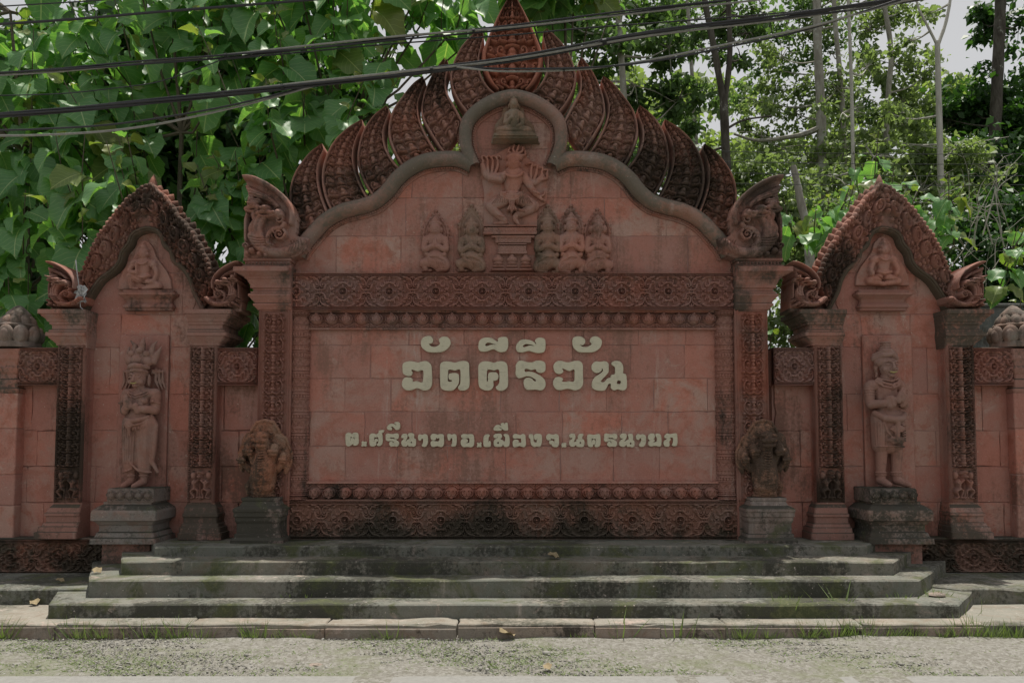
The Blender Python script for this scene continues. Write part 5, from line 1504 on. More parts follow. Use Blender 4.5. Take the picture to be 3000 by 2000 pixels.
S4_ = [
 ('ro', [[(275, 480), (320, 445), (400, 465), (480, 470), (560, 455), (605, 490), (605, 570), (560, 595), (515, 575), (490, 555), (440, 560), (390, 555), (382, 590), (440, 595), (530, 610), (600, 670), (605, 730), (570, 790), (480, 785), (400, 790), (355, 740), (370, 680), (420, 660), (450, 700), (472, 690), (450, 650), (400, 640), (310, 665), (268, 625), (275, 550)]]),
 ('no', [[(690, 500), (740, 455), (840, 458), (862, 510), (840, 590), (800, 650), (815, 665), (870, 625), (912, 610), (920, 540), (900, 490), (940, 458), (1010, 470), (1028, 540), (1030, 620), (1062, 650), (1060, 780), (1010, 805), (940, 790), (880, 795), (858, 740), (835, 760), (800, 790), (720, 785), (670, 740), (690, 650), (750, 600), (775, 570), (720, 575)], [(945, 690), (985, 682), (992, 730), (950, 735)]]),
 ('aa', [[(1120, 510), (1160, 465), (1230, 480), (1300, 468), (1365, 520), (1368, 680), (1330, 770), (1260, 798), (1195, 770), (1215, 715), (1250, 660), (1255, 590), (1220, 562), (1185, 605), (1150, 608), (1118, 570)]]),
 ('yo', [[(1440, 510), (1490, 455), (1580, 455), (1605, 520), (1580, 585), (1545, 572), (1570, 600), (1600, 620), (1590, 655), (1550, 680), (1640, 672), (1668, 640), (1665, 560), (1630, 500), (1650, 455), (1720, 455), (1770, 510), (1775, 740), (1730, 788), (1650, 770), (1580, 770), (1500, 785), (1445, 740), (1445, 670), (1480, 635), (1440, 590)]]),
 ('ko', [[(1865, 520), (1930, 450), (2020, 465), (2100, 450), (2180, 450), (2200, 520), (2205, 700), (2180, 765), (2100, 775), (2070, 750), (2095, 690), (2095, 570), (2060, 550), (2010, 555), (2028, 600), (1990, 660), (1995, 760), (1960, 790), (1880, 780), (1850, 730), (1855, 650), (1910, 610), (1930, 575), (1880, 565)]]),
]
row2 = thing('district_letters', 'small cream wooden Thai letters giving district and province below the name', 'lettering', (FX(1500), -.03, FZ(1307)))
for gl, ox in ((S1_, 1000), (S2_, 1250), (S3_, 1490), (S4_, 1740)):
    letters(row2, gl, .11054, ox, 1220, -.006, .012)
# ------------------------------------------------------------------ standing statues, serpent statues and their pedestals
ME_BUD3 = ME_BUD.copy(); ME_BUD3.materials.clear(); ME_BUD3.materials.append(M['ped'])
def pedestal(px0, px1, Y, prof, depth, label, name='pedestal', mat='ped', flip=None):
    a, b = sorted((FX(px0, Y, 1500), FX(px1, Y, 1500)))
    p = thing(name, label, 'pedestal', ((a + b) / 2, Y + depth / 2, FZ(prof[0][1], Y)))
    MB().moulding(a, b, Y, Y + depth, [(o * U, FZ(y, Y)) for o, y in prof], 1, 1, 1, .3, .01).build('moulded_block', M[mat], p)
    return p, a, b
SPP = [(17, 1591), (16, 1575), (9, 1572), (5, 1560), (0, 1556), (0, 1538), (3, 1536), (8, 1527), (16, 1523), (16, 1500), (14, 1493), (5, 1485), (0, 1481), (-7, 1477), (-7, 1470)]
NPP = [(13, 1594), (13, 1581), (5, 1573), (5, 1564), (0, 1562), (0, 1534), (4, 1525), (4, 1516), (7, 1512), (7, 1501), (9, 1497), (9, 1490), (4, 1486), (-6, 1481), (-11, 1469), (-9, 1466), (-9, 1458)]
for sd_ in (-1, 1):
    fx = (lambda x: x) if sd_ < 0 else (lambda x: 3000 - x)
    who = 'left crowned' if sd_ < 0 else 'right capped'
    Y = -.34
    p, a, b = pedestal(fx(290), fx(447), Y, SPP, .44, 'stepped mossy pedestal under the ' + who + ' standing figure')
    MB().box(a + .03, b - .03, Y + .02, .1, z3 - .02, FZ(1591, Y), .006).build('plinth_block', M['cap_w'], p)
    zt = FZ(1470, Y)
    t0, t1 = sorted((FX(fx(315), Y + .02, 1450), FX(fx(449), Y + .02, 1450)))
    zb = FZ(1430, Y + .02)
    blk = MB().box(t0, t1, Y + .02, .12, zt - .01, zb, .008).build('top_block', M['ped'], p)
    for j in range(5):
        put('lotus_bud', ME_BUD3, None, blk, loc=(t0 + (t1 - t0) * (j + .5) / 5, Y + .019, (zt + zb) / 2 - .01), scl=(.62, .9, .72))
    TOPZ = zb
    # ---- the figure
    if sd_ < 0:
        sc, ox, oy, cxp = .3063, 320, 970, 300
        q = lambda x, y, d: (lambda w: Vector((w.x, -d, w.z)))(F(ox + x * sc, oy + y * sc, -.03))
        k = sc * U
        def C(pts, rr): return ('c', [q(*p) for p in pts], [r * k for r in rr])
        def E(c, r): return ('e', q(*c), tuple(v * k for v in r))
        pr = [
          C([(175, 600, .03), (440, 600, .03)], [52, 55]), C([(300, 645, .03), (303, 720, .03), (290, 800, .03)], [96, 100, 86]), C([(180, 598, .03), (300, 585, .03), (430, 598, .03)], [44, 58, 46]),   # shoulders, trunk
          C([(290, 800, .03), (285, 880, .03)], [105, 118]), E((245, 672, .10), (42, 34, 34)), E((355, 672, .10), (42, 34, 34)),
          C([(230, 880, .03), (215, 1100, .03), (210, 1300, .03)], [98, 84, 66]), C([(350, 880, .03), (345, 1100, .03), (340, 1310, .03)], [100, 88, 68]),   # skirt over the legs
          C([(285, 900, .03), (280, 1270, .02)], [80, 56]),
          C([(210, 1300, .03), (212, 1420, .03)], [44, 34]), C([(335, 1310, .03), (332, 1420, .03)], [44, 34]),
          C([(205, 1440, .03), (185, 1475, .16)], [38, 24]), C([(325, 1440, .03), (290, 1475, .17)], [38, 24]),
          E((211, 1380, .03), (50, 48, 14)), E((333, 1380, .03), (50, 48, 14)),
          C([(160, 620, .03), (150, 760, .04), (180, 770, .08)], [48, 40, 36]), C([(170, 765, .09), (232, 712, .20)], [36, 25]),
          C([(445, 620, .03), (450, 755, .05)], [52, 44]), C([(450, 755, .07), (350, 748, .17), (275, 722, .205)], [42, 32, 23]), C([(330, 770, .18), (318, 715, .20)], [26, 26]), C([(205, 770, .16), (228, 735, .18)], [30, 28]),
          C([(244, 735, .20), (232, 672, .215), (222, 618, .21)], [30, 24, 9]), C([(268, 728, .215), (252, 668, .23), (240, 615, .22)], [27, 22, 8]), C([(256, 700, .235), (250, 650, .24)], [10, 7]), C([(285, 705, .215), (268, 655, .22)], [11, 8]),
          C([(300, 560, .04), (296, 520, .05)], [52, 46]), E((296, 455, .07), (68, 66, 92)), E((300, 395, .05), (78, 70, 60)),
          C([(222, 392, .06), (250, 382, .13), (296, 376, .15), (345, 382, .13), (374, 392, .06)], [14, 15, 15, 15, 14]), C([(205, 350, .06), (250, 340, .14), (296, 334, .165), (345, 340, .14), (384, 350, .06)], [20, 22, 24, 22, 20]),
          C([(205, 575, .09), (240, 598, .125), (296, 618, .145), (352, 598, .13), (395, 572, .09)], [7, 8, 9, 8, 7]), C([(190, 585, .09), (235, 622, .13), (296, 645, .152), (358, 622, .135), (412, 585, .09)], [6, 7, 8, 7, 6]),
          C([(105, 690, .06), (150, 680, .10), (190, 690, .08)], [9, 12, 9]), C([(410, 685, .07), (450, 672, .115), (495, 690, .06)], [10, 15, 10]),
          C([(283, 425, .150), (280, 478, .168)], [7, 16]), E((262, 484, .155), (9, 9, 8)), E((298, 484, .155), (9, 9, 8)), E((250, 446, .139), (24, 12, 9)), E((318, 446, .139), (24, 12, 9)), C([(225, 425, .128), (252, 414, .148), (276, 424, .153)], [6, 8, 6]), C([(290, 424, .153), (318, 414, .148), (345, 427, .125)], [6, 8, 6]), E((284, 528, .125), (26, 24, 18)), E((284, 502, .142), (34, 16, 14)), E((240, 490, .115), (24, 24, 26)), E((335, 490, .115), (24, 24, 26)),
          E((225, 470, .02), (14, 24, 60)), E((378, 470, .02), (16, 24, 62)),
          E((215, 280, .06), (48, 40, 46)), E((290, 275, .08), (55, 46, 50)), E((378, 290, .06), (52, 40, 50)), E((300, 300, .03), (110, 60, 40)),
          E((232, 215, .085), (30, 20, 30)), E((310, 190, .09), (33, 20, 29)), E((376, 220, .085), (33, 20, 29)), C([(180, 260, .02), (300, 230, .02), (430, 260, .02)], [40, 60, 40]),
          C([(310, 200, .05), (325, 120, .04), (335, 62, .03)], [40, 28, 5]), C([(240, 220, .04), (250, 140, .03), (200, 88, .02)], [34, 23, 5]), C([(400, 230, .04), (420, 140, .03), (455, 92, .02)], [34, 22, 5]),
          C([(185, 290, .03), (175, 220, .02), (190, 150, .02)], [34, 26, 6]), C([(430, 290, .03), (460, 210, .02), (500, 142, .02)], [34, 25, 5]),
          C([(180, 835, .08), (225, 850, .155), (270, 860, .18), (340, 848, .165), (400, 820, .10)], [20, 22, 24, 22, 20]), C([(178, 872, .10), (225, 895, .16), (270, 905, .185), (340, 892, .17), (405, 858, .11)], [8, 9, 10, 9, 8]), E((248, 892, .185), (40, 22, 40)), C([(248, 920, .185), (252, 1000, .165)], [20, 7]),
          C([(410, 820, .06), (455, 900, .06), (440, 1100, .06), (420, 1250, .06), (470, 1345, .05)], [30, 28, 26, 24, 14]),
        ]
        for sgn, x0 in ((-1, 210), (1, 395)):
            for j in range(3): pr.append(C([(x0, 370 + 12 * j, -.02), (x0 + sgn * (30 + 32 * j), 360 + 10 * j, -.03), (x0 + sgn * (22 + 34 * j), 470, -.04), (x0 + sgn * (60 + 28 * j), 560 - 8 * j, -.04)], [13, 14, 14, 8]))
        for j in range(6): pr.append(C([(160 + 24 * j, 935, .034 + .118 * sqrt(max(.05, 1 - ((160 + 24 * j - 230) / 98) ** 2))), (158 + 19 * j, 1260, .034 + .086 * sqrt(max(.05, 1 - ((158 + 19 * j - 212) / 72) ** 2)))], [5, 5]))
        pr.append(C([(148, 1345, .06), (195, 1335, .11), (250, 1312, .10), (215, 1200, .125), (245, 1268, .115), (310, 1330, .112), (380, 1348, .085), (412, 1345, .05)], [9, 9, 8, 6, 9, 10, 9, 8]))
        for j in range(9): pr.append(E((186 + 24 * j, 925 - 5 * abs(j - 4) + 6, .165 - .006 * abs(j - 4)), (8, 10, 22)))
        lip = [(256, 500), (284, 507), (314, 498)]; lipd = .166
        lab = 'standing crowned praying figure with side scarf against the left bay'
    else:
        sc, ox, oy = .3061, 2480, 970
        q = lambda x, y, d: (lambda w: Vector((w.x, -d, w.z)))(F(ox + x * sc, oy + y * sc, -.03))
        k = sc * U
        def C(pts, rr): return ('c', [q(*p) for p in pts], [r * k for r in rr])
        def E(c, r): return ('e', q(*c), tuple(v * k for v in r))
        pr = [
          C([(230, 520, .03), (505, 520, .03)], [56, 54]), C([(370, 585, .03), (380, 680, .03), (390, 760, .03)], [106, 108, 98]), C([(235, 520, .03), (370, 508, .03), (505, 520, .03)], [48, 62, 48]), E((395, 735, .08), (86, 54, 50)),
          C([(330, 830, .03), (330, 1090, .02)], [100, 84]), C([(450, 830, .03), (450, 1090, .02)], [100, 86]), C([(390, 820, .04), (395, 1080, .03)], [110, 92]),
          C([(335, 1080, .03), (335, 1200, .02), (330, 1350, .02)], [56, 53, 44]), C([(480, 1080, .03), (482, 1200, .02), (478, 1350, .02)], [56, 53, 44]),
          E((331, 1352, .02), (60, 58, 13)), E((331, 1374, .02), (58, 56, 11)), E((478, 1352, .02), (60, 58, 13)), E((478, 1374, .02), (58, 56, 11)), C([(330, 1350, .02), (330, 1420, .03)], [48, 42]), C([(478, 1350, .02), (480, 1415, .03)], [48, 42]),
          C([(325, 1425, .03), (352, 1462, .16)], [44, 30]), C([(480, 1425, .03), (545, 1465, .15)], [44, 28]),
          C([(215, 530, .03), (218, 690, .05)], [50, 44]), C([(218, 700, .07), (300, 695, .17), (385, 660, .215)], [44, 35, 25]),
          C([(520, 530, .03), (530, 700, .05)], [48, 44]), C([(530, 705, .07), (500, 685, .16), (455, 655, .21)], [44, 34, 25]),
          C([(420, 668, .22), (432, 612, .235), (452, 550, .235)], [33, 25, 8]), C([(446, 660, .235), (455, 612, .25), (470, 555, .245)], [28, 22, 8]), C([(436, 630, .262), (446, 585, .262)], [9, 6]),
          C([(338, 660, .185), (352, 715, .185)], [36, 34]), C([(362, 652, .20), (376, 705, .20)], [33, 31]), C([(490, 640, .19), (470, 705, .19)], [32, 32]),
          E((216, 560, .035), (57, 54, 13)), E((217, 585, .038), (55, 53, 11)), E((217, 608, .04), (54, 52, 11)), E((523, 565, .035), (55, 52, 13)), E((525, 590, .038), (54, 51, 11)), E((526, 612, .04), (53, 50, 11)),
          C([(375, 470, .04), (375, 430, .05)], [62, 54]), E((378, 350, .07), (76, 70, 92)), E((360, 300, .05), (104, 74, 60)),
          C([(262, 265, .03), (320, 235, .11), (400, 225, .12), (465, 262, .05)], [30, 26, 26, 26]), C([(262, 232, .03), (330, 198, .11), (400, 195, .11), (465, 228, .05)], [20, 22, 22, 18]),
          E((362, 186, .05), (66, 60, 24)), E((362, 162, .05), (55, 52, 17)), E((362, 138, .05), (51, 48, 18)), E((362, 114, .05), (54, 50, 15)),
          C([(396, 308, .160), (398, 365, .180)], [8, 18]), E((378, 370, .165), (10, 9, 9)), E((417, 370, .165), (10, 9, 9)), E((352, 327, .148), (28, 12, 10)), E((430, 327, .142), (24, 12, 10)), C([(322, 305, .132), (352, 294, .155), (384, 306, .162)], [6, 8, 6]), C([(406, 306, .162), (432, 294, .150), (455, 306, .125)], [6, 8, 6]), E((392, 428, .125), (32, 26, 20)), E((394, 392, .148), (38, 18, 15)), E((335, 370, .115), (26, 26, 28)), E((440, 370, .110), (24, 26, 28)),
          E((282, 345, .02), (20, 26, 52)), C([(292, 390, .02), (290, 435, .02)], [13, 15]), C([(455, 390, .04), (440, 440, .05)], [12, 14]),
          C([(268, 465, .08), (320, 500, .125), (390, 522, .150), (450, 500, .13), (485, 462, .08)], [12, 13, 14, 13, 12]), C([(255, 480, .08), (312, 530, .135), (390, 555, .160), (455, 528, .14), (500, 478, .08)], [10, 11, 12, 11, 10]), C([(280, 450, .08), (330, 472, .12), (385, 485, .14), (440, 470, .12), (470, 445, .08)], [8, 8, 9, 8, 8]), E((398, 540, .17), (22, 16, 24)),
          C([(255, 785, .08), (310, 832, .165), (400, 848, .19), (480, 838, .165), (532, 795, .08)], [30, 34, 34, 32, 28]),
          E((430, 930, .178), (62, 22, 34)), E((428, 1040, .165), (82, 24, 36)), C([(425, 880, .185), (425, 1040, .175)], [24, 26]), C([(360, 935, .178), (395, 962, .186), (430, 952, .196), (465, 962, .186), (500, 935, .17)], [6, 7, 7, 7, 6]), C([(345, 1045, .160), (390, 1072, .172), (428, 1062, .186), (468, 1072, .172), (510, 1045, .155)], [7, 8, 8, 8, 7]),
          C([(318, 880, .155), (340, 960, .160), (378, 1005, .165)], [13, 12, 9]),
        ]
        for j in range(5): pr.append(C([(250 + 17 * j, 870, .034 + .1225 * sqrt(max(.05, 1 - ((250 + 17 * j - 330) / 100) ** 2))), (262 + 15 * j, 1085, .024 + .103 * sqrt(max(.05, 1 - ((262 + 15 * j - 330) / 84) ** 2)))], [6, 6]))
        for j in range(7): pr.append(C([(488, 900 + 24 * j, .150), (538, 905 + 24 * j, .095)], [8, 7]))
        pr.append(C([(258, 1098, .06), (290, 1100, .115), (335, 1100, .132), (395, 1094, .145), (450, 1100, .135), (505, 1104, .11), (542, 1105, .06)], [9, 9, 9, 9, 9, 9, 9]))
        lip = [(360, 396), (393, 403), (428, 395)]; lipd = .172
        lab = 'standing capped praying figure in short pleated cloth against the right bay'
    me = sculpt('statue_body', pr, .005, 1)
    stt = thing('standing_statue', lab, 'statue', q(300 if sd_ < 0 else 400, 1490, .05), 'standing figures beside the name wall')
    put('body', me, M['stat'], stt)
    tb = MB()
    tb.tube([q(x, y, lipd) for x, y in lip], [.004, .0085, .004], 8)
    tb.build('gilded_lip', M['gold'], stt, True)

def serpent_mesh():
    k = .268 * U
    def q(x, y, d): return Vector(((x - 355) * k, -d, (945 - y) * k))
    def C(pts, rr): return ('c', [q(*p) for p in pts], [r * k for r in rr])
    def E(c, r): return ('e', q(*c), tuple(v * k for v in r))
    pr = [C([(365, 860, .02), (350, 740, .05), (335, 600, .06), (340, 440, .05)], [118, 140, 130, 92]), E((365, 890, .02), (125, 110, 60)), E((350, 820, .06), (130, 110, 90)),
          C([(335, 560, .10), (335, 800, .13)], [52, 48]),
          E((350, 235, .0), (150, 42, 108)), E((215, 370, .0), (96, 40, 120)), E((515, 370, .0), (100, 40, 125)), E((125, 520, -.01), (56, 36, 130)), E((598, 520, -.01), (60, 36, 130)),
          E((350, 470, -.01), (255, 50, 180)), E((350, 600, 0.0), (200, 60, 130)),
          C([(340, 440, .08), (350, 330, .12)], [80, 74]), E((350, 300, .12), (76, 60, 60)), C([(285, 345, .19), (345, 340, .23), (412, 335, .19)], [22, 26, 22]), C([(290, 395, .18), (345, 392, .21), (400, 388, .18)], [20, 24, 20]), E((410, 290, .16), (38, 30, 26)), E((300, 290, .16), (30, 26, 22)),
          C([(255, 560, .06), (215, 430, .08)], [48, 46]), E((215, 425, .10), (50, 46, 56)), C([(175, 455, .15), (250, 450, .15)], [22, 22]), C([(185, 488, .14), (245, 485, .14)], [18, 18]),
          C([(440, 560, .06), (480, 430, .08)], [48, 46]), E((482, 420, .10), (54, 46, 60)), C([(440, 455, .15), (520, 445, .15)], [22, 22]), C([(450, 488, .14), (510, 480, .14)], [18, 18]),
          C([(200, 640, .03), (130, 560, .05)], [40, 36]), E((125, 510, .07), (42, 40, 52)), C([(90, 542, .11), (155, 535, .11)], [18, 18]), C([(98, 570, .10), (150, 566, .10)], [14, 14]),
          C([(500, 650, .03), (575, 570, .05)], [40, 36]), E((575, 515, .07), (46, 40, 56)), C([(535, 545, .11), (605, 540, .11)], [18, 18]), C([(545, 575, .10), (595, 572, .10)], [14, 14]),
          C([(120, 600, .0), (125, 680, .0)], [36, 20]), C([(600, 600, .0), (600, 650, .0)], [40, 24]),
          C([(540, 930, -.06), (545, 830, -.06), (520, 760, -.06)], [30, 52, 34]), E((365, 925, .0), (140, 110, 30))]
    for i in range(13):
        y = 470 + 27 * i
        w = 40 + 8 * sin(i * .25)
        d = .205 if y < 700 else .205 - .03 * (y - 700) / 120
        pr.append(C([(335 - w, y - 8, d - .030), (335, y, d), (335 + w, y - 8, d - .030)], [8, 9, 8]))
    for s_, cx in ((-1, 350), (1, 350)):                      # raised rims of the hood lobes
        pr.append(C([(cx + s_ * 10, 128, .02), (cx + s_ * 90, 150, .02), (cx + s_ * 145, 230, .02), (cx + s_ * 165, 275, .01), (cx + s_ * 225, 320, .01), (cx + s_ * 255, 400, .0), (cx + s_ * 285, 470, .0), (cx + s_ * 282, 580, .0), (cx + s_ * 240, 670, .0)], [20, 20, 18, 16, 18, 16, 16, 15, 12]))
    return sculpt('serpent_body', pr, .0055, 1)
ME_SERP = serpent_mesh()
for sd_ in (-1, 1):
    fx = (lambda x: x) if sd_ < 0 else (lambda x: 3012 - x)
    Y = -.39
    wh = 'left' if sd_ < 0 else 'right'
    p, a, b = pedestal(fx(693), fx(819), Y, NPP, .44, 'moulded mossy pedestal under the %s serpent statue' % wh)
    loc = ((a + b) / 2 + (.0 if sd_ < 0 else 0), Y + .21, FZ(1458, Y) - .01)
    s = thing('serpent_statue', 'five-headed hooded serpent statue on pedestal in front of the %s pilaster' % wh, 'statue', loc, 'serpent statues before the name wall')
    put('body', ME_SERP, M['naga_s'], s, loc=loc, scl=(-sd_ * -1.0 if sd_ < 0 else 1.0, 1.1, 1.0), rot=(0, 0, radians(4) * sd_))
# ------------------------------------------------------------------ plants
def leaf_shape(nl=6, na=4, wob=.04, droop=.25, fold=.16, seed=0):
    """broad teak leaf: foot at the origin, runs along +Y, upper face +Z; one unit long"""
    g = np.random.default_rng(seed)
    v, uv, f = [], [], []
    for j in range(nl + 1):
        t = j / nl
        w = .43 * (sin(pi * min(1, t ** .88)) ** .58) + .004
        if t > .86: w *= 1 - ((t - .86) / .14) ** 2 * .35
        if j == nl: w = .004
        for i in range(na + 1):
            u = i / na * 2 - 1
            edge = abs(u)
            z = fold * abs(u) * w * 2 - droop * t * t + .075 * sin(t * 11 + u * 2 + seed) * edge + g.normal(0, wob * .3) * edge
            v.append((u * w * (1 + .09 * sin(t * 23 + seed * 2 + (u > 0) * 1.7) * edge ** 3), t, z))
            uv.append((u * w * 1.2 + .5, t))
    for j in range(nl):
        for i in range(na):
            a = j * (na + 1) + i
            f.append((a, a + 1, a + na + 2, a + na + 1))
    return np.array(v), np.array(f), np.array(uv)
def frames(d, n):
    """rotation matrices with y along d and z near n"""
    d = d / np.linalg.norm(d, axis=1, keepdims=True)
    n = n - d * (n * d).sum(1, keepdims=True)
    n = n / (np.linalg.norm(n, axis=1, keepdims=True) + 1e-9)
    x = np.cross(d, n)
    return np.stack([x, d, n], -1)
def scatter(name, shape, pos, rot, scl):
    v, f, uv = shape
    n, k = len(pos), len(v)
    V = np.einsum('nij,kj->nki', rot, v) * np.asarray(scl)[:, None, None] + pos[:, None, :]
    Fc = f[None] + (np.arange(n) * k)[:, None, None]
    return mesh(name, V.reshape(-1, 3), Fc.reshape(-1, f.shape[1]), True, None, np.tile(uv, (n, 1)))
def project(p):
    d = p - np.array(CAM)
    zc = d[:, 1] * cos(PITCH) + d[:, 2] * sin(PITCH)
    up = -d[:, 1] * sin(PITCH) + d[:, 2] * cos(PITCH)
    return CXP + FPX * d[:, 0] / zc, CYP - FPX * up / zc, zc
SILX = [0, 110, 140, 240, 330, 440, 560, 620, 700, 720, 860, 950, 1065, 1140, 1244, 1306, 1409, 1440, 1503]
SILY = [900, 1000, 770, 780, 640, 540, 680, 800, 760, 530, 640, 430, 360, 320, 240, 185, 100, 120, 0]
def sil(px):
    q = np.where(px > 1503, 3007 - px, px)
    return np.interp(q, SILX, SILY)
TEAK = [leaf_shape(9, 4, .05, .22 + .12 * i, .10 + .06 * i, i) for i in range(4)]
TEAK_ME = []
for i, (v, f, uv) in enumerate(TEAK):
    me = mesh('teak_leaf', v, f, True, None, uv)
    me.materials.append(M['teak'])
    my = me.copy(); my.materials.clear(); my.materials.append(M['teak_y'])
    TEAK_ME.append((me, my))

def teak(label, foot, blobs, shoots, seed, size=(.27, .62), maxobj=290, trunk_r=.07, young=.16, group='broad-leaved trees behind the wall'):
    """big-leaved tree: stem, shoots with opposite pairs of broad leaves; the nearest leaves are parts, the inner mass one part"""
    g = np.random.default_rng(seed)
    tr = thing('teak_tree', label, 'tree', foot, group)
    blobs = np.array(blobs, float)
    vol = blobs[:, 3] * blobs[:, 4] * blobs[:, 5]
    top = blobs[:, 2].max()
    mb = MB()
    hub = [Vector(foot)]
    c = blobs[:, :3].mean(0)
    hub += [Vector((foot[0] * (1 - t) + c[0] * t + g.normal(0, .12), foot[1] * (1 - t) + c[1] * t, foot[2] + (top - foot[2]) * t)) for t in (.25, .5, .75, 1.0)]
    mb.tube(hub, [trunk_r, trunk_r * .85, trunk_r * .65, trunk_r * .45, trunk_r * .25], 8)
    P, D, N, S, Yg = [], [], [], [], []
    stems = MB()
    for _ in range(shoots):
        b = blobs[g.choice(len(blobs), p=vol / vol.sum())]
        q = g.normal(0, 1, 3); q /= np.linalg.norm(q); q *= g.random() ** (1 / 2.4)
        base = b[:3] + q * b[3:6]
        out = np.array([q[0] * .6, -abs(q[1]) * .3 - .25, .75 + g.normal(0, .25)])
        out /= np.linalg.norm(out)
        L = g.uniform(.5, 1.1)
        nn = g.integers(3, 6)
        tip = base + out * L
        k = min(4, int(4 * max(0, (base[2] - foot[2]) / (top - foot[2] + 1e-6))))
        if g.random() < .5:
            h = np.array(hub[k])
            m_ = (h + base) / 2 + np.array([0, 0, -.15])
            stems.tube([h, m_, base], [.026, .018, .012], 5)
        stems.tube([base, (base + tip) / 2 + g.normal(0, .02, 3), tip], [.011, .008, .005], 5)
        a0 = g.uniform(0, pi)
        for i in range(nn):
            t = (i + .6) / nn
            p = base + out * L * t
            last = i == nn - 1
            for s in (0, 1):
                a = a0 + i * pi / 2 + s * pi + g.normal(0, .3)
                o = np.array([cos(a), sin(a), 0.0])
                d = o * .75 + np.array([0, -.18, (.55 if last else -.35 - .45 * g.random())]) + g.normal(0, .15, 3)
                P.append(p + o * .05); D.append(d)
                N.append(np.array([0, -.62, .85]) + g.normal(0, .34, 3) + o * .2)
                S.append(g.uniform(*size) * (.42 if last else 1.0) * (1 - .22 * t))
                Yg.append(last and g.random() < .8 or g.random() < young * .4)
    P, D, N, S, Yg = map(np.array, (P, D, N, S, Yg))
    Rm = frames(D, N)
    px, py, zc = project(P + D * .15)
    vis = (px > -60) & (px < 3060) & (py > -60) & (py < sil(px) + 30) & (zc > 1)
    order = np.argsort(np.where(vis, zc - 3.0 * S, 1e6))
    near = order[:min(maxobj, int(vis.sum()))]
    rest = np.setdiff1d(np.arange(len(P)), near)
    mb.build('trunk', M['twig'], tr, True)
    tag(stems.build('branches', M['twig'], tr, True), kind='stuff')
    kind = g.integers(0, 4, len(P))
    inv = Matrix.Translation(-Vector(foot))
    for i in near:
        m4 = Matrix.Translation(Vector(P[i])) @ Matrix(Rm[i].tolist()).to_4x4() @ Matrix.Scale(float(S[i]), 4)
        o = bpy.data.objects.new('leaf', TEAK_ME[kind[i]][1 if Yg[i] else 0])
        COL.objects.link(o)
        o.parent = tr
        o.matrix_parent_inverse = inv
        o.matrix_basis = m4
    for j in range(2):
        idx = rest[(kind[rest] % 2) == j]
        idx = idx[~Yg[idx]] if True else idx
        if len(idx): tag(put('foliage', scatter('foliage', TEAK[j + 1], P[idx], Rm[idx], S[idx]), M['teak'], tr), kind='stuff')
    idx = rest[Yg[rest]]
    if len(idx): tag(put('young_foliage', scatter('young_foliage', TEAK[0], P[idx], Rm[idx], S[idx]), M['teak_y'], tr), kind='stuff')
    return tr
teak('large-leaved green tree behind the left end wall and lotus finial', (-7.0, 2.0, ZG), [(-7.0, 1.25, 3.0, 1.5, .55, 1.6), (-7.3, 1.8, 5.6, 1.6, .7, 1.9), (-5.9, 1.15, 4.4, 1.1, .6, 1.3), (-7.6, 2.1, 7.9, 1.7, .7, 1.4)], 72, 1)
teak('large-leaved dark green tree rising above the left gabled bay', (-4.9, 2.2, ZG), [(-4.9, 1.2, 4.7, 1.4, .6, 1.3), (-4.9, 1.9, 6.8, 1.8, .7, 1.7), (-5.0, 2.2, 8.3, 1.8, .7, 1.0), (-3.6, 1.2, 4.1, .9, .6, 1.4)], 70, 2)
teak('large-leaved tree behind the left half of the flame pediment', (-2.6, 2.2, ZG), [(-3.0, 1.3, 5.9, 1.2, .6, 1.5), (-2.6, 1.9, 7.6, 1.5, .7, 1.3), (-3.2, 1.2, 3.6, .7, .5, 1.6), (-1.2, 2.2, 8.3, 1.1, .6, .9)], 64, 3)
teak('leafy tree top showing above the pediment tip', (.4, 3.0, ZG), [(.2, 2.7, 8.9, 1.2, .6, .6), (1.3, 2.9, 9.2, 1.0, .6, .5)], 34, 4, young=.6, maxobj=120)
teak('large-leaved sapling behind the right gabled bay', (5.1, 2.2, ZG), [(4.4, 1.9, 4.6, .6, .5, .7), (6.9, 2.4, 4.6, .9, .6, 1.1), (5.6, 2.4, 5.1, 1.0, .6, .6), (3.1, 2.2, 4.3, .3, .4, .4), (3.25, 1.3, 2.5, .22, .4, .7), (6.9, 1.6, 2.6, .5, .4, .6)], 27, 5, size=(.22, .36), young=.5, maxobj=280)
# dense dark hedge mass that closes the view behind the left trees
RH = np.array([[(0, 0, 0), (.5, .5, .16), (0, 1, 0), (-.5, .5, .16)]])[0].astype(float) * np.array([.62, 1, 1])
RHF = np.array([[0, 1, 2, 3]])
RHU = np.array([[.5, 0], [1, .5], [.5, 1], [0, .5]])
def small_leaves(name, mat, parent, clumps, size, seed, flat=.5, hang=.3):
    """many small leaves in uneven clumps; clumps = (x, y, z, radius, count)"""
    g = np.random.default_rng(seed)
    P, D = [], []
    for x, y, z, r, n in clumps:
        k = max(4, int(n / 60))
        cc = g.normal(0, .48, (k, 3)) * r * np.array([1, .8, .85]) + np.array([x, y, z])
        w = g.integers(0, k, n)
        sp = g.normal(0, 1, (n, 3)) * r * .17 * np.array([1.3, 1, .8])
        P.append(cc[w] + sp)
        d = g.normal(0, 1, (n, 3)); d[:, 2] -= hang
        D.append(d)
    P, D = np.concatenate(P), np.concatenate(D)
    N = g.normal(0, .6, P.shape) + np.array([0, -flat, .8])
    S = size * g.uniform(.6, 1.35, len(P))
    return tag(put(name, scatter(name, (RH, RHF, RHU), P, frames(D, N), S), mat, parent), kind='stuff')
def trunkline(pts, Y): return [tuple(F(px, py, Y)) for px, py in pts]
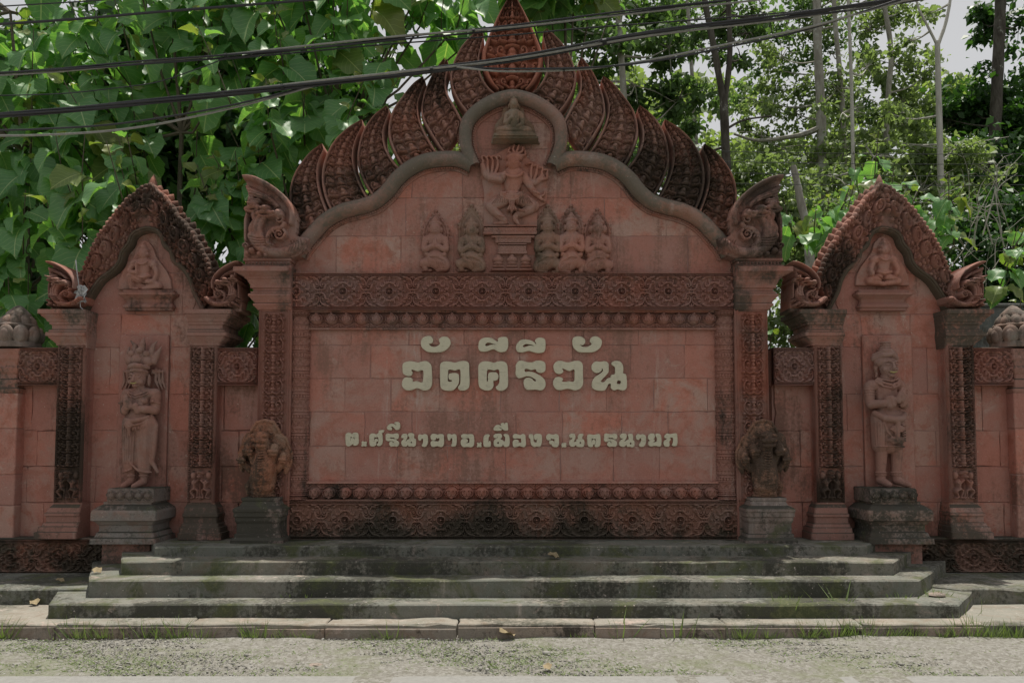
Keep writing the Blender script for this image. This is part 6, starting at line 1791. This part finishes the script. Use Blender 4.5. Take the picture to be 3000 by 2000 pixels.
def forest_tree(label, Y, stems, clumps, mat, bk, leaf, seed, hang=.3, limbs=()):
    """stems: ([(px,py)...], w0, w1) measured in the picture at depth Y; clumps: (px, py, r_px, n, dY)"""
    k = 1 / PXM(Y)
    p0 = F(*stems[0][0][0], Y)
    t = thing('forest_tree', label, 'tree', (p0.x, Y, ZG), 'trees of the wood on the right')
    mb = MB()
    for i, (pts, w0, w1) in enumerate(stems):
        p = trunkline(pts, Y)
        if i == 0: p = [(p[0][0], Y, ZG - .1)] + p
        p = [tuple(q) for q in smoothpath(p, 5 * len(p))]
        n = len(p)
        mb.tube(p, [(w0 + (w1 - w0) * j / (n - 1)) * .40 * k * (1 + .05 * sin(j * 1.9)) for j in range(n)], 10)
    mb.build('trunk', M[bk], t, True)
    lb = MB()
    g = random.Random(seed)
    axis = [tuple(q) for s in stems for q in smoothpath(trunkline(s[0], Y), 24)]
    for px, py, r, n, dy in clumps:
        c = F(px, py, Y + dy)
        c = F(px, py, Y + dy + .8)
        a = min(axis, key=lambda q: abs(q[2] - (c.z - .45 * abs(q[0] - c.x) - .2)) + .3 * abs(q[0] - c.x))
        if abs(a[0] - c.x) < 1.3:
            m_ = Vector((a[0] * .45 + c.x * .55, a[1] * .5 + c.y * .5, a[2] * .6 + c.z * .4 + g.uniform(-.12, .05)))
            lb.tube([q for q in smoothpath([a, tuple(m_), tuple(c)], 6)], [.030, .025, .020, .016, .012, .007], 5)
        for _ in range(6):
            e = c + Vector((g.gauss(0, .6), g.gauss(0, .3), g.gauss(0, .4))) * r * k
            lb.tube([tuple(c), tuple((c + e) / 2 + Vector((0, 0, .05))), tuple(e)], [.014, .010, .005], 4)
    for pts, w0, w1 in limbs:
        p = [tuple(q) for q in smoothpath(trunkline(pts, Y), 5 * len(pts))]
        lb.tube(p, [(w0 + (w1 - w0) * j / (len(p) - 1)) * .5 * k for j in range(len(p))], 6)
    tag(lb.build('branches', M[bk], t, True), kind='stuff')
    cl = [(F(px, py, Y + dy + 1.0).x, Y + dy + 1.0, F(px, py, Y + dy + 1.0).z, r * k, int(n * .8)) for px, py, r, n, dy in clumps]
    small_leaves('crown', M[mat], t, cl, leaf, seed, hang=hang)
    return t
forest_tree('slim grey trunk with hanging leaves just right of the pediment tip', 6.0, [([(1840, 560), (1830, 325), (1812, 54), (1800, -80)], 26, 22)],
    [(1650, 60, 120, 1100, 0), (1760, 130, 110, 1000, -.5), (1880, 50, 120, 1100, .5), (1960, 140, 100, 900, 0), (1860, 250, 80, 500, -.4), (1990, 290, 90, 900, -.3), (1950, 400, 70, 500, 0), (1700, 230, 70, 500, .3), (1650, -60, 140, 900, 0), (1600, 30, 80, 500, 0), (1560, 150, 60, 300, .2)], 'leaf_g', 'bark_g', .17, 21, .8)
forest_tree('thin grey trunk between the pediment and the forked dark trunk', 9.0, [([(2050, 600), (2037, 380), (2024, 163), (2010, -60)], 17, 13)],
    [(2040, 60, 90, 700, 0), (1960, -20, 110, 700, 0), (2000, 430, 90, 700, 0), (1950, 500, 100, 700, 0), (1900, 380, 80, 500, 0)], 'leaf_g', 'bark_g', .16, 22, .4)
forest_tree('dark forked trunk with pale lichen patches against open sky', 5.0, [([(2132, 640), (2129, 514), (2120, 290)], 38, 32), ([(2122, 310), (2087, 117), (2064, 0), (2055, -80)], 26, 20), ([(2122, 310), (2138, 164), (2134, 0), (2140, -80)], 22, 18)],
    [(2100, 60, 70, 500, 0), (2190, 100, 60, 350, 0), (2060, 150, 60, 300, -.2), (2240, 40, 80, 400, .3), (2170, 170, 50, 160, 0), (2110, -60, 150, 900, 0)], 'leaf_g', 'bark_d', .13, 23, .6, limbs=[([(2128, 378), (2180, 352), (2260, 340)], 8, 5), ([(2125, 430), (2085, 445), (2060, 480)], 8, 6)])
forest_tree('stout grey trunk in the middle of the right-hand wood', 9.0, [([(2420, 760), (2414, 655), (2405, 327), (2396, 140), (2391, -80)], 44, 28)],
    [(2330, 330, 110, 900, 0), (2250, 300, 80, 600, .5), (2450, 260, 100, 700, -.5), (2400, 430, 110, 900, -.8), (2290, 470, 110, 900, 0), (2510, 400, 110, 800, 0), (2290, 170, 80, 350, 0), (2390, 90, 90, 500, .3), (2230, 400, 70, 500, 0), (2350, 560, 110, 800, -.5)], 'leaf_l', 'bark_g', .14, 24, .3, limbs=[([(2407, 372), (2360, 392), (2312, 402), (2220, 412), (2150, 393)], 20, 7)])
forest_tree('whitish slender straight trunk near the middle of the wood', 7.0, [([(2503, 760), (2499, 468), (2494, 234), (2485, 0), (2483, -80)], 15, 11)],
    [(2470, 330, 60, 220, 0), (2560, 460, 80, 400, 0), (2440, 520, 80, 420, 0), (2540, 200, 60, 160, 0)], 'leaf_l', 'bark_p', .15, 25, .5)
forest_tree('smooth pale trunk forking high above the right gabled bay', 8.0, [([(2768, 780), (2760, 655), (2751, 327), (2746, 122)], 30, 18), ([(2747, 135), (2714, 70), (2690, 20), (2670, -60)], 10, 6), ([(2747, 135), (2770, 70), (2784, 0), (2790, -60)], 14, 9)],
    [(2650, 420, 110, 800, 0), (2600, 330, 70, 350, 0), (2790, 440, 110, 800, -.4), (2700, 560, 120, 900, 0), (2560, 560, 100, 700, -.6), (2860, 480, 100, 700, 0), (2670, 120, 60, 130, 0), (2720, 40, 60, 130, 0)], 'leaf_l', 'bark_p', .17, 26, .3)
forest_tree('crooked grey trunk with sparse leaves against the sky', 10.0, [([(2598, 460), (2602, 280), (2611, 154), (2592, 23), (2580, -80)], 22, 16)],
    [(2620, 190, 90, 600, 0), (2550, 90, 90, 600, 0), (2590, 370, 90, 700, 0), (2650, 300, 80, 600, 0), (2520, 10, 100, 600, 0), (2640, 30, 80, 300, 0), (2700, 230, 60, 260, 0)], 'leaf_l', 'bark_g', .16, 27, .3)
forest_tree('leaning grey trunk beside the whitish slender one', 9.5, [([(2475, 520), (2466, 280), (2447, 70), (2440, -80)], 20, 16)],
    [(2440, 160, 90, 700, 0), (2500, 320, 80, 600, 0), (2380, 10, 100, 800, 0), (2300, 90, 90, 600, .5), (2260, 200, 70, 450, .5), (2180, 290, 70, 400, 1)], 'leaf_g', 'bark_g', .14, 28, .3)
forest_tree('dark thick trunk with deep green crown at the right edge', 11.0, [([(2915, 560), (2920, 280), (2929, 70), (2934, -80)], 44, 36)],
    [(2900, 290, 110, 1300, 0), (2970, 390, 120, 1300, 0), (2850, 330, 90, 900, 0), (2985, 60, 110, 700, 0), (2880, 70, 70, 350, 0), (2780, 350, 60, 500, 0), (2950, 520, 140, 1500, -1), (2860, 560, 100, 900, -1), (3040, 230, 120, 900, 0)], 'leaf_d', 'bark_d', .22, 29, .2)
d = thing('dead_tree', 'broken bare mottled stump leaning behind the right serpent head', 'tree', (F(2370, 690, 4).x, 4.0, ZG))
p = trunkline([(2372, 760), (2366, 678), (2345, 590), (2336, 540), (2323, 486)], 4.0)
MB().tube([(p[0][0] + .1, 4.0, ZG - .1)] + [tuple(q) for q in smoothpath(p, 14)], [.06] + [(28 - 10 * j / 13) * .5 / PXM(4.0) * (1 + .08 * sin(j * 2.3)) for j in range(14)], 9).build('trunk', M['bark_g'], d, True)

# shrubs closing the foot of the wood
def shrub(label, Y, clumps, mat, leaf, seed, name='shrub', group='undergrowth behind the wall'):
    k = 1 / PXM(Y)
    c0 = F(clumps[0][0], clumps[0][1], Y)
    t = thing(name, label, 'shrub', (c0.x, Y, ZG), group)
    mb = MB()
    for px, py, r, n in clumps:
        c = F(px, py, Y)
        mb.tube([(c0.x + (c.x - c0.x) * .4, Y, ZG - .05), (c.x * .7 + c0.x * .3, Y, (ZG + c.z) / 2), tuple(c)], [.03, .022, .008], 5)
    tag(mb.build('stems', M['twig'], t, True), kind='stuff')
    small_leaves('foliage', M[mat], t, [(F(a, b, Y).x, Y, F(a, b, Y).z, r * k, n) for a, b, r, n in clumps], leaf, seed)
shrub('light green bush between the pediment and the right serpent head', 6.5, [(2250, 600, 110, 1100), (2330, 690, 110, 1000), (2190, 520, 90, 800), (2420, 640, 110, 900), (2300, 800, 120, 900), (2300, 950, 90, 900), (2200, 700, 90, 600)], 'leaf_l', .14, 41)
shrub('deep green bush right of the right gable', 5.0, [(2890, 690, 110, 1400), (2980, 790, 130, 1500), (2850, 800, 100, 1000), (2960, 640, 90, 900), (2800, 900, 110, 900), (2920, 900, 120, 1000)], 'leaf_d', .13, 42)
shrub('mid green bush behind the right gabled bay', 6.0, [(2560, 640, 120, 1100), (2700, 690, 120, 1100), (2480, 720, 110, 900), (2640, 800, 130, 1000), (2780, 640, 90, 700)], 'leaf_g', .14, 43)
shrub('dark dense undergrowth behind the left gabled bay', 5.4, [(100, 650, 210, 1700), (330, 450, 230, 1700), (620, 500, 210, 1600), (60, 250, 220, 1300), (350, 150, 240, 1400), (650, 200, 230, 1300), (840, 350, 170, 1100), (820, 80, 180, 700), (1000, 250, 130, 300), (620, 900, 130, 1000), (60, 900, 160, 1300)], 'leaf_d', .30, 44)
shrub('sunlit leafy growth behind the pediment tip', 4.2, [(1400, 200, 110, 700), (1600, 220, 110, 700), (1330, 330, 90, 500), (1680, 330, 90, 500), (1250, 430, 90, 500), (1770, 440, 90, 500), (1500, 330, 120, 500)], 'leaf_g', .15, 45)
# pale wood far behind, climbing a low rise
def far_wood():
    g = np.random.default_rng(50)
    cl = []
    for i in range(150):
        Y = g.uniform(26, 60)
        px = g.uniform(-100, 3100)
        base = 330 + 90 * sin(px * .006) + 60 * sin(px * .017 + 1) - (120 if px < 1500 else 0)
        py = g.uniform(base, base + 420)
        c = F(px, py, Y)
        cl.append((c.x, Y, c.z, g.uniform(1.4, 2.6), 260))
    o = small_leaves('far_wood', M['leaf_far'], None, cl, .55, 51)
    tag(o, 'pale haze-tinted wood far behind everything', 'wood', kind='stuff')
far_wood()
# bare pale twigs in front of the wood
bt = thing('bare_bush', 'tangle of bare whitish twigs above the right gabled bay', 'shrub', (5.2, 2.9, ZG))
g = random.Random(5)
mb = MB()
for i in range(34):
    a = (g.uniform(2450, 2960), g.uniform(640, 860))
    b = (a[0] + g.uniform(-190, 150), a[1] - g.uniform(60, 240))
    m_ = ((a[0] + b[0]) / 2 + g.uniform(-60, 60), (a[1] + b[1]) / 2 + g.uniform(-50, 20))
    Y = g.uniform(2.3, 3.2)
    p = smoothpath([tuple(F(*q, Y)) for q in (a, m_, b)], 9)
    w = g.uniform(.006, .013)
    mb.tube([tuple(q) for q in p], [w * (1 - .75 * j / 8) for j in range(9)], 5)
    for _ in range(3):
        j = g.randrange(3, 8)
        e = Vector(p[j]) + Vector((g.uniform(-.5, .5), g.uniform(-.1, .1), g.uniform(-.1, .4)))
        mb.tube([tuple(p[j]), tuple((Vector(p[j]) + e) / 2 + Vector((0, 0, .06))), tuple(e)], [w * .5, w * .35, w * .15], 4)
for X in (4.9, 5.6, 6.3): mb.tube([(X, 2.8, ZG - .05), (X + .1, 2.8, 2.0), (X - .1, 2.75, 3.9)], [.03, .025, .012], 6)
mb.build('twigs', M['twig_p'], bt, True)

# unseen tree band, added behind the camera to screen low sky light
g = np.random.default_rng(60)
cl = [(x, g.uniform(-27, -21), g.uniform(1.0, 4.2), g.uniform(1.3, 2.0), 380) for x in np.linspace(-38, 38, 60)]
tag(small_leaves('unseen_tree_screen', M['leaf_d'], None, cl, .6, 61), 'unseen dark tree band added across the road to screen low sky light', 'wood', kind='stuff')
# ------------------------------------------------------------------ boundary wall, cables, litter, grass
bw = thing('boundary_wall', 'dark stained concrete wall behind the right lotus finial', 'wall', (9, 3.5, ZG))
zt = F(2900, 890, 3.4).z
MB().box(5.0, 14, 3.4, 3.6, ZG - .1, zt - .05, .01).build('wall_panel', M['bwall'], bw)
MB().box(4.95, 14.05, 3.34, 3.66, zt - .05, zt, .012).build('coping', M['bwall'], bw)

def cable(label, pts, Y, r, mat='cable', strands=1, spread=.012, ties=()):
    P = smoothpath([tuple(F(px, py, Y)) for px, py in pts], 60)
    c = thing('overhead_cable', label, 'cable', tuple(P[0]), 'cables strung across the road side')
    for s in range(strands):
        a = 2 * pi * s / max(1, strands) + .6
        ph = np.linspace(0, 9, 60)
        off = np.stack([0 * ph, np.cos(a + ph) * spread, np.sin(a + ph * .8) * spread], 1) * (strands > 1)
        MB().tube([tuple(q) for q in P + off], r, 6).build('strand', M[mat if s != strands - 1 or strands == 1 else 'cable_l'], c, True)  # last strand of a bundle is grey, standing in for sunlit cable tops
    for t in ties:
        i = int(t * 59)
        MB().tube([tuple(P[i] - (P[i + 1] - P[i]) * .08), tuple(P[i] + (P[i + 1] - P[i]) * .08)], spread * 1.9, 8).build('tie', M['cable'], c)
CY = -2.6
cable('thinnest cable, highest in the top left corner', [(-60, 23), (140, 11), (287, 2), (420, -8), (600, -22)], CY, .006)
cable('single black cable near the top left edge', [(-60, 75), (200, 58), (459, 36), (700, 17), (900, 1), (1100, -16)], CY, .012)
cable('bundled black cable crossing just below the pediment tip', [(-60, 220), (200, 203), (421, 184), (650, 165), (900, 140), (1200, 108), (1500, 80), (1877, 33), (2190, -2), (2300, -16)], CY, .009, strands=3, spread=.012, ties=(.35, .64))
cable('thin single cable running just under the tip bundle', [(640, 176), (900, 152), (1138, 130), (1500, 103), (1725, 82), (2050, 58), (2350, 33), (2560, 10), (2700, -10)], CY + .05, .007)
cable('thin slack wire sagging between the left bundles', [(-60, 281), (100, 278), (214, 272), (340, 258), (459, 241), (570, 205), (670, 168)], CY, .005)
cable('thick lower bundle rising across the whole pediment', [(-60, 343), (200, 322), (421, 300), (650, 276), (900, 248), (1200, 213), (1500, 174), (1877, 104), (2200, 62), (2420, 34), (2650, 0), (2750, -16)], CY, .0105, strands=5, spread=.015, ties=(.34, .49, .62))
cable('slack black cable drooping below the lower bundle at left', [(-60, 383), (100, 379), (306, 367), (480, 344), (651, 314), (800, 280), (945, 241)], CY + .03, .009)
cable('lowest grey cable drooping at left', [(-60, 398), (120, 396), (306, 385), (450, 366), (574, 341), (740, 302), (900, 258), (950, 243)], CY + .06, .010, 'cable_l')
cable('doubled cable dipping across the flame tips at right', [(1338, 196), (1420, 203), (1500, 206), (1671, 203), (1800, 193), (1942, 172), (2150, 130), (2350, 88), (2500, 44), (2600, 14), (2660, -6)], CY - .03, .009, strands=2, spread=.009, ties=(.3,))
for i, (y0, y1) in enumerate(((442, 450), (472, 479), (505, 515), (535, 541))):
    cable('%s of the four level wires behind the right gable' % ('topmost', 'second', 'third', 'lowest')[i], [(1900, y0 - 3), (2300, y0 + 5), (2700, (y0 + y1) / 2 + 6), (3060, y1)], 2.0, .0045)

# hanging rag on the left gable
rg = thing('torn_rag', 'torn white plastic rag on a string at the left gable foot', 'rag', tuple(F(240, 900, -.1)))
g = np.random.default_rng(3)
n = 9
X, Yv = np.meshgrid(np.linspace(-1, 1, n), np.linspace(0, 1, 11))
pp = np.stack([X * (14 * (1 - .5 * np.abs(Yv - .5))) + 240 + g.normal(0, 3, X.shape), 838 + Yv * 50 + g.normal(0, 3, X.shape)], -1)
V = []
for j in range(11):
    for i in range(n):
        w = F(pp[j, i, 0], pp[j, i, 1], -.10)
        V.append((w.x, w.y + g.normal(0, .018) - .02, w.z))
Fq = [(j * n + i, j * n + i + 1, (j + 1) * n + i + 1, (j + 1) * n + i) for j in range(10) for i in range(n - 1)]
put('cloth', mesh('cloth', V, Fq), M['rag'], rg)
mb = MB().tube([tuple(F(*q, -.09)) for q in ((222, 762), (226, 800), (232, 845))], .006, 5)
mb.tube([tuple(F(*q, -.11)) for q in ((234, 880), (236, 900), (243, 906))], .005, 5)
mb.build('string', M['rag'], rg, True)

# fallen leaves
def fallen(px, py, z, s, label, rot):
    w = G(px, py, z)
    o = put('fallen_leaf', FALL, M['dry'], None, loc=(w.x, w.y, z + .012), rot=(radians(8), radians(-12), rot), scl=(s, s, s))
    tag(o, label, 'leaf', 'dry leaves fallen on the steps')
v, f, uv = leaf_shape(6, 4, .08, -.18, .25, 9)
FALL = mesh('fallen_leaf', v, f, True)
fallen(295, 1680, z3, .11, 'dry curled leaf on the third step at its left end', 1.2)
fallen(190, 1706, ZL, .09, 'dry brown leaf lying on the left ledge', 1.9)
fallen(1640, 1637, z2, .13, 'flat grey leaf on the second step right of centre', 1.5)
fallen(105, 1774, z5, .11, 'small brown leaf on the pavement below the left ledge', .6)
fallen(1505, 1862, ZG + .02, .17, 'large pale dry leaf on the gravel at the kerb', 2.2)
fallen(2010, 1850, ZG + .03, .08, 'orange-brown dry leaf in the grass near the kerb', 1.0)
fallen(1610, 1965, ZG + .01, .08, 'dry leaf lying on the grass near the road', .3)
# a loose slab fragment and stones
def rock(px, py, z, r, label, name='stone_fragment'):
    w = G(px, py, z)
    mb = MB().ball((0, 0, 0), (r, r * .6, r * .28), 9, 6)
    v = np.array(mb.v) * (1 + .18 * np.random.default_rng(int(px)).normal(0, .6, (len(mb.v), 1)))
    tag(put(name, mesh(name, v, mb.f), M['kerb'], None, loc=(w.x, w.y, z + r * .12)), label, 'stone', 'loose stones on the ground')
rock(2425, 1852, ZG + .02, .13, 'flat pale slab fragment in the grass at right')
rock(925, 1950, ZG, .06, 'pale stone on the gravel left of centre')
rock(2075, 1937, ZG, .04, 'small white stone on the gravel right of centre')
rock(2745, 1745, z4 + .01, .09, 'broken corner piece beside the right ledge')

def grass():
    g = np.random.default_rng(77)
    P, D, S = [], [], []
    tufts = [(45, 1855, .16, 46), (235, 1866, .16, 40), (310, 1866, .15, 40), (430, 1868, .17, 30), (525, 1866, .17, 46), (585, 1868, .11, 22), (745, 1868, .15, 46), (840, 1866, .10, 28), (905, 1866, .09, 26), (1130, 1862, .08, 20), (1150, 1850, .16, 8), (1700, 1862, .07, 30), (1800, 1840, .22, 10), (1960, 1840, .20, 12), (2160, 1855, .14, 50), (2230, 1852, .12, 40), (2340, 1850, .14, 50), (2420, 1848, .16, 50), (2490, 1846, .16, 60), (2540, 1840, .12, 40), (2640, 1850, .12, 46), (2720, 1850, .12, 46), (2790, 1845, .17, 60), (2860, 1850, .13, 50), (2930, 1850, .14, 60), (2990, 1845, .15, 60), (2300, 1800, .20, 8), (2460, 1800, .26, 10), (2820, 1800, .16, 8), (2730, 1745, .09, 30), (2640, 1752, .05, 24), (850, 1748, .05, 18), (900, 1750, .04, 14), (2300, 1752, .03, 12), (1020, 1815, .03, 8)]
    for px, py, h, n in tufts:
        z = ZG if py > 1830 else (z5 if py > 1780 else z4)
        c = G(px, min(py, 1868) if z == ZG else py, z)
        for _ in range(n):
            a = g.uniform(0, 2 * pi); r = abs(g.normal(0, .07))
            y = c.y + r * sin(a) * .6
            if z == ZG: y = min(y, yE - .03)
            P.append((c.x + r * cos(a) * 1.6, y, z)); D.append((cos(a) * g.uniform(.1, .9), sin(a) * .5 - .1, 1)); S.append(h * 1.25 * g.uniform(.4, 1.2))
    n = 9000
    x = g.uniform(-5.2, 5.2, n * 3); y = g.uniform(YR + .02, yE - .03, n * 3)
    f = .5 + .3 * np.sin(x * 1.3 + 2 * np.sin(y * 2.2)) + .28 * np.sin(x * 4.1 + y * 6) + .2 * np.sin(y * 9 - x * 2.2) - .25 * (y > yE - .35) * (x < 0) + .1 * (x > 0)
    keep = g.random(len(x)) < np.clip(f, .06, 1)
    x, y = x[keep][:n], y[keep][:n]
    for a, b in zip(x, y):
        t = g.uniform(0, 2 * pi)
        P.append((a, b, ZG)); D.append((cos(t), sin(t), g.uniform(.25, .8))); S.append(g.uniform(.018, .055))
    P, D, S = np.array(P), np.array(D, float), np.array(S)
    bl = np.array([(-.035, 0, 0), (.035, 0, 0), (.03, .5, .03), (-.03, .5, .03), (0, 1, -.12), (0, 1, -.12)], float)
    fc = np.array([[0, 1, 2, 3], [3, 2, 4, 5]])
    Rm = frames(D, np.stack([0 * S, 0 * S - .8, 0 * S + .5], 1) + g.normal(0, .4, P.shape))
    V = np.einsum('nij,kj->nki', Rm, bl) * S[:, None, None]
    wid = np.where(S > .07, .55, 1.6)
    V = np.einsum('nij,nkj->nki', Rm, bl[None] * np.stack([S * wid, S, S], 1)[:, None, :]) + P[:, None, :]
    F_ = (fc[None] + (np.arange(len(P)) * 6)[:, None, None]).reshape(-1, 4)
    tag(put('grass', mesh('grass', V.reshape(-1, 3), F_, True, None, np.tile(bl[:, :2], (len(P), 1))), M['grass']), 'short grass and weed tufts along the kerb and gravel', 'grass', kind='stuff')
grass()
def gravel():
    g = np.random.default_rng(78)
    n = 16000
    x = g.uniform(-5.3, 5.3, n); y = g.uniform(YR + .01, yE - .025, n)
    ball = MB().ball((0, 0, 0), 1, 5, 3)
    bv, bf = np.array(ball.v), [f for f in ball.f]
    s = np.abs(g.normal(0, .0045, n)) + .003
    s[:120] *= 2.6
    V = bv[None] * (s[:, None, None] * np.array([1, 1, .6])) * g.uniform(.6, 1.3, (n, len(bv), 1)) + np.stack([x, y, 0 * x + ZG + .002], 1)[:, None, :]
    tri = []
    for f in bf:
        tri.append(f[:3])
        if len(f) == 4: tri.append((f[0], f[2], f[3]))
    tri = np.array(tri)
    F_ = (tri[None] + (np.arange(n) * len(bv))[:, None, None]).reshape(-1, 3)
    t = NT('gravel_stone')
    r = t.new('ShaderNodeNewGeometry').outputs['Random Per Island']
    m = t.fin(t.mix(r, (.14, .135, .12), (.36, .35, .32)), .9)
    tag(put('gravel', mesh('gravel', V.reshape(-1, 3), F_), m), 'loose pale gravel along the road edge', 'gravel', kind='stuff')
gravel()
